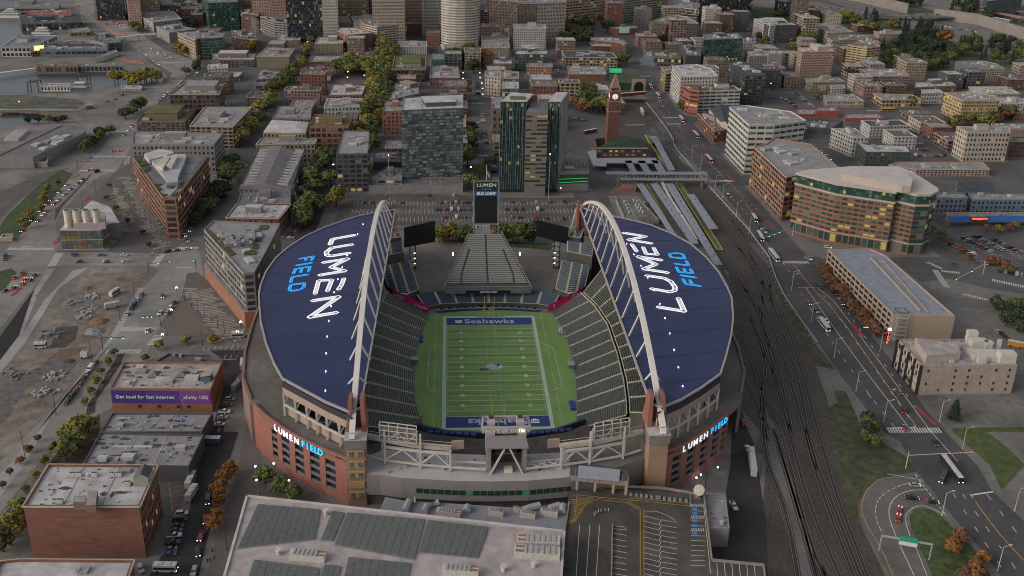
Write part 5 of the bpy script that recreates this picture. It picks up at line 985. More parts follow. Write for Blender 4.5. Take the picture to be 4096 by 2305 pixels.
# ================================================================ LANDMARKS
def wallface(b,a,c,z0,z1,m):b.face([(a[0],a[1],z0),(c[0],c[1],z0),(c[0],c[1],z1),(a[0],a[1],z1)],m)
def facade(e,a,c,z0,z1,nb,nf,fw_=.8,fh=.6,pal=GL,lit=.06,seed=1,name='window',off=.06,lim=400,stuff=False):
 """windows on the wall from a to c (outward on the right-hand side of a->c)"""
 a,c=Vector(a[:2]),Vector(c[:2]);d=c-a;L=d.length;d/=L;nn=Vector((d.y,-d.x));rz=atan2(d.y,d.x);rr=random.Random(seed)
 bw=L/nb;fh_=(z1-z0)/nf;mb=MB();k=0
 for f in range(nf-1,-1,-1):
  for i in range(nb):
   p=a+d*(bw*(i+.5))+nn*off;m=pal[3] if rr.random()<lit else pal[0 if rr.random()<.6 else(1 if rr.random()<.75 else 2)]
   z=z0+fh_*(f+(1-fh)/2)
   if k<lim and not stuff:
    o=bpy.data.objects.new(name,pane(bw*fw_,fh_*fh,m));COL.objects.link(o);o.parent=e;o.location=(p.x-e.location.x,p.y-e.location.y,z-e.location.z);o.rotation_euler=(0,0,rz)
   else:mb.box((p.x,p.y,z),(bw*fw_,.16,fh_*fh),rz,m)
   k+=1
 if mb.f:mb.obj(name+'s',e,kind='stuff')
h=hof(tp('01',600,870),tp('01',625,1070))
q=[P('01',600,868,h),P('01',1020,862,h),P('01',1085,800,h),P('01',660,795,h)]
c=sum(q,Vector())/4
pl=empty('ventilation_building',(c.x,c.y,0),'glass box ventilation building with four tall cream chimneys on its roof','building')
q2=[(p.x,p.y) for p in q];glz=mat('glass_box',(.075,.095,.09),var=.1,rough=.25,spec=.7)
MB().prism(q2,0,h,glz,mtop=rc('w')).obj('wall',pl)
Q=ccw(q2)
for i in range(4):
 a,cc=Q[i],Q[(i+1)%4];d=Vector(cc)-Vector(a);nn=Vector((d.y,-d.x)).normalized()
 if(Vector((CX,CY))-Vector(a)).dot(nn)>0:
  facade(pl,a,cc,.5,h-.6,max(2,int(d.length/3.2)),4,.88,.8,pal=[glz,mat('pane_amber',(.17,.13,.05),var=.3,scale=1),mat('pane_pale',(.1,.12,.11),var=0),mat('pane_reddish',(.2,.07,.05),var=0)],lit=.08,seed=4)
  fb=MB();
  for z in(.4,h/2,h-.4):fb.bar((*(Vector(a)+nn*.2),z),(*(Vector(cc)+nn*.2),z),.25,.3,cream)
  for k in range(4):fb.bar((*(Vector(a)+d*(k/4)+nn*.2),h/2),(*(Vector(a)+d*((k+1)/4)+nn*.2),.4 if k%2 else h-.4),.18,.18,steelg)
  fb.obj('frame',pl)
chm=mat('chimney_cream',(.52,.46,.38),var=.04)
for x in(697,790,885,985):
 b0=P('01',x,838,h);zt=hof(tp('01',x-15,668),tp('01',x,838)) if 0 else None
 lo,hi=h,80
 for _ in range(40):
  m_=(lo+hi)/2
  if proj((b0 .x,b0 .y,m_))[1]>tp('01',x,665)[1]:lo=m_
  else:hi=m_
 ch=MB().tube([(b0 .x,b0 .y,h),(b0 .x,b0 .y,lo)],2.35,16,chm).obj('chimney',pl)
 MB().tube([(b0 .x,b0 .y,lo-.3),(b0 .x,b0 .y,lo+.15)],2.5,16,cream).tube([(b0 .x,b0 .y,lo-.1),(b0 .x,b0 .y,lo+.2)],1.9,16,dark).obj('chimney_rim',ch)
 MB().tube([(b0 .x,b0 .y,h),(b0 .x,b0 .y,h+1.2)],3,12,cream).obj('chimney_foot',ch)
w2=pp('01:930,570 1110,640 1205,795 1060,805 1060,690 840,640',11);b=MB().prism([(p.x,p.y) for p in w2],0,11,mat('rear_wing',(.2,.2,.21)),mtop=rc('w'));b.obj('rear_wing',pl)
w3=pp('01:720,700 1060,700 1060,800 730,800',h+4);MB().prism([(p.x,p.y) for p in w3],h,h+4,mat('plant_screen',(.3,.24,.27))).obj('plant_screen',pl)
e,pts,h=build('triangular brick office with planted roof garden and white plant screen pointing at the plaza','01','1640,545 1770,545 2095,120 1860,90 1330,120','1750,960','ob','m','w',7,'brick_office',units=0,pent=False,bay=4.0,lit=.03)
h_=h-.75
def roofbit(s,z0,z1,m,nm,par=e):return MB().prism([(p.x,p.y) for p in pp(s,z1)],z0,z1,m,mtop=m).obj(nm,par)
roofbit('01:1525,170 1600,100 1870,100 1870,140 1790,330 1790,380 1670,395 1660,330',h_,h+2.2,mat('screen_white',(.3,.31,.33)),'plant_screen')
for s in('01:1570,215 1640,245 1710,130 1660,110','01:1670,215 1730,225 1790,120 1750,105'):roofbit(s,h+2.2,h+4.6,mat('cooling_unit',(.4,.38,.33)),'cooling_unit')
roofbit('01:1450,100 1600,50 1730,65 1750,90 1620,130 1500,160',h_,h+3,rc('w'),'roof_pavilion')
for s in('01:1350,130 1420,115 1420,170 1370,180','01:1400,180 1470,165 1500,205 1420,220','01:1420,230 1510,220 1510,250 1450,290 1400,260','01:1560,400 1640,400 1600,425 1640,460 1590,470','01:1670,400 1770,405 1740,450 1680,440','01:1800,400 1850,370 1830,430 1780,440','01:1730,500 1790,480 1770,520 1730,525','01:1620,500 1690,505 1690,520 1650,520'):roofbit(s,h_,h_+.5,grassm,'roof_garden')
roofbit('01:1590,420 1680,400 1860,360 1700,530 1640,520',h_-.2,h_+.15,concrete_l,'roof_paving')
roofbit('01:1840,150 2060,130 1930,290 1790,300',h_-.2,h_+.12,rc('s'),'roof_deck')
e,pts,h=build('tall grey green glass apartment tower with boxy balconies north of the car park','10','1460,1110 2085,1085 2085,940 1480,980','11:1475,420','gl','w','0',22,'apartment_tower',units=5,pent=(.6,.5,.5,.5,2.5))
gpal=[mat('tower_glass',(.13,.165,.165),var=.25,scale=.3,rough=.2,spec=.7),mat('tower_pale',(.2,.225,.22),var=.1),mat('tower_green',(.13,.18,.155),var=.1,rough=.25),mat('tower_deep',(.065,.08,.08),var=0,rough=.2)]
pa=sorted(pts,key=lambda p:p.y)[:2];pa.sort(key=lambda p:p.x)
facade(e,pa[0],pa[1],4,h-1,18,22,.93,.72,gpal,.22,9,lim=100)
pe=sorted(pts,key=lambda p:-p.x)[:2];pe.sort(key=lambda p:p.y);facade(e,pe[0],pe[1],4,h-1,8,22,.9,.72,gpal,.2,8,lim=100)
bm=MB();rr=random.Random(2);d=(pa[1]-pa[0]);
for k in range(60):
 f=rr.random()*.94+.03;z=6+rr.randrange(21)*(h-6)/22;p=pa[0]+d*f;MB().box((p.x,p.y-.9,z),(3.2,1.5,1.1),0,gpal[rr.choice((1,3,3))]).obj('balcony',e)
def tower(lab,q,h,m,roofc,name='glass_tower',gp=None):
 pts=ccw([(p.x,p.y) for p in q]);c=sum((Vector(p) for p in pts),Vector((0,0)))/len(pts)
 e=empty(name,(c.x,c.y,0),lab,'building',gp);MB().prism(pts,0,h,m,mtop=rc(roofc)).obj('wall',e);return e,[Vector(p) for p in pts]
H4=hof(tp('20',-50,1025),tp('21',0,490));
def P4(x,y):return P('20',x,y,H4)
dkg=mat('curtain_dark',(.016,.028,.03),var=.1,rough=.15,spec=.8)
tw4=empty('twin_office_block',(P4(150,1000).x,P4(150,1000).y,0),'twin dark glass office block with white roofs and lit brown centre bays','building')
sets=(('west_block',[P4(-115,1025),P4(150,1025),P4(215,945),P4(-10,930)],0),('east_block',[P4(362,1025),P4(495,1025),P4(565,925),P4(440,930)],0))
rr=random.Random(11)
for nm,q,z in sets:
 pts=ccw([(p.x,p.y) for p in q]);o=MB().prism(pts,0,H4,dkg,mtop=rc('w')).obj(nm,tw4)
 s4=sorted(pts,key=lambda p:p[1])[:2];s4 .sort()
 facade(tw4,s4[0],s4[1],3,H4-1,9,21,.94,.78,[dkg,mat('curtain_mid',(.03,.06,.06),var=0,rough=.15),mat('curtain_teal',(.035,.06,.055),var=0,rough=.2),mat('curtain_lit',(.2,.18,.05),var=0,emit=.16)],.05,5,lim=100)
 mu=MB();a,c=Vector(s4[0]),Vector(s4[1])
 for k in range(12):p=a.lerp(c,k/11);q_=a.lerp(c,min(1,max(0,k/11+rr.uniform(-.06,.06))));mu.bar((p.x,p.y-.25,3),(q_.x,q_.y-.25,H4),.16,.16,mat('mullion_pale',(.22,.28,.28),var=0))
 mu.obj('mullion',o)
ew=[P4(495,1025),P4(565,925)];MB().prism([(ew[0].x,ew[0].y),(ew[1].x,ew[1].y),(ew[1].x+.8,ew[1].y),(ew[0].x+.8,ew[0].y)],0,H4+.4,mat('end_slab',(.17,.175,.185))).obj('end_wall',tw4)
ce=[P4(148,1060),P4(365,1060),P4(375,960),P4(200,960)];hc4=H4-5
MB().prism([(p.x,p.y) for p in ce],0,hc4,mat('centre_concrete',(.17,.155,.145),var=.08),mtop=rc('m')).obj('centre_block',tw4)
s4=[(ce[0].x,ce[0].y),(ce[1].x,ce[1].y)]
facade(tw4,s4[0],s4[1],8,hc4-2,4,17,.97,.42,[mat('bay_dark',(.03,.03,.03),var=0),mat('bay_tan',(.18,.14,.1),var=0),mat('bay_teal',(.05,.09,.07),var=0),mat('bay_lit',(.3,.22,.1),var=0,emit=.2)],.08,3,lim=96)
p=P4(60,990);MB().box((p.x,p.y,H4),(12,9,.6),0,rc('v')).obj('roof_garden',tw4)
e,pts,h=build('stone podium with green lit terraces beside the twin glass block','21','135,290 775,270 770,240 560,75 130,200','140,490','gy','m','0',3,'podium_block',units=3,pent=False)
pa=sorted(pts,key=lambda p:p.y)[:2];pa.sort(key=lambda p:p.x);d=pa[1]-pa[0]
gl_=mat('green_light',(.05,.9,.25),emit=.14,var=0)
for f in(.45,.62):
 a=pa[0].lerp(pa[1],.38);c=pa[0].lerp(pa[1],.99);MB().bar((a.x,a.y-.4,h*f),(c.x,c.y-.4,h*f+.3),.2,.3,gl_).obj('light_strip',e)
a=pa[0].lerp(pa[1],.38);c=pa[1];MB().prism([(a.x,a.y-.15),(c.x,c.y-.15),(c.x,c.y+.1),(a.x,a.y+.1)],h*.38,h*.84,mat('terrace_dark',(.06,.065,.045),var=.3,scale=.6),bot=True).obj('terrace',e)
for k in range(8):f=.04+k*.075;p=pa[0].lerp(pa[1],f);MB().box((p.x,p.y-.25,2.2),(.5,.2,1.2),0,mat('warm_lamp',(1,.6,.25))).obj('wall_lamp',e)
g_=P('21',640,170,h+1);b=MB()
for k in range(9):b.bar((g_.x-9+k*2.2,g_.y-9,h),(g_.x-9+k*2.2,g_.y,h+4),.25,.25,cream);b.bar((g_.x-9+k*2.2,g_.y+8,h),(g_.x-9+k*2.2,g_.y,h+4),.25,.25,cream)
b.bar((g_.x-9,g_.y,h+4),(g_.x+9,g_.y,h+4),.3,.3,cream);b.obj('pergola',e)
bx=P('20',1005,1370,14);cb=Vector((bx.x,bx.y));db_=mat('tower_brick_dark',(.13,.06,.05),var=.06,kind='brick')
ct=empty('clock_tower',(cb.x,cb.y,0),'slender dark brick clock tower with pale clock face and pyramid spire','clock tower')
def zt(y):
 lo,hi=5,120
 for _ in range(40):
  m_=(lo+hi)/2
  if proj((cb.x,cb.y,m_))[1]>tp('20',1010,y)[1]:lo=m_
  else:hi=m_
 return lo
zs_,zb_,zc_,zd_=zt(745),zt(880),zt(1010),zt(1110)
wt=10.6
MB().box((cb.x,cb.y,0),(wt,wt,zd_),0,db_).obj('shaft',ct)
MB().box((cb.x,cb.y,zd_),(wt*1.04,wt*1.04,zc_-zd_),0,db_).box((cb.x,cb.y,zd_-.5),(wt*1.14,wt*1.14,.9),0,mat('tower_trim',(.24,.16,.14))).obj('belfry_stage',ct)
for k in(-1,0,1):MB().box((cb.x+k*2.4,cb.y-wt*.52-.1,zd_+2),(1.3,.3,3.6),0,mat('tower_trim',(.24,.16,.14))).box((cb.x+k*2.4,cb.y-wt*.52-.2,zd_+2.3),(.7,.3,3),0,black).obj('arch_opening',ct)
MB().box((cb.x,cb.y,zc_),(wt*.86,wt*.86,zb_-zc_-3),0,db_).box((cb.x,cb.y,zc_-.4),(wt*1.08,wt*1.08,.7),0,mat('tower_trim',(.24,.16,.14))).box((cb.x,cb.y,zb_-3),(wt*.98,wt*.98,.6),0,mat('tower_trim',(.24,.16,.14))).box((cb.x,cb.y,zb_-2.4),(wt*.6,wt*.6,2.6),0,db_).obj('clock_stage',ct)
cz=(zc_+zb_-3)/2
for dv in((0,-1),(-1,0),(1,0)):
 b=MB();n=20;ax=Vector((dv[1],-dv[0],0));o=Vector((cb.x+dv[0]*(wt*.43+.1),cb.y+dv[1]*(wt*.43+.1),cz))
 b.face([o+ax*(2.6*cos(2*pi*i/n))+Vector((0,0,2.6*sin(2*pi*i/n))) for i in range(n)],mat('clock_white',(.75,.72,.62),emit=.25,var=0));cf=b.obj('clock_face',ct)
 o2=o+Vector((dv[0]*.1,dv[1]*.1,0));b=MB().bar(o2,o2+Vector((0,0,-2.1)),.25,.15,black).bar(o2,o2+Vector((0,0,1.4))+ax*.5,.3,.15,black)
 for i in range(12):a=2*pi*i/12;v=ax*sin(a)+Vector((0,0,cos(a)));b.bar(o2+v*2.0,o2+v*2.4,.2,.12,black)
 b.obj('clock_hands',cf)
b=MB();r3=wt*.36;base=[(cb.x-r3,cb.y-r3,zb_),(cb.x+r3,cb.y-r3,zb_),(cb.x+r3,cb.y+r3,zb_),(cb.x-r3,cb.y+r3,zb_)]
for i in range(4):b.face([base[i],base[(i+1)%4],(cb.x,cb.y,zs_)],mat('spire',(.2,.12,.1),var=.1))
for i in range(4):b.bar(base[i],(cb.x,cb.y,zs_),.3,.3,mat('tower_trim2',(.34,.24,.2)))
b.obj('spire',ct)
b=MB()
for sx in(-1,1):
 for sy in(-1,1):b.box((cb.x+sx*wt*.38,cb.y+sy*wt*.38,zb_-2.4),(1.2,1.2,3),0,mat('tower_trim',(.24,.16,.14)))
b.obj('corner_turrets',ct)
e,pts,h=build('brick railway station hall with dark green hipped roof','21','855,38 1365,38 1365,5 | 20:1180,1370 830,1395','21:855,142','db','n','0',3,'station_building',slope=6)
for o in list(S.objects)[-8:]:
 if o.parent==e and o.name.startswith('roof'):o.data.materials[0]=mat('roof_greenish',(.03,.045,.035),var=.15)
pa=sorted(pts,key=lambda p:p.y)[:2];pa.sort(key=lambda p:p.x);facade(e,pa[0],pa[1],1,h-1.5,9,2,.5,.5,[mat('sash_pale',(.28,.26,.25),var=0),GL[1],GL[2],GL[3]],.15,3)
b=MB();b.bar((*(pa[0]+Vector((0,-.4))),h-.5),(*(pa[1]+Vector((0,-.4))),h-.5),.8,1,wc('cr'));b.obj('cornice',e)
cn=pp('21:760,75 850,60 850,145 1440,140 1480,195 950,190 950,225 820,220',5);tag(MB().prism([(p.x,p.y) for p in cn],4.5,5,mat('canopy_grey',(.26,.27,.3),var=.05),bot=True).obj('station_canopy'),'flat grey canopy wrapping the front of the brick station','canopy')
b0=P('10',2055,500,0);R6=(P('10',2245,480).x-P('10',1862,480).x)/2;cy6=P('10',2050,530).y+R6
h6=118
st6=empty('white_tower',(b0 .x,cy6,0),'many sided white stone tower with rows of dark windows, tallest near the park','building')
n=14;ring=[(b0 .x+R6*cos(2*pi*(i+.5)/n-pi/2),cy6+R6*.8*sin(2*pi*(i+.5)/n-pi/2)) for i in range(n)]
MB().prism(ring,0,h6,mat('tower_white',(.43,.40,.35),var=.05),mtop=rc('w')).obj('wall',st6)
k=0
for i in range(n):
 a,c=Vector(ring[i]),Vector(ring[(i+1)%n]);d=c-a;nn=Vector((d.y,-d.x)).normalized()
 if nn.y<.05:facade(st6,a,c,6,h6-1,4 if d.length>9 else 3,31,.62,.5,GL,.025,i,lim=14)
MB().prism([(b0 .x+R6*1.04*cos(2*pi*(i+.5)/n-pi/2),cy6+R6*.84*sin(2*pi*(i+.5)/n-pi/2)) for i in range(n)],4.6,5.6,cream,bot=True).obj('cornice',st6)
H7=hof(tp('31',290,290),tp('31',225,880))
q=pp('31:290,290 700,395 1290,480 1320,465 1500,505 1640,505 1710,470 1700,440 1440,275 1310,230 860,225 400,262',H7);pts7=ccw([(p.x,p.y) for p in q]);c7=sum((Vector(p) for p in pts7),Vector((0,0)))/len(pts7)
e7=empty('brick_glass_office',(c7 .x,c7 .y,0),'long curved red brick office with green glass top floors and pale roof','building')
rb7=mat('brick7',(.215,.1,.075),var=.07,kind='brick');tn7=mat('precast7',(.36,.3,.26),var=.04);gr7=mat('green_curtain',(.03,.07,.055),var=.2,rough=.2,spec=.7)
MB().prism(pts7,0,H7*.82,rb7,cap=False).obj('wall',e7)
def outset(pts,d):
 o=[];n=len(pts)
 for i in range(n):
  a,b,cc=Vector(pts[i-1]),Vector(pts[i]),Vector(pts[(i+1)%n]);d1=(b-a).normalized();d2=(cc-b).normalized();n1=Vector((d1 .y,-d1 .x));n2=Vector((d2 .y,-d2 .x));m=(n1+n2);m=m/max(.5,m.dot(n1));o.append(tuple(b+m*d))
 return o
MB().prism(outset(pts7,-.5),H7*.82,H7-1.4,gr7,cap=False).obj('glass_storeys',e7)
MB().prism(outset(pts7,.5),H7-1.6,H7,tn7,mtop=mat('roof7',(.4,.37,.36),var=.06,scale=.1),bot=True).obj('roof',e7)
MB().prism(outset(pts7,.6),H7*.805,H7*.83,tn7,bot=True).obj('cornice',e7)
MB().prism(outset(pts7,.3),H7*.185,H7*.2,tn7,bot=True).obj('cornice',e7)
lw=0
for i in range(len(pts7)):
 a,c=Vector(pts7[i]),Vector(pts7[(i+1)%len(pts7)]);d=c-a;nn=Vector((d.y,-d.x)).normalized()
 if(Vector((CX,CY))-(a+c)/2).dot(nn)<0 or d.length<2:continue
 nb=max(1,round(d.length/4.2));
 corner=proj((*((a+c)/2),20))[0]>3072+1480/K
 gp7=[mat('w7_green',(.025,.055,.045),var=0,rough=.15),mat('w7_green2',(.05,.09,.075),var=0,rough=.2),mat('w7_green3',(.09,.13,.11),var=0),mat('w7_lit',(.3,.27,.08),var=0,emit=.16)]
 facade(e7,a,c,H7*.2,H7*.8,nb,8,.97 if corner else.8,.8 if corner else.5,gp7,.06,i)
 facade(e7,a,c,1.5,H7*.18,nb,1,.8,.85,gp7,.03,i+30)
 facade(e7,a+nn*-.4,c+nn*-.4,H7*.84,H7*.965,nb*2,2,.85,.75,gp7,.06,i+60,lim=60)
w=pp('31:745,240 960,270 1240,300 1330,235 1460,350 1440,425 1350,420 1000,350 750,300',H7+5);MB().prism([(p.x,p.y) for p in w],H7,H7+5,tn7,mtop=mat('roof7',(.4,.37,.36))).obj('penthouse',e7)
p=P('31',945,350,H7+2);MB().tube([(p.x,p.y-.6,H7+3),(p.x,p.y,H7+2.6),(p.x,p.y+.3,H7+2.5)],[2.6,1.4,.1],14,cream).tube([(p.x,p.y,H7),(p.x,p.y,H7+2.6)],.3,6,steelg).obj('satellite_dish',e7)
H8=15
def p8(s):return pp(s,H8)
q=p8('31:610,1070 1020,1080 1170,1130 | 32:1860,280 1240,290 | 32:990,0');q=p8('31:610,1075 | 32:1250,262 | 32:1255,285 | 32:1870,290 | 31:1180,1135 1020,1065 ');
g8=ccw([(p.x,p.y) for p in q]);c8=sum((Vector(p) for p in g8),Vector((0,0)))/len(g8)
e8=empty('parking_garage',(c8 .x,c8 .y,0),'long tan open parking garage with blue grey top deck beside the avenue','parking garage')
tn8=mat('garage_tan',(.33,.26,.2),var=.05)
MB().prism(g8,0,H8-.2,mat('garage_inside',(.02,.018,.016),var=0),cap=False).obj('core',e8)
b=MB();
for z in(0,3.4,6.8,10.2):pass
for i in range(len(g8)):
 a,c=Vector(g8[i]),Vector(g8[(i+1)%len(g8)]);d=c-a;L=d.length;d/=L
 solid=abs(d.y)<.35 and c.y<c8 .y and a.y<c8 .y
 if solid:b.prism([tuple(a),tuple(c),tuple(c+Vector((0,.5))),tuple(a+Vector((0,.5)))],0,H8+1,tn8,bot=True);b.bar((*(a+Vector((0,-.3))),H8/2),(*(c+Vector((0,-.3))),H8/2),.5,H8+1.6,tn8);continue
 for z in(1.2,4.7,8.2,11.7,15.2):b.bar((*a,z),(*c,z),.6,1.35,tn8)
 for k in range(int(L/6)+1):p=a+d*min(L,k*6);b.bar((*p,0),(*p,H8+.5),1.0,.9,tn8)
b.obj('facade_frame',e8)
MB().prism(outset(g8,-.3),H8-.4,H8,mat('deck_blue',(.2,.215,.26),var=.14,scale=.25),bot=True).obj('top_deck',e8)
a,c=P('31',1030,1150,H8),P('32',1530,240,H8);MB().bar((a.x,a.y,H8+.6),(c.x,c.y,H8+.6),.6,1.2,tn8).bar((a.x+6,a.y-5,H8+.5),(c.x+4,c.y-2,H8+.5),.3,.8,tn8).obj('deck_divider',e8)
p=P('32',1310,260,H8);b=MB()
for dx,dy in((-3,-3),(3,-3),(3,3),(-3,3)):b.bar((p.x+dx,p.y+dy-3,0),(p.x+dx,p.y+dy-3,H8+3.5),.35,.35,steelg)
for k in range(6):b.box((p.x,p.y-3,1.5+k*2.6),(6,6,.25),0,steelg)
b.bar((p.x-3,p.y-6,H8+3.5),(p.x+3,p.y-6,H8+3.5),.3,.3,dark).bar((p.x-3,p.y,H8+3.5),(p.x+3,p.y,H8+3.5),.3,.3,dark).bar((p.x-3,p.y,H8+3.5),(p.x-3,p.y-6,H8+3.5),.3,.3,dark).bar((p.x+3,p.y,H8+3.5),(p.x+3,p.y-6,H8+3.5),.3,.3,dark);b.obj('stair_tower',e8)
red=mat('neon_red',(1,.08,.06),emit=1.6,var=0)
p=P('32',1195,560,2.5);sg=MB().box((p.x,p.y,2.5),(1.7,.4,8),0,dark).obj('vertical_sign',e8);place_text('P\nA\nR\nK',1.9,red,(p.x,p.y-.35,6.2),(1,0,0),(0,0,1),sg,'sign_lettering',ext=.05,bold=.03)
MB().box((p.x+.2,p.y-.2,10.6),(1.6,.5,1.4),0,mat('lamp_white',(.9,1,.95))).obj('sign_lamp',e8)
HE=17
def pe(s):return pp(s,HE)
q=pe('03:2490,655 | 23:520,1010 | 23:490,1449 470,1700 | 13:0,1900 | 03:2140,1900');ev=ccw([(p.x,p.y) for p in q]);cE=sum((Vector(p) for p in ev),Vector((0,0)))/len(ev)
ee=empty('event_centre',(cE.x,cE.y,0),'huge flat roofed exhibition hall covered with grey solar panel arrays, bottom edge','building')
MB().prism(ev,0,HE-1,mat('hall_wall',(.24,.2,.19),var=.08),cap=False).obj('wall',ee)
MB().prism(outset(ev,.3),HE-1,HE,mat('hall_roof',(.33,.295,.29),var=.1,scale=.12,kind='roof'),bot=True).obj('roof',ee)
rimE=MB();
for i in range(len(ev)):a,c=outset(ev,.2)[i],outset(ev,.2)[(i+1)%len(ev)];rimE.bar((*a,HE+.3),(*c,HE+.3),.9,.6,mat('coping',(.42,.38,.38)))
rimE.obj('parapet',ee)
pm1=mat('solar_cell',(.09,.1,.1),var=.12,scale=.6,rough=.35);pm2=mat('solar_edge',(.2,.2,.22),var=.1)
def solar(s,rows,cols,lab=None):
 q=pe(s);a,b_,c_,d_=q
 arr=empty('x',(0,0,0),'x','x') if 0 else None
 mb0=MB()
 for r in range(rows):
  f0,f1=r/rows,(r+.78)/rows
  for k in range(cols):
   g0,g1=(k+.02)/cols,(k+.98)/cols
   def q4(f,g):return a.lerp(d_,f).lerp(b_.lerp(c_,f),g)
   v=[q4(f0,g0),q4(f0,g1),q4(f1,g1),q4(f1,g0)]
   mb0 .face([(v[0].x,v[0].y,HE+.75),(v[3].x,v[3].y,HE+.35),(v[2].x,v[2].y,HE+.35),(v[1].x,v[1].y,HE+.75)],pm1);mb0 .face([(v[0].x,v[0].y,HE+.75),(v[1].x,v[1].y,HE+.75),(v[1].x,v[1].y,HE+.05),(v[0].x,v[0].y,HE+.05)],pm2);mb0 .bar((v[3].x,v[3].y,HE+.2),(v[2].x,v[2].y,HE+.2),.12,.35,pm2)
 return mb0 .obj('solar_array',ee)
solar('13:20,740 650,795 590,1090 -190,1190',15,10);solar('03:2520,1040 | 13:600,1090 | 13:0,1180 | 03:2420,1260',5,6) if 0 else None
solar('13:-60,900 130,920 60,1150 -170,1130',9,3) if 0 else None
solar('13:770,815 890,825 770,1110 650,1100',12,2);solar('13:920,825 1700,895 1590,1300 790,1145',18,10);solar('13:1730,900 2340,970 2230,1280 1635,1225',14,8)
solar('13:-20,1300 640,1385 560,1700 -120,1600',8,9);solar('13:930,1275 1560,1335 1500,1640 860,1580',12,8);solar('13:690,1350 860,1365 780,1620 600,1600',10,3)
pu=mat('plant_box',(.42,.4,.37),var=.12,scale=1);fan=mat('rust_fan',(.25,.12,.08),var=.2)
def hvac(s,par,ze,label=None):
 q=pp(s,ze);a,c=q[0],q[1];d=(c-a);L=d.length;rz=atan2(d.y,d.x);m_=(a+c)/2
 o=MB().box((m_.x,m_.y,ze),(L,L*.27,2.6),rz,pu)
 for k in range(1,7):p=a.lerp(c,k/8);o.box((p.x,p.y,ze+2.6),(L*.06,L*.24,.4),rz,steelg)
 o=o.obj('air_handler',par)
 for k in range(3):
  for j in(-1,1):p=a.lerp(c,.8+k*.07)+Vector((-sin(rz),cos(rz),0))*j*L*.07;MB().tube([(p.x,p.y,ze+2.6),(p.x,p.y,ze+2.9)],L*.032,8,fan).obj('fan',o)
for s in('13:345,1260 700,1290','13:1875,1415 2240,1440'):hvac(s,ee,HE)
for s in('23:480,1140 45,1120','23:480,1260 20,1230'):hvac(s,ee,HE)
for x,y in((705,830),(230,1230),(2490,1400),(220+2576,1360)):p=P('13',x,y,HE);MB().tube([(p.x,p.y,HE),(p.x,p.y,HE+1.8)],.8,8,pu).tube([(p.x,p.y,HE+1.8),(p.x,p.y,HE+2.2)],1.2,8,pu).obj('vent_cowl',ee)
HL_=8;q=pp('13:1235,815 1300,655 1480,690 2576,760 | 23:560,720 530,1010',HL_)
el_=empty('link_building',(q[2].x,q[2].y,0),'low grey roofed service block with ducts between stadium and exhibition hall','building')
MB().prism([(p.x,p.y) for p in ccw([(v.x,v.y) for v in q]) and[Vector(t) for t in ccw([(v.x,v.y) for v in q])]],0,HL_,wc('gy'),mtop=mat('link_roof',(.2,.21,.235),var=.1,scale=.3)).obj('wall',el_)
for s in('13:1820,830 2060,860','13:2335,830 2490,850','13:2585,810 2650,812','23:80,850 235,870','23:285,830 460,850'):hvac(s,el_,HL_)
for s in('13:1500,800 1540,700 1600,690','13:1690,810 1720,750 1830,710','13:2120,800 2130,750','23:110,790 200,760 280,740','23:380,770 480,740','23:505,810 510,740'):
 MB().tube([(p.x,p.y,HL_+1) for p in pp(s,HL_+1)],1.5,8,mat('duct',(.27,.28,.3))).obj('duct',el_)
HD=9;q=pp('23:575,600 1160,560 1780,620 1930,700 2010,1290 2540,1360 2576,1700 480,1900 530,1010',HD);q=pp('23:575,595 1165,575 1500,595 1930,640 2010,1300 2530,1350 2560,1800 470,1800 525,1010',HD)
dk=empty('parking_deck',(q[5].x,q[5].y,0),'raised parking deck with yellow hatching and numbered stalls at the bottom edge','parking deck')
dkp=ccw([(p.x,p.y) for p in q]);MB().prism(dkp,0,HD,mat('deck_side',(.12,.11,.1)),mtop=mat('deck_asphalt',(.062,.056,.05),var=.22,scale=.15,kind='pit')).obj('slab',dk)
b=MB()
for s in('23:1780,620 1930,640 2010,1300 2530,1350 2560,1600','23:575,720 530,1010 480,1700','23:1165,560 1500,575 1800,620'):
 v=pp(s,HD);b=MB()
 for a,c in zip(v[:-1],v[1:]):b.bar((a.x,a.y,HD+.5),(c.x,c.y,HD+.5),.5,1,mat('deck_parapet',(.22,.19,.16)))
 b.obj('parapet',dk)
v=pp('23:1010,940 1000,1449 1000,1700',HD);b=MB()
for a,c in zip(v[:-1],v[1:]):b.bar((a.x,a.y,HD+.5),(c.x,c.y,HD+.5),.5,1,mat('deck_parapet',(.22,.19,.16)));
b.obj('ramp_wall',dk)
b=MB()
def dl(s,w=.2,m=None,z=HD+.05):
 v=pp(s,HD)
 for a,c in zip(v[:-1],v[1:]):strip(b,[a,c],w,z,m or paint_w)
for x in(680,783,882):dl(f'23:{x},935 {x-35},1449 {x-50},1600')
for k in range(11):y=1035+k*58;dl(f'23:1020,{y-15} 1155,{y+8}')
dl('23:1020,945 1120,955 1155,990 1020,975')
for k in range(12):y=845+k*53;dl(f'23:1330,{y} 1480,{y+38}');dl(f'23:1500,{y+40} 1660,{y+68}');dl(f'23:1480,{y+38} 1500,{y-10}') if k else None
dl('23:1328,797 1450,800 1560,840 1645,893');
for k in range(13):y=745+k*50;dl(f'23:1800,{y} 1945,{y+4}')
dl('23:1790,630 1795,750');dl('23:1928,735 1998,1425');
for a,c in((725,753),(845,880),(970,1003)):
 for k in range(8):dl(f'23:{1800+k*17},{c} {1812+k*17},{a}')
for y in(775,822,895,945,1022):v=P('23',1840,y,HD);b.box((v.x,v.y,HD+.03),(1.9,1.3,.03),0,mat('bay_blue',(.04,.2,.5),var=0))
for k in range(6):x=2060+k*75;dl(f'23:{x},1320 {x+12},1449 {x+20},1560')
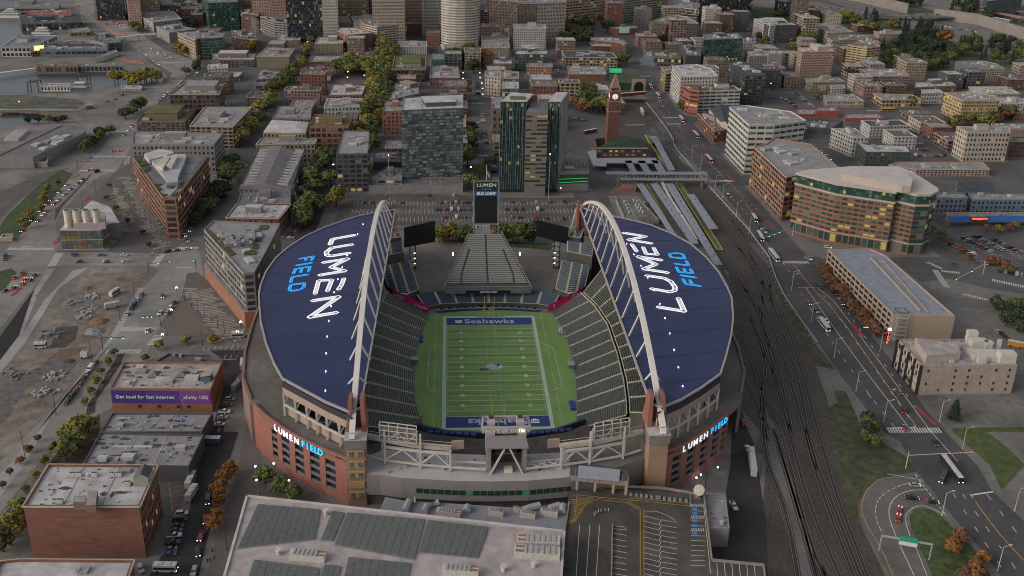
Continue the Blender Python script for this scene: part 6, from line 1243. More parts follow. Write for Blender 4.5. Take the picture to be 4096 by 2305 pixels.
yo=mat('paint_amber',(.34,.21,.05),var=.1)
for s in('23:590,650 655,635 900,660 1160,685 1220,665 1790,720','23:1160,700 1230,688 1790,748','23:900,685 1150,710 1290,790 1290,1449 1285,1600','23:1170,705 1328,785 1328,1449 1325,1600','23:655,635 630,880','23:570,915 640,885 680,830 730,745 800,700 900,665'):dl(s,.28,yo)
for k in range(12):y=672+k*21;x1=[860,820,790,760,735,720,705,692,682,672,660,648][k];dl(f'23:{592-k*2},{y+14} {x1},{y-22 if k < 5 else y-10}',.3,yo)
for k in range(10):x=1190+k*62;
b.obj('deck_markings',dk)
for k in range(12):
 v=P('23',[1195,1250,1300,1352,1405,1458,1480,1533,1585,1638,1692,1752][k],[640,645,652,658,665,672,668,682,686,692,697,703][k],HD)
 tag(MB().box((v.x,v.y,HD),(1.0,1.0,1.2),0,concrete_l).box((v.x,v.y,HD+1.2),(.7,.7,.15),0,concrete).obj('concrete_block'),f'concrete block, {["first","second","third","fourth","fifth","sixth","seventh","eighth","ninth","tenth","eleventh","last"][k]} from the left in the row on the parking deck','concrete block','concrete blocks on the parking deck')
for k,(x,y) in enumerate(((828,835),(845,815),(870,800),(894,795),(936,790),(968,790))):
 v=P('23',x,y+15,HD);tag(MB().tube([(v.x,v.y,HD),(v.x,v.y,HD+1.6)],.14,6,steelw).tube([(v.x,v.y,HD),(v.x,v.y,HD+.3)],.25,6,dark).obj('bollard'),f'white bollard, {["first","second","third","fourth","fifth","sixth"][k]} from the left in the curved row on the deck','bollard','bollards on the parking deck')
HX=16;q=pp('23:580,435 | 23:1170,495 | 23:1165,380 | 23:585,285',HX);ax_=empty('entrance_annex',(q[0].x,q[0].y,0),'boxy grey entrance annex with blue grey roof and columned portal on the deck','building')
xs=sorted(p.x for p in q);yb_=P('23',580,435,HX).y
a0,a1,a2,a3=[(p.x,p.y) for p in q]
MB().prism([a0,a1,a2,a3],HD+4.5,HX,mat('annex_wall',(.24,.2,.2)),bot=True,mtop=mat('annex_floor',(.08,.085,.09))).obj('wall',ax_)
rq=pp('23:665,440 1080,480 1090,380 670,335',HX+1);MB().prism([(p.x,p.y) for p in rq],HX,HX+1,mat('annex_roof',(.27,.28,.33),var=.06)).obj('roof',ax_)
for f in(.14,.45,.76,.98):p=Vector(a0).lerp(Vector(a1),f);MB().box((p.x,p.y+.6,HD),(.9,.9,4.6),0,tn7).obj('column',ax_)
for f in[k/10 for k in range(11)]:p=Vector(a0).lerp(Vector(a1),f);MB().box((p.x,p.y-.1,HD+4.5),(.15,.2,5.5),0,steelg).obj('cladding_rib',ax_)
MB().prism([(a0[0]+.3,a0[1]+4),(a1[0]-.3,a1[1]+4),(a1[0]-.3,a1[1]+5),(a0[0]+.3,a0[1]+5)],HD,HD+4.5,mat('portal_back',(.16,.11,.06))).obj('portal_wall',ax_)
e,pts,h=build('narrow grey roofed gatehouse block right of the parking deck','23','1985,965 2190,968 2150,615 1945,610','2200,1115' if 0 else 9,'gy','g','0',2,'gatehouse_block',units=1,pent=False)
v=P('23',1865,660,HD);dd=empty('satellite_dish',(v.x,v.y,HD),'large white satellite dish standing on the parking deck corner','satellite dish')
MB().tube([(v.x,v.y-1.1,HD+4.4),(v.x,v.y-.3,HD+4.1),(v.x,v.y+.3,HD+4)],[2.3,1.4,.1],18,mat('dish',(.5,.46,.4),var=.15,scale=1)).obj('reflector',dd);MB().tube([(v.x,v.y,HD),(v.x,v.y,HD+4)],.35,8,steelg).box((v.x,v.y,HD),(2.4,2.4,.4),0,concrete).obj('pedestal',dd)
cano=mat('platform_canopy',(.215,.235,.28),var=.06,scale=.2)
plat=mat('platform',(.12,.115,.1),var=.15)
def poly3(name,s,z0,z1,m,lab,cat,gp,mtop=None,posts=None):
 q=pp(s,z1);c=sum(q,Vector())/len(q);e=empty(name,(c.x,c.y,0),lab,cat,gp)
 MB().prism([(p.x,p.y) for p in q],z0,z1,m,bot=True).obj('roof',e);
 if posts:
  a,c=Vector(pp(posts[0],z1)[0][:2]),Vector(pp(posts[1],z1)[0][:2])
  for k in range(posts[2]):
   p=a.lerp(c,k/(posts[2]-1));MB().bar((p.x,p.y,0),(p.x,p.y,z1+1.8),.18,.18,dark).bar((p.x-.6,p.y+.4,z1+1.0),(p.x+.6,p.y,z1+2.0),.14,.14,dark).obj('post',e)
 return e
G5='platform canopies of the station'
poly3('platform_canopy','21:1250,400 1320,395 1760,1080 1590,900',4.6,5,cano,'blue grey platform canopy, westernmost strip below the footbridge','canopy',G5,posts=('21:1300,450','21:1490,850',8))
poly3('platform_canopy','21:1392,398 1470,398 1880,1000 1800,1000',4.6,5,cano,'blue grey platform canopy, second strip from the west below the footbridge','canopy',G5,posts=('21:1460,420','21:1770,980',11))
poly3('platform_canopy','21:1540,398 1625,398 2120,1215 2040,1215',4.6,5,cano,'longest blue grey platform canopy running down beside the stadium roof','canopy',G5,posts=('21:1600,440','21:2080,1200',14))
poly3('platform_canopy','21:1765,505 1835,505 2075,852 1985,855',4.6,5,cano,'short blue grey canopy east of the yellow edged platform','canopy',G5,posts=('21:1810,510','21:2040,850',7))
poly3('platform_canopy','21:1135,170 1200,165 1275,310 1210,312',4.6,5,cano,'short blue canopy stub north of the footbridge by the station','canopy',G5,posts=('21:1150,180','21:1215,305',4))
poly3('platform_canopy','21:1262,168 1335,168 1420,312 1350,312',4.6,5,cano,'canopy strip north of the footbridge, second from the station','canopy',G5,posts=('21:1325,185','21:1400,305',4))
poly3('platform_canopy','21:1405,165 1480,165 1570,312 1490,312',4.6,5,cano,'canopy strip north of the footbridge, third from the station','canopy',G5,posts=('21:1400,180','21:1545,300',5))
poly3('platform_canopy','20:1385,1365 1450,1370 | 21:1500,0 1645,262 1580,268 1440,0',4.6,5,cano,'long canopy strip running north from the footbridge beside the tracks','canopy',G5,posts=('20:1410,1380','21:1640,240',10))
plm=MB()
for s in('21:1640,395 1720,395 2125,1062 2055,1065','21:1400,0 1450,0 1650,310 1560,310','20:1330,1350 1390,1365 | 21:1460,60 1400,0','21:1250,400 1620,395 2100,1215 1890,1100 1600,920'):
 q=pp(s,1);plm.prism([(p.x,p.y) for p in q],0,1,plat)
plm.obj('station_platforms',kind='structure')
yl=MB()
for s in('21:1645,398 2060,1060 2125,1064','21:1400,5 1600,312','21:1355,405 1640,920','20:1340,1360 1385,1449'):v=pp(s,1.0);[strip(yl,[a,c],.9,1.06,mat('platform_yellow',(.45,.43,.03),var=.1)) for a,c in zip(v[:-1],v[1:])]
for s in('21:1690,398 2122,1062',):v=pp(s,1.0);strip(yl,v,.5,1.06,mat('platform_yellow',(.45,.43,.03)))
yl.obj('platform_edge_markings',kind='structure')
a,c=P('21',945,340,8),P('21',1965,345,8);fb_=empty('footbridge',((a.x+c.x)/2,(a.y+c.y)/2,0),'covered footbridge with grey roof crossing the railway tracks','footbridge')
MB().bar((a.x,a.y+2,11.4),(c.x,c.y+2,11.4),6.5,.5,mat('bridge_roof',(.19,.21,.25),var=.05)).obj('roof',fb_)
b=MB().bar((a.x+12,a.y,7),(c.x,c.y,7),5,.6,steelg)
for k in range(24):p=a.lerp(c,.1+k*.9/24);q_=a.lerp(c,.1+(k+.5)*.9/24);r_=a.lerp(c,.1+(k+1)*.9/24);b.bar((p.x,p.y-2.5,7),(q_.x,q_.y-2.5,11),.22,.22,steelg).bar((q_.x,q_.y-2.5,11),(r_.x,r_.y-2.5,7),.22,.22,steelg)
b.obj('truss',fb_)
for f in(.12,.3,.5,.7,.95):p=a.lerp(c,f);MB().box((p.x,p.y,0),(1.4,2.6,7),0,concrete).obj('pier',fb_)
e,pts,h=build('orange brick stair hall with sloping grey roof beside the footbridge','21','1010,495 1250,480 1250,400 1100,395 ','1010,500','ob','m','0',1,'stair_hall') if 0 else build('orange brick stair hall beside the footbridge','21','1020,445 1250,440 1245,400 1080,400','1020,500','ob','m','0',1,'stair_hall',units=0,pent=False)
e,pts,h=build('low flat roof with rows of white vents north east of the stadium','21','1135,745 1480,760 1270,540 1045,540',5,'gy','m','0',1,'service_building',units=0,pent=False)
for x,y in((1130,585),(1225,575),(1255,585),(1148,620),(1243,615),(1275,622),(1160,655),(1262,648),(1295,655),(1180,690),(1280,685),(1315,690)):p=P('21',x,y,h);MB().tube([(p.x,p.y,h-.8),(p.x,p.y,h+.8)],.5,8,cream).tube([(p.x,p.y,h+.8),(p.x,p.y,h+1.1)],.9,8,cream).obj('roof_unit',e)
p=P('21',1340,800,4)
for k,dx in enumerate((0,38)):v=P('21',1330+dx,770+dx,4);tag(MB().tube([(v.x,v.y,0),(v.x,v.y,5)],4.6,20,mat('tank',(.13,.12,.11),var=.1)).tube([(v.x,v.y,5),(v.x,v.y,5.2)],4.1,20,mat('tank_top',(.09,.085,.08))).obj('storage_tank'),('round grey tank north east of the stadium roof, upper one' if not k else 'round grey tank touching the stadium roof edge, lower one'),'tank','round tanks')
va=empty('viaduct_edge',(P('21',2000,400).x,P('21',2000,400).y,0),'concrete viaduct edge with rows of columns above the tracks','viaduct')
v=smooth(pp('20:1360,1030 1480,1180 | 20:1640,1400 | 21:1640,30 1960,390 2576,1060 | 32:130,0 330,300 520,560',0),1);v=[Vector((p.x-1.5,p.y,0)) for p in v]
b=MB()
for a,c in zip(v[:-1],v[1:]):b.bar((a.x,a.y,.9),(c.x,c.y,.9),.5,1.2,concrete_l)
b.obj('parapet',va)
b=MB();q=resample(v,7)
for p in q:b.box((p.x-1.6,p.y,0),(.9,1.6,1.0),0,concrete)
b.obj('bent_columns',va)
for k,(s,hh_,lab) in enumerate((('30:500,-40 900,20 1400,140',9,'high grey freeway retaining wall, left stretch'),('30:1660,190 2100,250 2576,400 2900,520',9,'high grey freeway retaining wall, right stretch'))):
 v=pp(s,0);e=empty('retaining_wall',(v[0].x,v[0].y,0),lab,'wall','freeway walls');b=MB()
 for a,c in zip(v[:-1],v[1:]):b.bar((a.x,a.y,hh_),(c.x,c.y,hh_),1.2,hh_*2,mat('freeway_wall',(.2,.18,.165),var=.12,scale=.08))
 b.obj('wall',e);b=MB()
 for a,c in zip(v[:-1],v[1:]):b.bar((a.x,a.y,hh_*2+.3),(c.x,c.y,hh_*2+.3),1.6,.6,mat('fence_rail',(.1,.1,.1)))
 b.obj('coping',e)
b=MB();v=pp('30:1050,150 1450,155 1850,165',8);e=empty('freeway_bridge',(v[1].x,v[1].y,0),'freeway overpass bridge between the two retaining walls','bridge')
for a,c in zip(v[:-1],v[1:]):b.bar((a.x,a.y,7),(c.x,c.y,7),22,1.6,asphalt2)
b.obj('deck',e)
for p in resample(v,40):MB().box((p.x,p.y-6,0),(3,3,6.5),0,concrete).obj('pier',e)
v=P('20',1170,790,0);e=empty('tunnel_portal',(v.x,v.y,0),'stone railway tunnel portal with dark arch and grass bank above it','tunnel')
w=P('20',1225,900).x-P('20',1110,900).x;yv=P('20',1160,930).y
MB().box((v.x,yv+8,0),(w*1.15,3,13),0,wc('tn')).obj('wall',e)
b=MB();n=14;b.face([(v.x+w*.4*cos(pi*i/n),yv+6.2,5+6*sin(pi*i/n)) for i in range(n+1)]+[(v.x-w*.4,yv+6.2,0),(v.x+w*.4,yv+6.2,0)],black);b.obj('arch_opening',e)
MB().prism([(v.x-w*2.2,yv+9),(v.x+w*.6,yv+9),(v.x+w*.6,yv+50),(v.x-w*2,yv+50)],0,9,mat('bank_grass',(.03,.04,.025),var=.3),mtop=grassm).obj('grass_bank',e)
a,c=P('20',1085,985,5),P('20',1350,990,5);e=empty('rail_bridge',((a.x+c.x)/2,a.y,0),'road bridge over the tracks carrying a red bus near the tower','bridge')
MB().bar((a.x,a.y+4,4.6),(c.x,c.y+4,4.6),12,.9,concrete).obj('deck',e);MB().bar((a.x,a.y-2,5.5),(c.x,c.y-2,5.5),.3,1,concrete_l).bar((a.x,a.y+10,5.5),(c.x,c.y+10,5.5),.3,1,concrete_l).obj('parapet',e)
bw=[o for o in S.objects if o.get('label','').startswith('billboard brick')][0]
z1,z0=None,None
a,c=P('02',1112,1035,11.6),P('02',2122,1032,11.6);
wv=sorted({(round(v.co.x,2),round(v.co.y,2)) for v in[o for o in bw.children if o.name.startswith('wall')][0].data.vertices},key=lambda p:proj((p[0],p[1],12))[1])
hb_=max(v.co.z for v in[o for o in bw.children if o.name.startswith('wall')][0].data.vertices)
wv=[p for p in wv if abs(proj((*p,hb_))[1]-(1152+1014/K))<7];A_=Vector(min(wv));B_=Vector(max(wv));D_=(B_-A_);LW_=D_.length;D_/=LW_;N_=Vector((D_.y,-D_.x));RZ=atan2(D_.y,D_.x)
def wp(f,z,o=.2):p=A_+D_*(LW_*f)+N_*o;return Vector((p.x,p.y,z))
zt_,zb_=hb_*.92,hb_*.40
bb=MB();bl_=mat('banner_blue',(.045,.03,.19),var=0);bp2=mat('banner_purple',(.17,.05,.26),var=0)
for f0,f1,m_ in((.01,.35,bl_),(.35,.69,mat('banner_violet',(.075,.035,.22),var=0)),(.69,.99,bp2)):bb.bar(wp(f0,(zt_+zb_)/2),wp(f1,(zt_+zb_)/2),.25,zt_-zb_,m_)
bn_=bb.obj('banner',bw);zc=(zt_+zb_)/2
place_text('Get loud for fast internet',2.5,whitep,wp(.34,zc,.45),(D_.x,D_.y,0),(0,0,1),bn_,'banner_lettering',ext=.03,bold=.03,sx=1.0)
place_text('xfinity 10G',2.7,whitep,wp(.845,zc,.45),(D_.x,D_.y,0),(0,0,1),bn_,'banner_lettering',ext=.03,bold=.03,sx=.9)
MB().bar(wp(.71,zt_-.1,.4),wp(.68,zc,.4),.15,.15,mat('banner_line',(.5,.3,.5),var=0)).bar(wp(.68,zc,.4),wp(.72,zb_+.1,.4),.15,.15,mat('banner_line',(.5,.3,.5))).obj('banner_chevron',bn_)
for f in(.27,.465,.66,.76):v=wp(f,hb_*.2,.1);MB().box((v.x,v.y,v.z),(1.3,.3,1.3),RZ,dark).obj('window',bw)
for x,y in((1545,880),(1830,880)):
 v=P('02',x,y,12);b=MB();s_=2.6;q=[(v.x-s_,v.y-s_*.8,12.3),(v.x+s_,v.y-s_*.8,12.3),(v.x+s_,v.y+s_*1.4,12.3),(v.x-s_,v.y+s_*1.4,12.3)];ap=(v.x,v.y+.6,14)
 for i in range(4):b.face([q[i],q[(i+1)%4],ap],mat('skylight',(.14,.14,.12),var=.3,scale=2))
 b.obj('skylight',bw)
v=P('02',2080,910,12.5);MB().box((v.x,v.y,11.5),(4.6,4,3),0,mat('hut_blue',(.07,.12,.17))).obj('stair_hut',bw);MB().bar((v.x-2.5,v.y,14.6),(v.x+2.5,v.y,15.2),4.4,.2,rc('t')).obj('hut_roof',bw)
cw=[o for o in S.objects if o.get('label','').startswith('corner brick')][0];hw_=23.5
cwh=[o for o in cw.children if o.name.startswith('wall')][0];hw_=max(v.co.z for v in cwh.data.vertices)
for x,y in((730,430),(795,430),(950,430),(1128,430),(1195,430),(1285,520),(605,700),(590+0,1600)):
 if y>1449:continue
 v=P('03',x,y,hw_);o=MB().box((v.x,v.y,hw_-.7),(2.2,1.3,1.7),0,pu).obj('condenser',cw)
 for d in(-.5,.5):MB().tube([(v.x+d,v.y,hw_+1),(v.x+d,v.y,hw_+1.15)],.4,8,dark).obj('fan',o)
v=P('03',1440,500,hw_);b=MB().box((v.x,v.y+1,hw_-.8),(5.4,6,4),0,mat('hut_green',(.25,.27,.23)));b.obj('stair_hut',cw)
MB().face([(v.x-2.8,v.y-2.1,hw_+3.2),(v.x,v.y-2.1,hw_+5),(v.x,v.y+4.1,hw_+5),(v.x-2.8,v.y+4.1,hw_+3.2)],rc('d')).face([(v.x,v.y-2.1,hw_+5),(v.x+2.8,v.y-2.1,hw_+3.2),(v.x+2.8,v.y+4.1,hw_+3.2),(v.x,v.y+4.1,hw_+5)],rc('d')).face([(v.x-2.7,v.y-2,hw_+3.2),(v.x+2.7,v.y-2,hw_+3.2),(v.x,v.y-2,hw_+5)],mat('hut_green',(.25,.27,.23))).obj('hut_roof',cw)
for s,hh_,m_ in(('03:735,705 860,705 865,640 745,640',2.6,'g'),('03:860,735 960,735 980,590 890,590',2.8,'t')):q=pp(s,hw_+hh_);MB().prism([(p.x,p.y) for p in q],hw_-.8,hw_+hh_,wc('br'),mtop=rc(m_)).obj('skylight_hut',cw)
vq=sorted({(round(v.co.x,2),round(v.co.y,2)) for v in cwh.data.vertices},key=lambda p:-p[0]*2+p[1]*.2)[:6];vr=[p for p in vq];s1=min(vr,key=lambda p:p[1]-p[0]*.8);n1_=max(vr,key=lambda p:p[1]+p[0]*.8)
facade(cw,s1,n1_,1,hw_-1.5,12,5,.42,.5,GL,.06,12)
ys=min(v.co.y for v in cwh.data.vertices)
for o in list(cw.children):
 if o.name.startswith('window') and not o.name.startswith('windows') and abs(o.rotation_euler.z)<.35 and o.matrix_basis.translation.y+cw.location.y<ys+3.5:bpy.data.objects.remove(o)
v=P('03',420,800,hw_-1);place_text('BEMIS CO',2.2,mat('ghost_paint',(.3,.2,.17),var=.3,scale=2),(v.x,ys-.12+.05*0,hw_-3.2),(1,0,0),(0,0,1),cw,'ghost_lettering',ext=.02) if 0 else None
sm_=[o for o in S.objects if o.get('label','').startswith('supermarket')][0]
p=P('31',2125,757,5);o=MB().box((p.x,p.y-.3,1),(14,.6,6),0,mat('shop_dark',(.08,.05,.03))).obj('entrance',sm_);place_text('UWAJIMAYA',2.1,red,(p.x,p.y-.7,5.4),(1,0,0),(0,0,1),o,'sign_lettering',ext=.05,bold=.04)
for x0,x1 in((1830,2050),(2210,2620)):a,c=P('31',x0,790,3),P('31',x1,790,3);MB().face([(a.x,a.y,3.2),(c.x,c.y,3.2),(c.x,c.y+5,6.5),(a.x,a.y+5,6.5)],mat('awning_blue',(.03,.09,.3),var=.1)).obj('awning',sm_)
def put(sub,txt,t,x,y,size,m,h_off,nm='sign_lettering',vertical=False,**k):
 r=[o for o in S.objects if o.get('label','').startswith(sub)][0];w_=[o for o in r.children if o.name.startswith('wall')][0]
 ym=min((v.co.y for v in w_.data.vertices));pt_=PYp(t,x,y,ym-.4);place_text(txt,size,m,pt_,(1,0,0),(0,0,1),r,nm,ext=.05,**k)
put('low white roofed lighting','Seattle Lighting','20',930,935,5.0,whitep,0,bold=.05)
put('red brick block with painted lofts','THE LOFTS  +  2ND THIRD','20',820,738,2.6,whitep,0)
put('dark red brick hotel','N\nP\n\nH\nO\nT\nE\nL','30',1105,840,3.4,whitep,0)
p=[o for o in S.objects if o.get('label','').startswith('brick block with pale green')][0]
v=P('20',1128,320,10);MB().box((v.x,v.y-.6,8),(15,.5,9),0,mat('billboard_green',(.3,.42,.35),emit=.05,var=.15,scale=.2)).obj('billboard',p)
v=P('20',1040,735,2);e=empty('green_screen',(v.x,v.y,0),'green lit advertising screen beside the painted lofts block','screen');MB().box((v.x,v.y,2),(15,.6,5.5),0,mat('screen_green',(.05,.55,.22),emit=.16,var=0)).obj('screen',e);MB().box((v.x-5,v.y+.8,0),(.6,.6,3),0,dark).box((v.x+5,v.y+.8,0),(.6,.6,3),0,dark).obj('post',e)
to=[o for o in S.objects if o.get('label','').startswith('tan four storey')][0];wo_=[o for o in to.children if o.name.startswith('wall')][0]
vs={(round(v.co.x,2),round(v.co.y,2)) for v in wo_.data.vertices};ht=max(v.co.z for v in wo_.data.vertices)
def near(t,x,y):return Vector(min(vs,key=lambda p:(proj((*p,ht))[0]-tp(t,x,y)[0])**2+(proj((*p,ht))[1]-tp(t,x,y)[1])**2))
A1,A2,A0=near('32',1555,785),near('32',2512,775),near('32',1310,512)
facade(to,A1,A2,.8,ht-1,7,4,.14,.42,[dark,mat('w_pale',(.3,.27,.24),var=0),mat('w_dim',(.12,.09,.05),var=0),GL[3]],0,3)
facade(to,A0,A1,.5,ht-.8,16,4,.72,.62,[mat('frame_white',(.42,.4,.38),var=0),glass,mat('frame_white',(.42,.4,.38)),GL[1]],.1,3)
d=(A1-A0);b=MB()
for f in(.02,.25,.5,.75,.985):p=A0+d*f+Vector((-.5,-.3));b.box((p.x,p.y,0),(.6,1.6,ht+.2),atan2(d.y,d.x),dark)
b.obj('facade_fin',to)
for s_,hh2,k in(('32:1600,680 1940,650 1900,560 1480,500',4,'s'),):q=pp(s_,ht+4);MB().prism([(p.x,p.y) for p in q],ht-1,ht+4,wc('cr'),mtop=rc('p')).obj('penthouse',to)
for x,y,w_,z_ in((2050,540,5,7),(2120,580,8,4),(2220,600,4,4),(2330,600,2,5),(2180,690,14,2.6),(2160,750,4,3),(2400,740,8,6)):v=P('32',x,y,ht);MB().box((v.x,v.y+1,ht-1),(w_,w_*.6,z_),-.1,pu).obj('roof_unit',to)
ab_=[o for o in S.objects if o.get('label','').startswith('grey apartment block on a long')][0];wo_=[o for o in ab_.children if o.name.startswith('wall')][0]
vs=[tuple(wo_.data.vertices[i].co[:2]) for i in range(0,len(wo_.data.vertices))];uq=[]
for p in vs:
 if wo_.data.vertices[vs.index(p)].co.z<.1 and all((p[0]-q[0])**2+(p[1]-q[1])**2>1 for q in uq):uq.append(p)
MB().prism(outset(ccw(uq),1.6),0,9.5,wc('ob'),mtop=rc('g')).obj('brick_podium',ab_)
for s_ in('01:2200,860 2560,830 2570,960 2420,1000 2270,1010',):q=pp(s_,34);MB().prism([(p.x,p.y) for p in q],29,34,wc('gy'),mtop=rc('g')).obj('penthouse',ab_)
rp=random.Random(44)
for sub_,n_,t_,x0_,x1_,y0_,y1_ in(('low stained grey roof',34,'03',930,1940,50,320),('low warehouse with painted',12,'02',1100,2050,1290,1430),('corner brick warehouse',7,'03',520,1350,520,700),('billboard brick',12,'02',1250,2050,780,990)):
 r_=[o for o in S.objects if o.get('label','').startswith(sub_)][0];wl_=[o for o in r_.children if o.name.startswith('wall')][0];zz=max(v.co.z for v in wl_.data.vertices)-.8;b=MB()
 for i in range(n_):
  v=P(t_,rp.uniform(x0_,x1_),rp.uniform(y0_,y1_),zz);a_,c_=rp.uniform(.6,2.6),rp.uniform(.4,1.5);k=12;ph=rp.uniform(0,3)
  b.face([(v.x+a_*cos(2*pi*j/k)*(1+.25*sin(3*j+ph)),v.y+c_*sin(2*pi*j/k)*(1+.25*sin(2*j+ph)),zz+.03+.001*i) for j in range(k)],mat('water_stain',(.06,.06,.055) if 'low' in sub_ else(.2,.17,.16),var=.3,scale=1))
 b.obj('water_stains',r_,kind='stuff')
r_=[o for o in S.objects if o.get('label','').startswith('low warehouse with painted')][0];b=MB()
for i in range(16):v=P('02',1840+rp.uniform(-50,40),1340+rp.uniform(-50,50),7.3);b.box((v.x,v.y,7.15),(rp.uniform(.6,1.6),rp.uniform(.4,1),.08+.002*i),rp.uniform(0,3),[mat('graffiti_blue',(.05,.08,.3),var=0),mat('graffiti_white',(.4,.38,.4),var=0),mat('graffiti_pink',(.35,.15,.15),var=0)][i%3])
b.obj('roof_graffiti',r_)
for k,s_ in enumerate(('10:2180,760 2190,1449 | 11:2200,0 2250,480','11:400,870 620,520 720,250','02:2200,1449 2350,1000 2450,780','30:780,880 1130,1110','20:1560,1100 1700,1300 | 21:1760,60')):
 b=MB();strip(b,[v.to_2d() for v in pp(s_)],.3,.2,paint_w,dash=(3,8));b.obj('lane_markings',kind='structure')
def ribbon(nm,lab,cat,s_,z,w_,m_,th=.8,legs=0,name_part='deck'):
 v=[Vector((q.x,q.y,z)) for q in pp(s_,z)];c_=v[len(v)//2];e_=empty(nm,(c_.x,c_.y,0),lab,cat);b_=MB()
 for a_,d_ in zip(v[:-1],v[1:]):b_.bar(a_,d_,w_,th,m_)
 b_.obj(name_part,e_)
 for a_,d_ in zip(v[:-1],v[1:]):
  for j in range(legs):p_=a_.lerp(d_,(j+.5)/legs);MB().box((p_.x,p_.y,0),(1.2,1.2,z-.4),0,m_).obj('support_leg',e_)
ribbon('footbridge','pale pedestrian bridge spanning the waterfront avenue to the low brick block','footbridge','00:1170,385 1330,362 1450,350 1570,345',7,5,steelw,1.4,1)
ribbon('ramp_viaduct','curved pale vehicle ramp looping round the ferry terminal lot','viaduct','00:460,452 600,425 760,408 900,412 1020,440 1100,462',6,8,concrete_l,1.2,1)
ribbon('trestle_pier','old brown timber trestle curving across the lower inlet','pier','00:0,1125 200,1122 420,1135 560,1158 640,1180',2.5,9,mat('timber',(.1,.08,.06),var=.25),1,3)
ribbon('trestle_pier','straight white railed pier at the far edge of the gravel yard','pier','00:0,1108 380,1102 750,1106',2.5,3,concrete_l,.8,2)
ribbon('gangway','white truss gangway running down from the dock edge at the left border','gangway','00:-40,745 180,715 360,692',4,4,steelw,1.6,0)
ob_=mat('barrier_orange',(.42,.1,.05),var=.1)
for s_,lab in(('00:330,556 680,552','left stretch of orange barriers behind the ferry terminal lot'),('00:700,558 915,556','right stretch of orange barriers behind the ferry terminal lot'),('00:1160,592 1300,615 1450,640','orange barrier line round the waterfront works'),('00:1100,308 1260,360','orange barrier line beside the terminal hall')):ribbon('barrier',lab,'barrier',s_,.8,.8,ob_,1.5)
v=P('00',355,495,8);e=empty('lit_sign',(v.x,v.y,0),'bright yellow lit glass end of the ferry terminal hall','lit facade');MB().box((v.x,v.y,6),(20,1,6),.5,mat('warm_glass',(.9,.75,.3),emit=.5,var=.3,scale=.5)).obj('pane',e)
for x in(1150,1198):v=P('00',x,462,4);MB().box((v.x,v.y,0),(3,1.5,10),0,mat('orange_column',(.7,.35,.05),emit=.35,var=0)).obj('column',[o for o in S.objects if o.get('label','').startswith('terminal hall')][0])
build('unfinished concrete and glass block with orange floors at the top right corner','30','2210,10 2560,-20 2540,-110 2180,-80',32,'gl','g','r',8,'unfinished_block',units=3,green=True)
build('low grey works building below the unfinished block','30','2230,200 2400,240 2440,200 2270,170',8,'wh','g','g',2,'works_building',units=1)
for s_ in('30:2140,66 2576,120','30:2140,100 2576,180'):ribbon('floor_slab','long pinkish unfinished floor slab at the top right, '+('upper' if '66' in s_ else 'lower'),'floor slab',s_,9,16,mat('slab_pink',(.3,.17,.14),var=.1),1.2,6)
tri=[o for o in S.objects if o.get('label','').startswith('triangular brick')][0];tq_=mat('teal_canopy',(.1,.24,.22),var=0)
for x,y in((1830,820),(1870,775),(1895,725),(1935,680),(1965,632),(1995,590),(2022,548),(2050,505),(2080,465),(2110,425),(2170,320),(1575,760),(1605,800),(1635,835)):v=P('01',x,y,5);MB().box((v.x,v.y,4.8),(3.6,3,.25),.5,tq_).obj('street_canopy',tri)
hA=max(v.co.z for v in wo_.data.vertices)-.8 if wo_.name in bpy.data.objects else 30
hA=max(v.co.z for v in[o for o in ab_.children if o.name.startswith('wall')][0].data.vertices)-.8
for k,s_ in enumerate(('01:2075,880 2110,870 2370,1110 2330,1130','11:45,822 130,828 110,865 30,862','11:0,900 70,905 55,985 -10,980','01:2470,1080 2576,1075 2570,1120 2450,1120','11:-20,1010 30,1015 15,1060 -40,1055')):q=pp(s_,hA);MB().prism([(p.x,p.y) for p in ccw([(v.x,v.y) for v in q]) and[Vector(t) for t in ccw([(v.x,v.y) for v in q])]],hA,hA+.5,mat('planting',(.06,.065,.025),var=.4,scale=.8)).obj('roof_planting',ab_)
for k in range(26):v=P('01',2200+rp.uniform(0,330),860+rp.uniform(0,160),hA+5);MB().box((v.x,v.y,hA+4.6),(rp.uniform(.8,3),rp.uniform(.6,1.6),rp.uniform(.5,1.4)),rp.uniform(-.3,.3),rc(rp.choice('wgd'))).obj('roof_unit',ab_)
# ================================================================ INFILL: the smaller blocks of the packed old town and the pavements
def rect_of(p):return min(q[0] for q in p),max(q[0] for q in p),min(q[1] for q in p),max(q[1] for q in p)
for o in S.objects:
 if o.get('category') and o.type=='EMPTY' and o.get('label') and not any(o['label']==f[1] for f in FOOT):
  vs=[(v.co.x,v.co.y) for ch in o.children if ch.type=='MESH' and ch.name.split('.')[0] in('wall','west_block','east_block','centre_block','slab','core') for v in ch.data.vertices]
  if len(vs)>3:
   x0,x1,y0,y1=rect_of(vs);FOOT.append(([(x0,y0),(x1,y0),(x1,y1),(x0,y1)],o['label'],20))
pv=MB()
for i,(p,lab,h) in enumerate(FOOT):
 if rect_of(p)[2]>60:pv.face([(x,y,.185+.0007*i) for x,y in outset(ccw(p),3.2)],concrete)
pv.obj('pavement',kind='structure')
def inside(q,x,y):
 r=False
 for i in range(len(q)):
  (ax,ay),(bx,by)=q[i],q[i-1]
  if(ay>y)!=(by>y) and x<(bx-ax)*(y-ay)/(by-ay)+ax:r=not r
 return r
def pz(s):return[(p.x,p.y) for p in pp(s)]
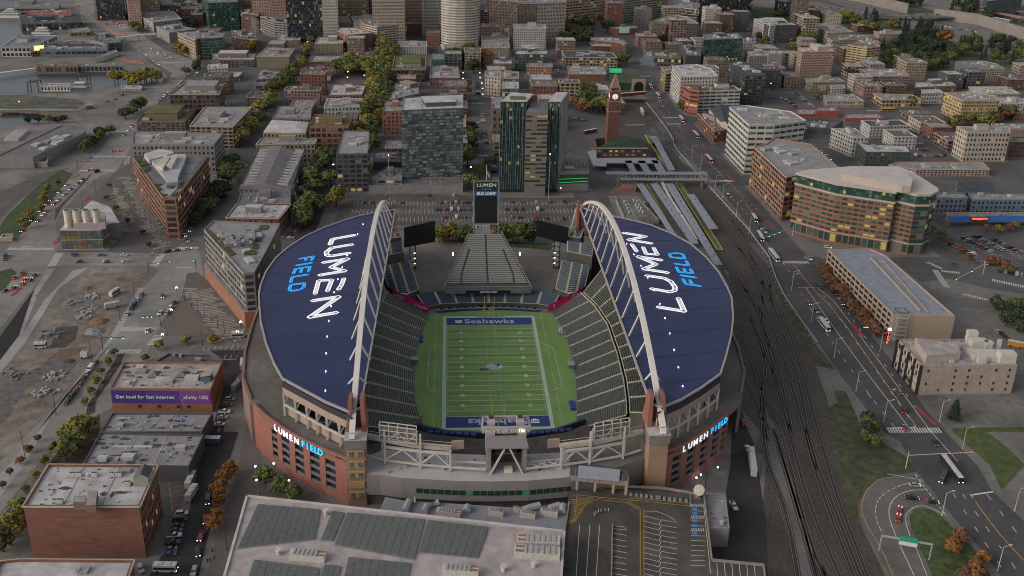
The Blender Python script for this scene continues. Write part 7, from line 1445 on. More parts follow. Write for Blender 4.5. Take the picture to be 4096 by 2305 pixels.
NOGO=[pz(s) for s in('10:2060,700 2300,700 2300,1449 2060,1449','11:2090,0 2360,0 2400,500 2090,500','10:750,600 1400,500 1400,1449 1050,1449 1050,860 730,840','11:1000,0 1200,0 1140,500 820,500','11:600,100 820,100 800,500 430,900 380,900','20:330,180 1000,180 1020,380 780,520 350,520','20:1050,380 1300,400 1750,1250 1900,1449 1300,1449 1050,900','20:580,900 980,900 980,1449 580,1449','21:560,0 2576,0 2576,1449 500,1449','31:0,0 500,300 2576,700 2576,1449 0,1449','30:-40,900 320,880 480,1100 -40,1130','30:1000,-100 2576,-100 2576,720 1100,720 1100,480 1600,440','30:-100,-100 1100,-100 1100,140 -100,140')]
CORR=[pz(s) for s in('00:1000,-200 1300,150 1700,420 2150,680 1960,900 1500,1150 1300,1449 -900,1449 -900,-200','01:-900,-10 2300,-10 2300,1449 -900,1449','10:380,350 600,350 430,800 200,1449 -100,1449','11:0,500 900,500 900,900 0,900')]
city=pz('00:1500,-60 2576,-60 | 10:2576,-60 | 20:2576,-60 | 30:700,330 2576,760 2576,1449 | 31:1400,180 | 21:2200,-100 | 20:1200,1000 | 11:2100,500 900,500 | 01:2400,250 2300,0 | 00:1900,1000 2150,600')
rf=random.Random(31);NF=0;CN={}
rects=[(rect_of(p),lab,h) for p,lab,h in FOOT]
cell=[]
yy=210
while yy<1500:
 xx=-620
 while xx<900:cell.append((xx+rf.uniform(-3,3),yy+rf.uniform(-3,3)));xx+=25
 yy+=27
KW=[('rb','red brick'),('db','dark brick'),('tn','tan'),('cr','cream'),('gy','grey'),('wh','white'),('br','brown'),('pu','maroon brick'),('dg','dark grey')]
KR=[('w','pale'),('g','grey'),('m','dull grey'),('p','pinkish'),('d','black')]
def invp(x,y,h):
 u,v,_=proj((x,y,h));c=min(3,max(0,int(u//1024)));r=min(3,max(0,int(v//576)));return f'{c}{r}',(u-c*1024)*K,(v-r*576)*K
for x,y in cell:
 if not inside(city,x,y) or any(inside(q,x,y) for q in NOGO+CORR):continue
 u,v,_=proj((x,y,0))
 if u<-40 or u>4140 or v<20:continue
 w,d=rf.uniform(18,27),rf.uniform(17,30)
 ok=True
 for(x0,x1,y0,y1),lab,h in rects:
  if x0-w/2-3<x<x1+w/2+3 and y0-d/2-4<y<y1+d/2+3:ok=False;break
  if x0-4<x<x1+4 and 0<y0-y<60 and rf.random()<.35:ok=False;break
 if not ok or NF>230:continue
 hh_=rf.uniform(8,14) if y<560 else(rf.uniform(12,24) if y<900 else rf.uniform(20,46))
 wk,wn_=rf.choice(KW);rk,rn=rf.choice(KR)
 nb=min(rects[:len(FOOT)],key=lambda r:(max(r[0][0]-x,x-r[0][1],0))**2+(max(r[0][2]-y,y-r[0][3],0))**2)
 nx,ny=(nb[0][0]+nb[0][1])/2,(nb[0][2]+nb[0][3])/2
 dr=('behind' if y>ny else 'in front of') if abs(y-ny)>abs(x-nx) else('right of' if x>nx else 'left of')
 core=' '.join(nb[1].split()[:7]);key=(wn_,rn,dr,core)
 if key in CN:continue
 CN[key]=1;lab=f'{wn_} block with {rn} roof {dr} the {core}'
 pts=[(x-w/2,y-d/2),(x+w/2,y-d/2),(x+w/2,y+d/2),(x-w/2,y+d/2)]
 q=[invp(a,b,hh_) for a,b in pts];s_=' '.join(f'{t}:{a:.2f},{b:.2f}' for t,a,b in q)
 build(lab,'00',s_,hh_,wk,rk,rf.choice('ggsw'),max(2,round(hh_/3.6)),'low_block',units=rf.randrange(2,6),pent=rf.random()<.25,lit=.02)
 rects.append(((x-w/2,x+w/2,y-d/2,y+d/2),lab,hh_));NF+=1
print('infill',NF)
mh=[o for o in S.objects if o.get('label','').startswith('tan roofed sawtooth')][0];rfm=[o for o in mh.children if o.name.startswith('roof')][0]
for k in range(13):
 f=k/12
 for xa_,xb_,ya,yb,s in((-60,330,400,60,1),(330,470,390,60,-1)):
  t=('11',40-f*0+(-90+f*180)*0,0)
 for side in(-1,1):
  x0=(-60+f*150) if side<0 else(255+f*170);y0=400-f*340;v=P('11',x0+side*10,y0,17.4);MB().box((v.x,v.y,15.2),(7.5,1.1,2.2),0,rc('w')).obj('roof_vent',mh)
  v=P('11',x0+side*75,y0,15);MB().box((v.x,v.y,14.6),(1.2,1.6,1.6),0,rc('d')).obj('roof_vent',mh)
  # ================================================================ TREES
def leafm(k,c):return mat('leaf_'+k,c,var=.3,scale=.5,obr=.22,rough=.9)
LK=dict(yg=leafm('yellow_green',(.175,.15,.035)),gr=leafm('green',(.09,.105,.032)),dk=leafm('dark_green',(.035,.05,.026)),og=leafm('orange',(.22,.1,.025)),ru=leafm('rust',(.14,.065,.038)),cf=leafm('conifer',(.022,.038,.026)),ye=leafm('yellow',(.2,.15,.03)))
bark=mat('bark',(.06,.045,.035),var=.2)
TP={}
def tree_proto(kind,v):
 k=(kind,v)
 if k in TP:return TP[k]
 rr=random.Random(v*13+len(kind)*7+ord(kind[0]));H=1.0
 t=MB();c=MB()
 if kind=='cf':
  t.tube([(0,0,0),(0,0,.95)],[.028,.004],6,bark)
  n=420
  for i in range(n):
   z=.1+.88*(i/n)**.85;r=(.25*(1-z)+.012)*rr.uniform(.35,1.08)*(1+.25*sin(z*40));a=rr.uniform(0,2*pi);s=rr.uniform(.03,.05)*(1.25-z*.6)
   p=Vector((r*cos(a),r*sin(a),z));o=Vector((cos(a),sin(a),-.5));q=Vector((-sin(a),cos(a),0))
   c.face([p-q*s,p+q*s,p+o*s*1.7+q*s*.3,p+o*s*1.7-q*s*.3],LK[kind])
 else:
  w=rr.uniform(.36,.46);blobs=[]
  t.tube([(0,0,0),(.01,.01,.22),(0,.01,.42)],[.03,.024,.018],6,bark)
  for i in range(7):
   a=i*2*pi/7+rr.uniform(-.4,.4);r=w*rr.uniform(.35,.68);z=rr.uniform(.42,.74);e=Vector((r*cos(a),r*sin(a),z));t.tube([(0,0,rr.uniform(.22,.4)),e*.6+Vector((0,0,.12)),e],[.014,.009,.004],4,bark);blobs.append((e,rr.uniform(.15,.21)))
  blobs+=[(Vector((rr.uniform(-.1,.1),rr.uniform(-.1,.1),rr.uniform(.62,.82))),rr.uniform(.15,.2)) for _ in range(4)]
  for e,r in blobs:
   for i in range(75):
    d=Vector((rr.gauss(0,1),rr.gauss(0,1),rr.gauss(0,1))).normalized();p=e+d*r*rr.uniform(.6,1.12)
    if p.z<.2:continue
    s=rr.uniform(.03,.052);n=(d+Vector((rr.uniform(-.7,.7),rr.uniform(-.7,.7),rr.uniform(-.2,1)))).normalized();a=n.orthogonal().normalized();b=n.cross(a)
    c.face([p-a*s-b*s,p+a*s-b*s*.8,p+a*s*.9+b*s,p-a*s*.8+b*s*.9],LK[kind])
 TP[k]=(t.data('trunk'),c.data('crown'));return TP[k]
KN=dict(yg='yellow green',gr='green',dk='dark green',og='bright orange',ru='rust brown',cf='dark conifer',ye='yellow')
ORD=['first','second','third','fourth','fifth','sixth','seventh','eighth','ninth','tenth','eleventh','twelfth','thirteenth','fourteenth','fifteenth','sixteenth','seventeenth','eighteenth','nineteenth','twentieth']
def ordn(i):
 if i<20:return ORD[i]
 return f'{["", "", "twenty", "thirty", "forty", "fifty"][(i+1)//10]}-{ORD[(i+1) % 10-1]}' if(i+1)%10 else['','','','thirtieth','fortieth','fiftieth'][(i+1)//10]
rt=random.Random(21)
def put_tree(x,y,z,h,kind,label,group,wide=1.0,small=False):
 tm,cm=tree_proto(kind,rt.randrange(4));e=empty('conifer_tree' if kind=='cf' else('shrub' if h<3.2 else 'tree'),(x,y,z),label,'shrub' if h<3.2 else 'tree',group,rt.uniform(0,6.28));e.scale=(h*wide*rt.uniform(.9,1.15),h*wide*rt.uniform(.9,1.15),h)
 a=child('crown',cm,e);child('trunk',tm,e)
def trees(where,kinds,h,pts=None,area=None,n=None,z=0,jit=1.5,wide=1.28,mass=False):
 """row along points (pts) or scattered in a polygon (area)"""
 P_=[];h*=1.1
 if n>6 and not mass:n=round(n*.92)
 if pts:
  v=pp(pts,z);L=sum((b-a).length for a,b in zip(v[:-1],v[1:]))
  for i in range(n):
   d=L*(i/(max(1,n-1)))
   for a,b in zip(v[:-1],v[1:]):
    l=(b-a).length
    if d<=l+1e-4:p=a.lerp(b,d/l);break
    d-=l
   P_.append((p.x+rt.uniform(-jit,jit),p.y+rt.uniform(-jit,jit)))
 else:
  q=[(p.x,p.y) for p in pp(area,z)];x0,x1=min(p[0] for p in q),max(p[0] for p in q);y0,y1=min(p[1] for p in q),max(p[1] for p in q)
  def ins(x,y):
   r=False
   for i in range(len(q)):
    (ax,ay),(bx,by)=q[i],q[i-1]
    if(ay>y)!=(by>y) and x<(bx-ax)*(y-ay)/(by-ay)+ax:r=not r
   return r
  t_=0
  while len(P_)<n and t_<4000:
   t_+=1;x,y=rt.uniform(x0,x1),rt.uniform(y0,y1)
   if ins(x,y) and all((x-a)**2+(y-b)**2>(h*.42)**2 for a,b in P_):P_.append((x,y))
 P_=[(x,y,kinds[rt.randrange(len(kinds))]) for x,y in P_]
 if mass:
  b=MB()
  for x,y,k in P_:
   hh=h*rt.uniform(.75,1.15);a=rt.uniform(0,6.28);M=Matrix.Translation((x,y,z))@Matrix.Rotation(a,4,'Z')@Matrix.Diagonal((hh,hh,hh,1))
   for me in tree_proto(k,rt.randrange(4)):
    i=len(b.v);b.v+=[tuple(M@v.co) for v in me.vertices];mi=b.mi(me.materials[0])
    for f in me.polygons:b.f.append(tuple(i+q for q in f.vertices));b.m.append(mi)
  b.obj('woodland',kind='stuff');return
 cnt={}
 for x,y,k in sorted(P_,key=lambda p:proj((p[0],p[1],0))[1]*(1 if 1 else 0),reverse=True):
  cnt[k]=cnt.get(k,0)+1;tot=sum(1 for p in P_ if p[2]==k)
  lab=f'{KN[k]} tree {where}' if tot==1 else f'{KN[k]} tree, {ordn(cnt[k]-1)} nearest, {where}'
  put_tree(x,y,z,h*rt.uniform(.82,1.15),k,lab.replace('dark conifer tree','dark conifer'),'trees '+where,wide)
trees('in the left line of the long avenue behind the north car park',['yg','gr','gr','yg'],17,pts='10:1290,520 1230,760 1170,1050 1090,1449 | 11:1060,60',n=17,jit=3)
trees('in the right line of the long avenue behind the north car park',['gr','yg','gr'],16,pts='10:1340,640 1330,860 1270,1100 1230,1300 1160,1449 | 11:1150,80',n=14,jit=3)
trees('in the leafy square among the brick blocks',['yg','gr','gr'],17,area='10:780,830 820,700 900,660 1330,650 1330,830 1130,860 1090,830',n=20)
trees('in the small triangle park by the striped garage',['yg','gr'],15,area='10:1190,640 1230,500 1420,480 1440,560 1350,640',n=7)
trees('along the park avenue left of the buff stone blocks',['gr','dk','yg'],13,pts='10:560,420 500,560 430,700 400,800',n=9,jit=4)
trees('along the avenue beside the ribbed roof row',['yg','gr'],15,pts='10:400,800 270,880 190,1000 100,1120 20,1260 | 00:2540,1380 2430,1449 | 01:2380,40',n=15,jit=4)
trees('on the street right of the sawtooth market hall',['gr','dk','gr'],14,pts='11:700,180 620,330 560,520 510,650 460,850',n=13,jit=4)
trees('beside the kerb at the left edge of the north car park',['yg','gr'],14,pts='11:790,640 745,440',n=2)
trees('on the dark street right of the triangular office',['dk','gr','dk'],12,pts='01:2380,250 2270,420 2160,620 2040,800 1990,840',n=13,jit=3)
trees('in the park left of the clock tower',['yg','gr','gr'],15,area='20:600,1000 700,900 930,1000 930,1170 700,1160',n=11)
trees('in the park left of the clock tower, autumn ones',['ye','ru'],12,pts='20:640,1100 760,1150',n=3)
trees('in the dark courthouse park',['dk','dk','gr'],18,area='20:350,470 350,330 560,230 920,250 930,350 780,380 780,490',n=17)
trees('behind the courthouse park near the viaduct road',['dk','ru'],16,area='20:560,250 700,190 1000,210 1010,340 880,320',n=7)
trees('below the white round tower',['dk','gr'],17,area='10:2020,560 2230,540 2230,780 2080,780',n=8)
trees('below the white round tower, orange one',['og'],18,pts='10:2300,660 2302,662',n=1)
trees('on the lamp lined street in the centre',['yg','og'],12,pts='10:2120,900 2130,960',n=2)
trees('at the left kerb of the central street between the towers',['dk','gr'],13,pts='10:2150,1340 2160,1449 | 11:2150,120 2140,230',n=6)
trees('at the right kerb of the central street between the towers',['gr'],10,pts='11:2330,230 2150,450',n=3)
trees('behind the stepped bleacher, left group',['gr','dk','yg'],11,pts='11:1840,1000 1960,975 2090,985',n=7,jit=2.5)
trees('behind the stepped bleacher, right group',['dk','gr'],12,pts='11:2500,1000 | 21:30,990 190,985',n=8,jit=2.5)
trees('beside the low stained warehouse roofs',['yg','gr','yg'],10,pts='02:900,1449 | 03:820,40 740,200 650,290',n=7,jit=1.5,wide=1.15)
trees('left of the corner brick warehouse',['yg','gr'],10,pts='03:230,850 180,1030 100,1200 30,1210',n=6,jit=1.2,wide=1.15)
trees('on the stadium street opposite the corner warehouse',['og'],7.6,pts='03:2330,440 2250,560 2210,760 2150,1030',n=6,jit=.5,wide=.95)
trees('in planters below the curved brick wall',['gr','gr','ye'],6.5,pts='13:100,520 240,600 390,700',n=3,jit=.3)
trees('in the rust coloured row below the parking garage',['ru','ru','ru'],7,pts='31:520,1280 640,1449 | 32:760,120 900,290 1090,490',n=16,jit=1)
trees('on the verge left of the zebra crossing',['gr','dk'],6.5,area='33:880,160 980,-150 1150,20 1170,130 1060,190',n=7,wide=1.15)
trees('on the loop ramp island',['og','ru','ru'],5.2,area='33:1820,1150 1950,1080 2240,1380 2300,1600 1950,1600',n=10)
trees('on the yard beside the tan office',['cf'],10,pts='32:1890,1345 1892,1346',n=1)
trees('on the dark bank at the right edge',['dk','gr'],8,area='32:2250,150 2576,190 2700,600 2576,640 2420,440 2260,280',n=11,wide=1.2)
trees('in the supermarket car park',['ye','yg','ru'],6,pts='31:1665,880 1760,980 1920,1110 2010,1180',n=5)
trees('in the supermarket car park islands',['ru','og','yg'],6,pts='31:2180,880 2320,900 2490,860',n=4)
trees('near the lower car park corner at the right edge',['ru','gr','ru'],6,pts='31:2250,1230 2350,1240 2440,1310',n=5)
trees('beside the dark office corner',['ye'],8,pts='31:200,770 210,790',n=1)
trees('on the freeway slope, far conifers',['cf','cf','dk'],22,area='30:1830,180 1900,60 2200,60 2230,220 2000,200',n=18,mass=True)
trees('between freeway and red slab, upper left',['cf','dk','gr'],19,area='30:20,190 60,90 480,150 330,240 200,250',n=10)
trees('beside the cream stepped block',['gr','yg'],18,area='30:740,260 750,200 880,210 880,280',n=4)
trees('right of the cream stepped block',['cf'],18,area='30:900,220 920,170 1120,200 1110,230',n=5)
trees('in the conifer wood beside the freeway',['cf','cf','dk','cf'],18,area='30:1290,470 1320,260 1650,300 1800,440 1650,520 1400,500',n=48,mass=True)
trees('around the low brick block on the hill',['gr','yg'],15,area='30:940,320 1060,270 1290,260 1290,300 1010,340',n=6)
trees('on the slope below the freeway wall',['cf','dk','cf','gr'],16,area='30:1850,560 1900,440 2170,430 2576,480 2700,640 2576,680 2300,640 2080,600',n=48,mass=True)
trees('on the freeway slope, orange one',['og'],20,pts='30:1760,440 1762,441',n=1)
trees('in the terraced garden hillside',['dk','gr','dk'],13,area='30:1150,680 1150,560 1500,600 1850,580 1830,700 1500,740',n=44,mass=True)
trees('above the terraced garden',['dk','cf'],15,area='30:1100,480 1300,480 1850,500 1900,600 1500,590 1150,540',n=36,mass=True)
trees('beside the red and white slab',['gr','yg','dk'],16,area='30:180,640 200,520 300,450 420,400 480,460 300,480 260,650',n=8)
trees('below the yellow striped block',['dk'],12,area='30:780,830 790,740 900,720 900,840',n=4)
trees('around the orange cream hotel',['gr','yg','ye'],12,pts='30:1750,1290 1830,1300 1960,1270 2030,1250',n=5)
trees('on the dark green corner by the orange cream hotel',['dk','ru','gr'],13,area='30:2060,1290 2260,1190 2430,1180 2440,1240 2200,1300',n=9)
trees('in front of the yellow trimmed block',['gr'],10,pts='30:1430,1070 1440,1072',n=2)
trees('at the parking lot corner of the tan block',['gr'],8,pts='30:480,1010 500,1000',n=2)
trees('by the white market roof',['yg'],10,pts='30:1700,880 1800,885',n=2)
trees('at the harbour inlet',['ye','yg','yg'],14,area='00:1090,870 1150,800 1560,770 1620,830 1400,870',n=13)
trees('along the waterfront road by the gravel lot',['dk','gr'],11,pts='00:1440,1090 1330,1160 1230,1210',n=8,jit=3)
trees('at the bend of the waterfront road',['dk','gr'],9,pts='00:1100,1360 1000,1400 930,1449 | 01:880,90',n=9,jit=3)
trees('below the white six storey office',['gr','yg'],12,pts='00:1330,300 1400,320',n=3)
trees('in front of the tan office at the bend',['ye','yg'],12,pts='00:1770,530 1850,570',n=3)
trees('at the kerb near the pale low block',['gr','dk'],11,pts='00:2010,650 1990,720 1880,770',n=4)
trees('beside the steam plant',['ye','gr'],15,pts='00:2500,500 2560,520',n=3)
trees('behind the small red brick block',['dk'],14,pts='00:1890,270 1960,280',n=3)
trees('at the harbour yard edge',['yg','dk'],7,pts='00:640,1240 470,1230 300,1250',n=5)
trees('between the two roads near the dock',['gr','ye'],7,pts='01:560,420 460,560 400,640 240,840',n=8,jit=3)
trees('on the west plaza of the triangular office',['dk','gr'],4,pts='01:1110,440 1060,540 1450,950 1400,1040 1480,1040',n=6)
trees('on the median near the billboard warehouse',['gr','yg'],4,pts='02:1160,690 1040,860 980,950 910,1060 860,1180',n=6,jit=.4)
trees('in the paved forecourt near the tram poles',['yg','gr'],4.5,pts='02:1470,740 1530,640 1860,570 2140,560',n=4,jit=.2)
trees('in the pavement pits beside the left road',['gr','ru'],3.5,pts='03:380,100 310,180 190,350 110,440 30,570',n=5,jit=.2)
trees('by the pavement of the left road',['gr','yg'],4,pts='03:640,60 560,180 480,280 390,420 260,640 160,780',n=6,jit=.3)
trees('behind the freeway bridge at the top right',['dk','cf'],20,area='30:1250,80 1350,10 1560,40 1580,80',n=10,mass=True)
trees('left of the black skyscraper',['dk','gr'],16,area='20:1540,200 1560,150 1650,170 1640,210',n=4)
trees('in front of the classical office',['ru','dk'],12,pts='20:1400,450 1500,440 1610,430',n=3)
trees('right of the classical lofts',['gr'],14,pts='20:1090,660 1150,640',n=2)
trees('beside the white hill block',['dk','gr','ru'],14,pts='20:2420,350 2500,430 2560,540',n=4)
trees('in the car park edge behind the white striped block',['gr'],10,pts='20:1690,1120 1710,1110',n=2)
# ================================================================ VEHICLES
CC=dict(black=(.012,.012,.014),white=(.5,.5,.49),silver=(.27,.28,.29),grey=(.1,.1,.105),red=(.28,.02,.015),blue=(.03,.06,.18),dark=(.03,.032,.036),orange=(.5,.15,.02),green=(.04,.1,.06))
def cm(k):return mat('car_'+k,CC[k],rough=.35,var=0,spec=.6)
hl=mat('headlight',(.8,.82,.85),emit=1.5,var=0);tl=mat('taillight',(1,.04,.02),emit=1.6,var=0);hoff=mat('lamp_off',(.4,.4,.4),var=0,rough=.3);toff=mat('tail_off',(.25,.02,.02),var=0)
tyre=mat('tyre',(.012,.012,.012),var=0);MESH={}
def carmesh(kind,colr,simple,lit):
 k=(kind,colr,simple,lit)
 if k in MESH:return MESH[k]
 L,Wd,H,prof=dict(sedan=(4.7,1.85,1.45,[(-2.3,.35),(-2.3,.85),(-1.5,.95),(1.2,.95),(2.3,.75),(2.35,.35)]),suv=(4.8,1.95,1.75,[(-2.35,.4),(-2.35,1.05),(1.2,1.1),(2.3,.9),(2.4,.4)]),van=(5.6,2.05,2.4,[(-2.8,.4),(-2.8,1.3),(1.6,1.3),(2.6,1.0),(2.75,.4)]),pickup=(5.7,2.0,1.85,[(-2.8,.5),(-2.8,1.1),(1.3,1.15),(2.7,1.0),(2.8,.5)]))[kind]
 top=dict(sedan=[(-1.75,.95),(-1.1,1.42),(.35,1.45),(1.15,.95)],suv=[(-2.2,1.05),(-1.9,1.72),(.5,1.75),(1.2,1.1)],van=[(-2.75,1.3),(-2.7,2.35),(1.3,2.4),(2.0,1.3)],pickup=[(-.6,1.1),(-.4,1.8),(.7,1.82),(1.3,1.12)])[kind]
 def loft(b,pr,w0,w1,m):
  n=len(pr);i=len(b.v);zt_=max(p[1] for p in pr)
  for s in(-1,1):
   for x,z in pr:b.v.append((x,s*((w0 if z<zt_-.3 else w1))/2,z))
  for j in range(n):k2=(j+1)%n;b.f.append((i+j,i+k2,i+n+k2,i+n+j));b.m.append(b.mi(m))
  b.f.append(tuple(i+j for j in range(n))[::-1]);b.m.append(b.mi(m));b.f.append(tuple(i+n+j for j in range(n)));b.m.append(b.mi(m))
 paint=cm(colr);body=MB();loft(body,prof,Wd,Wd*.98,paint)
 cab=MB();loft(cab,top,Wd*.94,Wd*.8,glass);rx0,rx1=top[1][0],top[2][0];cab.box(((rx0+rx1)/2,0,top[1][1]-.02),(rx1-rx0+.1,Wd*.8,.07),0,paint)
 if kind=='pickup':body.box((-1.7,0,1.1),(1.9,1.5,.05),0,dark)
 if kind=='van':cab=MB();loft(cab,top,Wd*.97,Wd*.93,paint);cab.box((1.62,0,1.45),(.7,Wd*.95,.7),0,glass)
 wh=MB();wh.tube([(0,-.12,0),(0,.12,0)],.34,10,tyre);wh.tube([(0,-.13,0),(0,.13,0)],.18,6,hoff)
 hd_=MB().box((0,0,0),(.12,.42,.2),0,hl if lit else hoff);td_=MB().box((0,0,0),(.1,.42,.2),0,tl if lit else toff)
 if simple:
  for x in(-1.4,1.4):
   for y in(-.85,.85):body.tube([(x,y-.1,.34),(x,y+.1,.34)],.34,6,tyre)
  for o,b2 in((len(body.v),cab),):
   body.v+=b2 .v;base=len(body.mats)
   for f,m in zip(b2 .f,b2 .m):body.f.append(tuple(o+q for q in f));body.m.append(body.mi(b2 .mats[m]))
  xf,xb=prof[-1][0],prof[0][0]
  for y in(-.65,.65):body.box((xf,y,.6),(.2,.4,.2),0,hl if lit else hoff);body.box((xb,y,.7),(.2,.5,.26),0,tl if lit else toff)
  r=(body.data('car_body'),)
 else:r=(body.data('body'),cab.data('cabin'),wh.data('wheel'),hd_.data('headlight'),td_.data('taillight'),prof[-1][0],prof[0][0],Wd)
 MESH[k]=r;return r
NC=[0];SEEN={}
NMK=dict(sedan='car',suv='car',van='van',pickup='pickup_truck')
def put_car(x,y,z,rz,kind,colr,lit,label,group):
 dist=proj((x,y,z))[2];simple=dist>640;r=carmesh(kind,colr,simple,lit);NC[0]+=1
 nm=NMK[kind];cat='pickup truck' if kind=='pickup' else NMK[kind]
 if simple:
  o=bpy.data.objects.new(nm,r[0]);COL.objects.link(o);o.location=(x,y,z);o.rotation_euler=(0,0,rz);tag(o,label,cat,group);return
 e=empty(nm,(x,y,z),label,cat,group,rz);body,cab,wh,hd_,td_,xf,xb,Wd=r
 child('body',body,e);child('cabin',cab,e)
 for wx in(-1.45,1.45):
  for wy in(-Wd/2+.12,Wd/2-.12):child('wheel',wh,e,(wx,wy,.34))
 for wy in(-.65,.65):child('headlight',hd_,e,(xf,wy,.68));child('taillight',td_,e,(xb,wy,.75))
rc_=random.Random(77)
def cars(where,s,n,mode='park',lit=False,z=.2,jit=.0,cols='black white silver grey dark dark white red blue silver',kinds='sedan sedan suv suv sedan pickup van',rev=False,off=0,skip=0):
 """n cars along a line; mode 'park' = side by side (across the line), 'drive' = nose to tail along it"""
 v=pp(s,z);L=sum((b-a).length for a,b in zip(v[:-1],v[1:]));out=[]
 cols=cols.split();kinds=kinds.split()
 fs=sorted(rc_.random() for _ in range(n)) if jit==1 else[(i+.5)/n+rc_.uniform(-.5,.5)*jit/n for i in range(n)]
 for f in fs:
  if skip and rc_.random()<skip:continue
  d=L*min(max(f,0),1)
  for a,b in zip(v[:-1],v[1:]):
   l=(b-a).length
   if d<=l+1e-4:break
   d-=l
  p=a.lerp(b,min(1,d/l));t=(b-a).normalized();rz=atan2(t.y,t.x)+(pi if rev else 0);nn=Vector((-t.y,t.x,0));p=p+nn*(off+(rc_.choice((-1,0,1))*3.4 if mode=='lanes' else 0))
  if mode=='park':rz+=pi/2
  out.append((p,rz,rc_.choice(kinds),rc_.choice(cols)))
 out.sort(key=lambda c:(proj(c[0])[0]))
 cn={};tot={}
 for p,rz,k,c in out:tot[(k,c)]=tot.get((k,c),0)+1
 KD=dict(sedan='sedan',suv='tall car',van='van',pickup='pickup truck')
 for p,rz,k,c in out:
  cn[(k,c)]=cn.get((k,c),0)+1;m=tot[(k,c)];cc='dark grey' if c=='dark' else c
  lab=f'{cc} {KD[k]} {where}' if m==1 else f'{cc} {KD[k]}, {ordn(cn[(k, c)]-1)} from left, {where}'
  put_car(p.x,p.y,z,rz,k,c,lit,lab,'vehicles '+where)
cars('in the second row of the north car park, left half','11:1000,595 1500,595',4,jit=.8);cars('in the second row of the north car park, middle','11:1820,595 2170,595',6,jit=.5);cars('in the second row of the north car park, right half','11:2500,590 | 21:640,590',5,jit=.9)
cars('in the third row of the north car park, middle','11:1780,668 2170,668',7,jit=.4);cars('in the third row of the north car park, right half','11:2470,665 | 21:380,665',5,jit=.8);cars('in the fourth row of the north car park','11:1800,745 2160,745',3,jit=.7);cars('in the fourth row of the north car park, right half','11:2500,742 | 21:560,762',5,jit=.6)
cars('in the back row of the north car park','11:1230,522 | 21:180,522',5,jit=.9)
cars('parked at the dark kerb left of the stadium roof','11:370,880 340,960',4,mode='park')
for i,(s,n,w) in enumerate((('31:1830,1000 2080,1130',7,'first'),('31:1960,950 2250,1090',9,'second'),('31:2060,920 2400,1090',9,'third'),('31:2250,960 2560,1110',6,'fourth'),('31:2300,1280 2576,1330',5,'fifth'))):cars(f'in the {w} row of the supermarket car park',s,n,jit=.4,z=.19)
cars('at the bottom right row of the supermarket car park','31:2050,1190 2500,1250',5,jit=.6)
cars('parked on the sunken lot beside the angular wall, left row','30:20,990 240,1000',5,jit=.5);cars('parked on the sunken lot beside the angular wall, long row','30:280,940 460,1090',12,jit=.3);cars('in the middle of the sunken lot','30:170,1000 330,1110',8,jit=.5)
cars('parked behind the white apartment block','31:1450,120 1700,130 1780,110',7,jit=.5);cars('parked below the red brick hotel','30:880,915 960,950',3);cars('parked above the market hall','30:1430,775 1560,790',6,mode='park',jit=.4)
cars('parked on the lit street by the tan block','30:20,905 350,895',5,mode='drive',jit=.5);cars('parked on the back lot behind the tan block','30:520,940 760,960',6,jit=.4)
cars('parked in the sloping row on the central street, upper block','10:2230,830 2240,960',8);cars('parked in the sloping row on the central street, lower block','10:2280,1130 2285,1240',8);cars('parked in the sloping row on the central street between the towers','10:2290,1350 2320,1449',8);cars('parked on the central street near the scoreboard','11:2390,120 2400,300',8)
cars('parked on the narrow street by the dark loft','20:420,600 460,740',7);cars('parked at the foot of the twin block','20:620,1200 760,1215',4,mode='drive')
cars('in the queue on the waterfront avenue near the signals','00:1500,480 1720,600',9,mode='lanes',lit=True,jit=.8);cars('in the traffic jam below the white six storey office','00:1130,205 1220,260',12,mode='lanes',lit=True,jit=.8,cols='red dark red black',z=.21);cars('on the far waterfront avenue','00:780,60 1060,260',8,mode='lanes',lit=True,jit=.8,rev=True)
cars('parked beside the dark blue tower at the top left','00:1040,140 1160,170',8,jit=.3);cars('heading north at the curved junction','00:1800,660 1990,760',9,mode='lanes',lit=True,jit=.8);cars('crossing the wide intersection','00:1250,420 1640,660',9,mode='lanes',lit=True,jit=.9)
cars('on the waterfront road under the dark office','00:1700,920 1580,1040',6,mode='drive',lit=True,jit=.5);cars('near the waterfront bend','00:1350,1250 1230,1380',3,mode='drive',lit=True,jit=.4)
cars('on the upper left road towards the camera','01:830,350 640,500 440,680 330,810',9,mode='drive',lit=True,jit=.7,off=1.5);cars('on the upper left road, outer lane','01:720,400 540,570 400,720 250,890',7,mode='drive',lit=True,jit=.7,off=-2.5);cars('waiting at the far crossing by the triangular office','01:860,260 1010,290',2,mode='park',lit=True)
cars('on the far junction of the upper left road','01:1100,80 1240,70',2,mode='park',lit=True);cars('queuing with brake lights at the left edge','01:230,1300 150,1449 | 02:80,60 ',6,mode='lanes',lit=True,jit=.5,rev=True,cols='dark red black grey');cars('in the right queue with brake lights at the left edge','01:370,1310 280,1400',2,mode='drive',lit=True,rev=True)
cars('on the cross road, far lane','01:650,1128 1620,1122',4,mode='drive',lit=False,jit=.4,z=.2);cars('on the cross road, near lane','01:700,1195 1420,1192',3,mode='drive',lit=True,jit=.4,rev=True);cars('turning at the corner of the grey apartment block','01:1650,1095 1920,1060',3,mode='drive',lit=True,jit=.3);cars('on the street right of the triangular office','01:1900,1000 1860,920 1960,850',3,mode='drive',lit=True,rev=True)
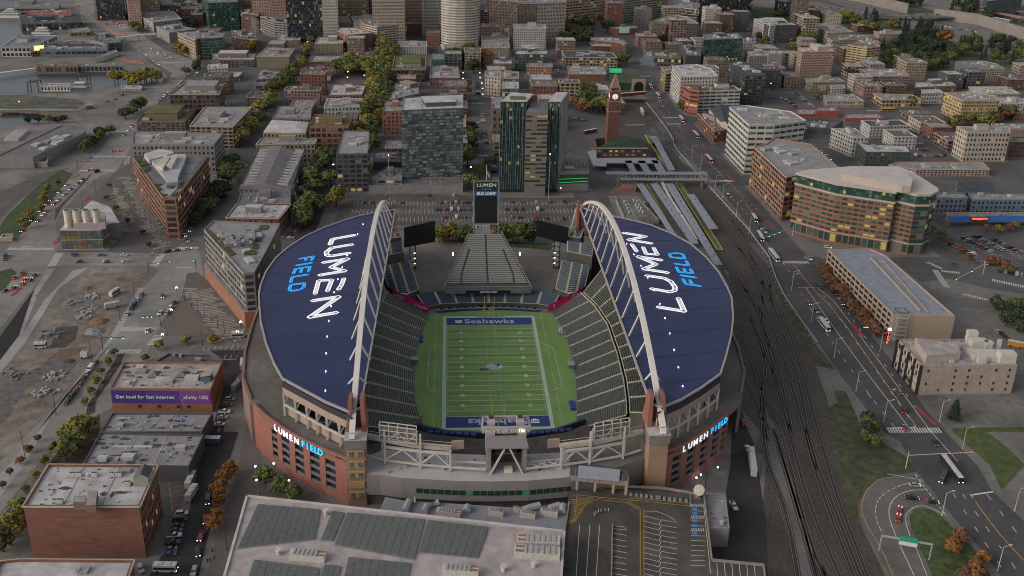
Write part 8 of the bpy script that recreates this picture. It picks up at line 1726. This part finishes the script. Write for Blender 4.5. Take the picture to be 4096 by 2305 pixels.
cars('at the far left junction','01:40,1180 60,1120',2,mode='drive',lit=True);cars('parked along the construction lot','02:980,740 880,860 760,1060 650,1190',8,mode='drive',off=0,jit=.1);cars('parked opposite the striped plaza','02:1440,60 1370,150 1270,290',5,mode='drive',jit=.3);cars('driving past the striped plaza','02:1640,20 1630,230 1420,540',3,mode='drive',lit=True,rev=False,jit=.1);cars('parked beside the plaza kerb','02:1770,130 1660,290',3,mode='drive',jit=.1)
cars('in the diagonal kerb row below the corner warehouse','03:1840,800 1800,930 1760,1040 1700,1280',8,mode='park',jit=.3,z=.2);cars('driving on the stadium street','03:2100,640 2060,990 1980,1160 2000,1300',4,mode='drive',lit=True,jit=.3,rev=False,cols='black dark red');cars('parked in the dark street behind the billboard warehouse','02:2330,1100 2300,1160 2250,1280 2200,1410',5,mode='park',jit=.2,z=.2)
cars('parked at the bottom of the stadium street','03:1960,1400 1950,1430',1,mode='drive',kinds='suv',cols='silver');cars('parked on the hatched corner by the bottom building','03:1410,1380 1420,1400',1,mode='drive',kinds='suv',cols='silver')
cars('on the upper part of the right avenue','20:1350,790 1450,900 1560,1090 1700,1290',7,mode='lanes',lit=True,jit=.7,rev=True);cars('on the right avenue beside the green glass office','21:2150,480 2210,550',2,mode='drive',lit=True);cars('on the right avenue near the buses','21:2480,830 2560,900',2,mode='drive',lit=True);cars('driving down the right avenue beside the verge','31:350,1130 460,1190',1,mode='drive',lit=True);cars('on the right avenue above the zebra crossing','32:360,110 640,400',3,mode='drive',lit=True,jit=.3);cars('with tail lights on the right avenue','31:450,1400 | 32:670,110 720,240',4,mode='lanes',lit=True,rev=True,jit=.4,cols='black dark red');cars('in the lower part of the right avenue','32:1190,980 1350,1090 | 33:1390,60',3,mode='drive',lit=True,rev=True,jit=.1);cars('waiting beyond the zebra crossing','33:1670,110 1680,125',1,mode='drive',lit=True,rev=True,cols='dark')
cars('beside the long bus at the ramp mouth','33:1740,510 1775,440',2,mode='drive',lit=True,rev=True,cols='white dark',kinds='van suv',off=0);cars('leaving the loop ramp','33:1420,540 1530,548',1,mode='drive',cols='silver',kinds='sedan',lit=True);cars('turning off the loop ramp, dark one','33:1390,670 1500,680',1,mode='drive',cols='black',kinds='pickup',lit=True);cars('at the mouth of the loop ramp','33:1600,705 1710,725',1,mode='drive',cols='black',kinds='sedan',lit=True);cars('braking on the loop ramp','33:1300,920 1330,760',2,mode='drive',cols='dark red',kinds='sedan',lit=True)
cars('on the freeway, upper left','30:130,50 700,90 960,130',14,mode='lanes',jit=.9,z=.3);cars('on the freeway behind the conifers','30:1650,250 2000,310 2320,360',12,mode='lanes',jit=.8,z=.3);cars('on the freeway bridge','30:1150,150 1800,150',8,mode='drive',jit=.8,z=8.2);cars('parked in the gravel lot by the harbour','00:1460,895 1560,890',2,mode='drive');cars('parked on the concrete lot by the harbour','00:1280,930 1120,1030 980,1010',3,mode='drive',jit=.5);cars('on the lot near the container piles','00:850,1100 950,1090',3,mode='drive');cars('parked on the junction lot at the right','32:2300,440 2410,520',3,mode='drive',jit=.2)
cars('parked in the stadium side lane','23:2370,170 2375,180',1,mode='drive',kinds='sedan',cols='white');cars('on the service lane beside the brick wall','22:2330,1350 2335,1370',1,mode='drive',kinds='pickup',cols='red',z=.2);cars('parked in the lane right of the gatehouse','23:2210,720 2250,790',1,mode='drive',kinds='pickup',cols='white',z=.2)
cars('on the far right side street','31:1850,1200 1880,1240',1,mode='drive',kinds='suv',cols='dark');cars('at the brick office forecourt','31:560,1040 640,1055',1,mode='drive',kinds='suv',cols='white',lit=True);cars('on the lit back street behind the white gabled block','31:480,30 640,170',6,mode='drive',lit=True,jit=.5);cars('on the street above the supermarket','30:1480,1350 1600,1400',6,mode='drive',jit=.6);cars('parked at the car lot by the white roof','31:1480,60 1620,70',4,jit=.3)
print('cars',NC[0])
def bus(t,x0,y0,x1,y1,colr,lab,L=17,z=.2,H=3.2,lit=True,name='bus',cat='bus',roof=(.42,.42,.42),stripe=None):
 a,c=P(t,x0,y0,z),P(t,x1,y1,z);m_=(a+c)/2;rz=atan2(c.y-a.y,c.x-a.x);L=L or(c-a).length
 e=empty(name,(m_.x,m_.y,z),lab,cat,None,rz);bm_=mat('paint_%d_%d_%d'%tuple(int(v*99) for v in colr),colr,rough=.4,var=0)
 child('body',MB().box((0,0,.35),(L,2.55,H-.35),0,bm_).data('body'),e)
 child('roof',MB().box((0,0,H),(L*.98,2.4,.12),0,mat('bus_roof',roof,var=.1,scale=1)).box((-L*.2,0,H+.12),(L*.2,1.6,.3),0,pu).box((L*.2,0,H+.12),(L*.14,1.5,.25),0,pu).data('roof'),e)
 if lit is not None:
  child('side_windows',MB().box((0,0,1.5),(L*.93,2.62,1.0),0,glass).data('side_windows'),e);child('windscreen',MB().box((L/2,0,1.2),(.12,2.2,1.5),0,glass).data('windscreen'),e)
  for s in(-.9,.9):child('headlight',MB().box((L/2+.03,s,.75),(.15,.4,.3),0,hl if lit else hoff).data('headlight'),e)
 for wx in((-L*.32,L*.32) if L<14 else(-L*.36,0,L*.34)):
  for s in(-1.2,1.2):child('wheel',MB().tube([(wx,s-.15,.5),(wx,s+.15,.5)],.5,10,tyre).data('wheel'),e)
 return e
bus('32',505,320,620,465,(.4,.42,.38),'white city bus driving down the right avenue, alone in its lane',13)
bus('33',1765,300,1915,500,(.025,.04,.045),'long dark articulated bus with orange flank beside the loop ramp',18)
bus('31',10,1080,105,1200,(.35,.36,.35),'grey white articulated bus at the junction left of the crosswalk',17)
bus('21',2420,740,2455,790,(.1,.12,.1),'grey box truck heading down the avenue',11,name='truck',cat='truck')
bus('21',2470,910,2520,990,(.06,.09,.17),'blue and yellow bus waiting at the avenue signal',14)
bus('21',1950,130,2010,200,(.25,.04,.03),'red articulated bus between the station and green glass office',17)
bus('20',1375,860,1410,900,(.25,.23,.2),'pale bus heading up near the yellow bay windowed block',12);bus('20',1450,950,1485,995,(.25,.08,.06),'red and white bus on the avenue beside the large pale hotel',16);bus('20',1680,1180,1725,1240,(.1,.16,.15),'pale articulated bus crossing by the red brick station hall',17);bus('20',1820,1340,1880,1400,(.2,.05,.04),'dark bus with red tail beside the red brick hall',17,rev=0) if 0 else bus('20',1820,1340,1880,1400,(.2,.05,.04),'dark bus with red tail beside the red brick hall',17)
bus('20',1100,970,1290,955,(.22,.02,.02),'long red bus on the bridge by the clock tower',36,z=5.6);bus('20',720,1350,850,1325,(.2,.03,.03),'red bus with white roof parked left of the station hall',16)
bus('30',1145,1118,1270,1118,(.3,.15,.03),'orange striped bus at the lit junction in front of the yellow trimmed block',16)
bus('03',1575,1395,1760,1400,(.42,.41,.4),'white box truck parked at the bottom of the stadium street',8.5,name='truck',cat='truck')
bus('03',1900,560,1940,470,(.42,.41,.4),'white recreational vehicle on the orange striped lot',9,name='camper',cat='camper');bus('03',1900,690,1960,600,(.4,.36,.38),'white exhibitor trailer with pink fascia on the orange striped lot',8,name='trailer',cat='trailer',lit=None)
bus('02',2440,850,2450,740,(.4,.39,.42),'white food trailer on the dark lot above the billboard warehouse',8,name='trailer',cat='trailer',lit=None);bus('02',2340,1050,2420,970,(.3,.3,.34),'striped tent trailer beside the stadium corner',6,name='trailer',cat='trailer',lit=None)
bus('02',1070,210,1190,185,(.38,.36,.35),'white truck trailer tilted on the construction lot',8,name='trailer',cat='trailer',lit=None);bus('02',1120,90,1190,45,(.4,.4,.39),'white flatbed truck on the construction lot',7.5,name='truck',cat='truck',lit=False)
bus('02',350,605,470,600,(.4,.4,.4),'white work truck in the middle of the construction lot',6,name='truck',cat='truck',lit=False);bus('02',830,700,880,700,(.4,.4,.4),'small white trailer near the construction lot fence',3.5,name='trailer',cat='trailer',lit=None)
bus('02',2340,500,2450,495,(.38,.37,.37),'white truck with dark load on the plaza corner',6.5,name='truck',cat='truck',lit=False)
bus('32',2430,580,2540,600,(.45,.2,.03),'orange box truck parked on the right side street',8,name='truck',cat='truck',lit=None)
bus('23',2400,230,2430,450,(.42,.41,.4),'long white container stack with yellow props by the stadium lane',17,name='container',cat='container',lit=None,H=4.2)
bus('03',2055,115,2210,115,(.05,.07,.14),'dark blue exhibition trailer with white top beside the stained roofs',8,name='trailer',cat='trailer',lit=None,roof=(.45,.45,.46));bus('00',880,1090,920,1088,(.1,.11,.12),'grey van body on the harbour lot',7,name='truck',cat='truck',lit=None)
tr_=bus('21',1775,890,1840,1005,(.4,.38,.33),'white commuter train with lit nose between the platform canopies',24,z=.4,H=4,name='train',cat='train')
for k,(x0,y0,x1,y1) in enumerate(((1690,750,1770,885),(1610,630,1685,745),(1545,510,1605,625),(1500,410,1540,505))):
 bus('21',x0,y0,x1,y1,(.24,.21,.16),f'tan railway carriage, {ORD[k]} behind the white train',25,z=.4,H=4,lit=None,name='railway_carriage',cat='carriage',roof=(.27,.23,.17))
bus('20',1290,1100,1325,1180,(.3,.3,.29),'white locomotive standing on the tracks right of the clock tower',20,z=.3,H=4,name='locomotive',cat='locomotive',lit=None)
for k in range(8):t_=('00',120+k*14,1420-k*12);v=P(*t_,.1);tag(MB().box((v.x,v.y,.1),(12,2.4,2.6),.1,mat('container_white',(.38,.38,.38),var=.1)).box((v.x,v.y,2.7),(11.8,2.2,.1),.1,steelg).obj('container'),f'white container, {ORD[k]} from the front in the stack on the west quay','container','white containers on the west quay')
def boat(t,x0,x1,y,lab,colr=(.5,.5,.5),decks=2):
 a,c=P(t,x0,y,0),P(t,x1,y,0);L=(c-a).length;m_=(a+c)/2;e=empty('boat',(m_.x,m_.y,0),lab,'boat');w=L*.12+3
 child('hull',MB().prism([(-L/2,-w),(L*.38,-w),(L/2,0),(L*.38,w),(-L/2,w)],.1,L*.05+1.5,mat('hull',(.12,.12,.13) if decks==1 else colr,var=0),mtop=concrete).data('hull'),e)
 for k in range(decks):child('deck_house',MB().box((-L*.05,0,L*.05+1.5+k*3),(L*(.62-k*.2),w*1.3,3),0,steelw).box((-L*.05,0,L*.05+2.3+k*3),(L*(.6-k*.2),w*1.33,.9),0,glass).data('deck_house'),e)
 child('mast',MB().tube([(0,0,L*.05),(0,0,L*.05+decks*3+6)],.3,6,steelw).data('mast'),e)
boat('00',-20,275,175,'white ferry moored at the top left pier',decks=3);boat('00',335,550,340,'tugboat with white deckhouse and red lights moored below the navy pier',decks=2);boat('00',735,900,875,'white water taxi moored beside the floating dock',decks=1)
for x0,x1,y,lab in((285,390,925,'left dark steel gangway gantry of the floating dock'),(790,890,870,'right dark steel gangway gantry of the floating dock')):
 a,c=P('00',x0,y,0),P('00',x1,y,0);b=MB()
 for p in(a,c):
  for dy in(0,8):b.bar((p.x,p.y+dy,0),(p.x,p.y+dy,11),.7,.7,dark)
 for dy in(0,8):b.bar((a.x,a.y+dy,11),(c.x,c.y+dy,11),.7,.7,dark);b.bar((a.x,a.y+dy,9),(c.x,c.y+dy,11),.4,.4,dark)
 tag(b.obj('gantry'),lab,'gantry')
 # ================================================================ LAMPS, SIGNALS, POLES
lampw=mat('lamp_glow',(1,.93,.8),emit=2.2,var=0);lampo=mat('lamp_glow_warm',(1,.62,.25),emit=5,var=0)
def post(t,x,y,h,arm,lab,lit=None,name='street_lamp',cat='street lamp',gp=None,col=None,z=0,globes=0):
 v=P(t,x,y,z);m_=col or steelg;e=empty(name,(v.x,v.y,z),lab,cat,gp)
 MB().tube([(v.x,v.y,z),(v.x,v.y,z+h)],[.16,.1],6,m_).tube([(v.x,v.y,z),(v.x,v.y,z+.5)],.3,8,m_).obj('pole',e)
 if arm:MB().bar((v.x,v.y,z+h),(v.x+arm,v.y+arm*.2,z+h+.6),.16,.16,m_).obj('arm',e)
 if globes:
  for k in range(globes):MB().tube([(v.x+.45*cos(k*2.1),v.y+.45*sin(k*2.1),z+h-.3),(v.x+.45*cos(k*2.1),v.y+.45*sin(k*2.1),z+h+.3)],[.2,.34],8,lit).obj('globe',e)
 elif lit is not None or arm:MB().box((v.x+arm,v.y+arm*.2,z+h+.45),(1.1 if arm else.6,.5,.22 if not lit else.4),0,lit or m_).obj('lamp',e)
 return e
for k,(t,x,y,h) in enumerate((('32',435,335,11),('32',665,700,11),('32',885,1040,11),('32',1165,1345,11),('32',1725,1345,11),('32',1125,640,11),('32',235,30,11),('31',240,1449,11),('33',1750,840,11),('33',2310,1400,11),('33',2480,800,11),('33',1955,175,11),('21',2118,555,12),('21',2255,735,12),('21',2385,905,12),('21',1808,150,12),('21',1897,250,12),('21',2040,465,12))):
 post(t,x,y,h,3.2,f'silver street lamp along the right avenue, {ordn(k)} in the list of arm lamps from the viaduct down' if 0 else f'grey arm street lamp beside the right avenue, standing {["left of the white bus","below the white bus","above the ramp verge","left of the zebra crossing","right of the yard conifer","beside the lit vertical sign","near the graffiti wall","above the long verge","on the loop ramp island","at the lower right corner","by the right lawn slope","beside the bright lawn","below the footbridge end","opposite the curved parapet","beside the blue bus","near the station platforms","north of the footbridge","just below the footbridge"][k]}',gp='arm lamps along the right avenue',col=cream)
for k,(t,x,y,d_) in enumerate((('11',1343,600,'left'),('21',365,585,'right'))):post(t,x,y,38,0,f'very tall mast lamp with warm light in the {d_} half of the north car park',lampo,'mast_lamp','mast lamp','tall mast lamps',cream)
post('00',260,1449,38,0,'tall red and white mast with warm lamp on the west quay',lampo,'mast_lamp','mast lamp',None,mat('mast_red',(.3,.15,.12),var=0))
def rowlamps(where,s,n,h=5,lit=lampw,globes=3,gp=None,name='globe_lamp'):
 v=pp(s,0);L=sum((b-a).length for a,b in zip(v[:-1],v[1:]))
 for i in range(n):
  d=L*i/max(1,n-1)
  for a,b in zip(v[:-1],v[1:]):
   l=(b-a).length
   if d<=l+1e-3:break
   d-=l
  p=a.lerp(b,d/l);e=empty(name,(p.x,p.y,0),f'lit globe street lamp {where}, {ordn(i)} from the top','street lamp','globe lamps '+where);MB().tube([(p.x,p.y,0),(p.x,p.y,h)],.12,6,dark).obj('pole',e)
  for k in range(globes):MB().tube([(p.x+.55*cos(k*2.1),p.y+.55*sin(k*2.1),h-.35),(p.x+.55*cos(k*2.1),p.y+.55*sin(k*2.1),h+.35)],[.14,.24],6,lit).obj('globe',e)
rowlamps('on the left kerb of the central street','10:2085,775 2082,830 2083,935 2095,1000 2097,1025',5);rowlamps('on the right kerb of the central street','10:2250,775 2255,830 2272,885 2278,940 2278,995',5);rowlamps('on the central street between the towers','11:2160,195 2160,290 2165,390',3);rowlamps('on the street by the sheeted block','10:100,1120 45,1180',2);rowlamps('on the leafy avenue','10:520,380 520,490 420,640 390,690 360,740',5);rowlamps('in the leafy square','10:925,765 920,830 1090,800',3);rowlamps('on the street right of the market hall','11:780,265 720,415 480,575',3);rowlamps('beside the striped plaza','02:1785,90 1708,440 1645,570',3,6);rowlamps('at the orange brick tip','02:2430,440 2395,540',2,6);rowlamps('below the brick hotel sign street','30:725,570 350,860 20,890',3,6);rowlamps('at the courthouse park','20:340,380 480,350 600,440',3,6);rowlamps('by the twin block terrace','20:200,1045 240,1050 320,1055',3,4)
for k,(x,y) in enumerate(((1530,575),(1588,545),(1705,485),(1758,460),(1855,465),(1900,435),(2070,360))):v=P('23',x,y,2);e=empty('bollard_lamp',(v.x,v.y,0),f'bright low lamp at the foot of the south-east brick wall, {ORD[k]} from the left','lamp','low lamps along the south-east wall');MB().tube([(v.x,v.y,0),(v.x,v.y,2)],.1,5,steelg).obj('pole',e);MB().box((v.x,v.y,2),(.45,.45,.45),0,mat('lamp_white',(.9,1,.95))).obj('lamp',e)
for k,(x,y,h) in enumerate(((5,500,7),(190,470,7),(20,640,7),(340,600,5))):post('13',x,y,h,0,f'white plaza lamp below the curved brick wall, {ORD[k]} from the top left',mat('lamp_white',(.9,1,.95)),gp='plaza lamps by the curved wall')
def signal(t,x,y,h,ax,ay,n,lab,colr='g',col=None):
 v=P(t,x,y,0);e=empty('traffic_signal',(v.x,v.y,0),lab,'traffic signal');w=P(t,ax,ay,h);m_=col or dark
 d=Vector((w.x-v.x,w.y-v.y));MB().tube([(v.x,v.y,0),(v.x,v.y,h+2)],[.22,.15],6,m_).obj('pole',e);MB().bar((v.x,v.y,h),(w.x,w.y,h),.22,.22,m_).obj('arm',e)
 for k in range(n):f=.45+.5*k/max(1,n-1);p=Vector((v.x,v.y))+d*f;o=MB().box((p.x,p.y,h-.6),(.5,.5,1.3),0,dark).obj('signal_head',e);MB().box((p.x,p.y-.3,h-.4 if colr=='g' else h+.2),(.35,.12,.35),0,mat('signal_green',(.1,1,.7),emit=3,var=0) if colr=='g' else mat('signal_red',(1,.05,.03),emit=3,var=0)).obj('signal_light',o)
signal('02',1620,395,7,1430,292,3,'dark traffic signal mast with green lights beside the striped plaza');signal('02',1035,620,7,1250,500,2,'dark traffic signal mast reaching over the lower crosswalk','g');signal('01',1498,1300,6,1720,1175,2,'traffic signal mast with green light below the cross road corner');signal('02',2040,585,7,2515,570,3,'long dark signal arm near the stadium corner','r');signal('01',1975,1270,6,1920,1150,1,'signal pole beside the orange brick podium','g')
signal('33',1385,370,7,2070,205,4,'long pale signal gantry across the avenue above the ramp','r',cream);signal('31',2160,1320,8,1880,1370,2,'pale signal mast at the supermarket corner','g',cream);signal('31',245,930,7,-60,950,4,'pale signal arm at the tip of the brick and glass office','g',cream);signal('01',785,250,6,950,175,2,'signal mast by the kiosk on the upper left road','r');signal('01',1280,210,6,1280,130,1,'signal pole at the triangular office corner','r')
for k,(t,x,y,h,w) in enumerate((('02',1212,335,13,'beside the tilted trailer'),('02',928,745,14,'left of the lower crosswalk'),('02',565,1275,15,'beside the parked row'),('03',255,270,15,'left of the corner warehouse'),('02',1352,110,10,'above the parked row'),('03',2285,1190,13,'at the edge of the exhibition hall'),('23',1935,640,12,'beside the satellite dish'),('02',2385,720,10,'beside the food trailer'),('33',10,950,12,'at the left of the lower tracks'),('23',2490,480,12,'beside the container stack'),('00',1150,1090,12,'in the gravel lot'),('01',910,150,11,'beside the far crossing'),('01',965,480,11,'on the split of the upper left road'),('01',835,640,11,'above the glass box building'))):
 post(t,x,y,h,0,f'bare dark utility pole {w}',None,'utility_pole','pole','dark utility poles',dark)
for k in range(9):f=k/8;x=1240+f*450;y=490+f*560;post('01',x,y,8,0,f'slim dark plaza post beside the triangular office, {ORD[k]} from the top',None,'plaza_post','post','slim dark plaza posts',dark)
for k in range(7):f=k/6;post('02',1860+f*400,130+f*330,8,0,f'slim dark plaza post beside the orange brick podium, {ORD[k]} from the top',None,'plaza_post','post','slim dark podium posts',dark)
v=P('33',1115,1200,0);w=P('33',1620,1290,0);e=empty('sign_gantry',((v.x+w.x)/2,(v.y+w.y)/2,0),'steel gantry with green and white direction signs over the ramp','sign gantry')
MB().bar((v.x,v.y,0),(v.x,v.y,7.6),.4,.4,steelg).bar((w.x,w.y,0),(w.x,w.y,7.6),.4,.4,steelg).bar((v.x,v.y,7.4),(w.x,w.y,7.4),.6,.6,steelg).obj('frame',e)
a=v.lerp(w,.34);c=v.lerp(w,.7);MB().bar((a.x,a.y-.5,8),(c.x,c.y-.5,8),.2,2.2,mat('sign_green',(.02,.25,.16),var=0)).obj('green_sign',e);MB().bar((a.x,a.y-.5,6),(c.x,c.y-.5,6),.2,1.7,mat('sign_white',(.5,.52,.5),var=0)).obj('lane_sign',e)
for f in(.42,.6):p=v.lerp(w,f);place_text('ONLY' if 0 else 'I-90 EAST' if f<.5 else '4th Ave S',.7,whitep,(p.x,p.y-.75,8.2),((w-v).x,(w-v).y,0),(0,0,1),e,'sign_lettering',ext=.02) if 0 else None
v=P('32',985,395,6);e=empty('message_sign',(v.x,v.y,0),'black electronic message sign with amber digits over the avenue','sign');MB().box((v.x,v.y,5.4),(4.4,.4,1.3),0,black).bar((v.x+2,v.y,6),(v.x+6,v.y+1,6.2),.25,.25,steelg).bar((v.x+6,v.y+1,0),(v.x+6,v.y+1,6.4),.25,.25,steelg).obj('panel',e)
MB().box((v.x,v.y-.25,5.75),(3,.1,.5),0,mat('amber_digits',(.8,.4,.05),emit=.6,var=0)).obj('digits',e)
rd=random.Random(9)
for k,(x,y,r,colr,lab) in enumerate(((1000,340,5,(.16,.09,.05),'brown earth mound beside the construction lot pole'),(880,240,5.5,(.3,.29,.27),'heap of pale concrete rings in the construction lot'),(820,300,4,(.28,.27,.26),'smaller heap of pale rings in the construction lot'),(520,480,6,(.12,.15,.15),'stack of grey green barriers left of the dark patch'),(960,440,5,(.17,.18,.18),'grey rubble heap above the lower crosswalk'),(540,890,6,(.28,.28,.27),'scatter of white blocks in the lower lot'),(430,1060,6,(.25,.25,.25),'pile of white slabs near the lower lot pole'),(700,740,3,(.06,.045,.035),'dark spoil mound by the small white trailer'),(150,870,5,(.14,.15,.16),'grey sheet stack at the left edge of the lot'),(930,90,4,(.3,.3,.3),'pale covered heap at the top of the construction lot'),(740,150,4,(.2,.2,.19),'stack of steel beams at the top of the construction lot'),(850,10,4,(.14,.11,.09),'sand mound at the top of the construction lot'))):
 v=P('02',x,y,0);m_=mat('pile%d'%k,colr,var=.3,scale=.8);b=MB()
 if 'mound' in lab or 'heap above' in lab:
  n=12;ring0=[(v.x+r*1.2*cos(2*pi*i/n)*rd.uniform(.8,1.1),v.y+r*sin(2*pi*i/n)*rd.uniform(.8,1.1),0) for i in range(n)];ring1=[(v.x+(p[0]-v.x)*.5+rd.uniform(-.3,.3),v.y+(p[1]-v.y)*.5,r*.28*rd.uniform(.8,1.2)) for p in ring0]
  for i in range(n):b.face([ring0[i],ring0[(i+1)%n],ring1[(i+1)%n],ring1[i]],m_);b.face([ring1[i],ring1[(i+1)%n],(v.x,v.y,r*.36)],m_)
  tag(b.obj('earth_mound'),lab,'mound')
 else:
  for i in range(26):b.box((v.x+rd.gauss(0,r*.5),v.y+rd.gauss(0,r*.45),.02),(rd.uniform(.7,2.4),rd.uniform(.5,1.2),rd.uniform(.3,1.3)),rd.uniform(0,3),m_)
  o=b.obj('rubble_pile',kind='stuff');tag(o,lab,'pile')
sk=mat('skin',(.3,.18,.13),var=0)
def person(t,x,y,colr,lab,z=0):
 v=P(t,x,y,z);e=bpy.data.objects.new('person',None);m_=mat('cloth_%s'%colr,CC[colr],var=0)
 b=MB().tube([(v.x-.12,v.y,z),(v.x-.1,v.y,z+.85)],[.08,.12],6,dark).tube([(v.x+.12,v.y,z),(v.x+.1,v.y,z+.85)],[.08,.12],6,dark).tube([(v.x,v.y,z+.8),(v.x,v.y,z+1.15),(v.x,v.y,z+1.42),(v.x,v.y,z+1.52)],[.18,.2,.23,.08],8,m_).tube([(v.x-.23,v.y,z+1.4),(v.x-.28,v.y,z+.85)],[.07,.05],5,m_).tube([(v.x+.23,v.y,z+1.4),(v.x+.28,v.y,z+.85)],[.07,.05],5,m_).tube([(v.x,v.y,z+1.5),(v.x,v.y,z+1.6),(v.x,v.y,z+1.72),(v.x,v.y,z+1.78)],[.07,.11,.1,.03],8,sk)
 bpy.data.objects.remove(e);tag(b.obj('person'),lab,'person')
for a_ in(('03',2135,1210,'dark','person in dark clothes walking beside the exhibition hall, upper one'),('03',2090,1310,'black','person in black on the pavement, left of the pair by the hall'),('03',2112,1300,'dark','person in dark clothes, right of the pair by the hall'),('03',2155,1275,'grey','person in grey standing apart beside the exhibition hall'),('11',650,845,'black','person in black on the paved edge left of the stadium roof'),('11',740,820,'dark','person in dark clothes near the car park edge'),('02',1680,480,'dark','person waiting at the plaza crossing'),('01',1930,1000,'grey','person crossing by the triangular office tip')):person(*a_)
for o in S.objects:
 l=o.get('label')
 if l and len(l.split())>16:o['label']=l=l.replace(' of the ',' ').replace(' the ',' ').replace(' and ',' ')
 if l and len(o['label'].split())>16:print('LONG',o['label'])
ls={}
for o in S.objects:
 if o.get('category'):ls.setdefault(o['label'],[]).append(o.name)
for k,v in ls.items():
 if len(v)>1:print('DUP',k,v)
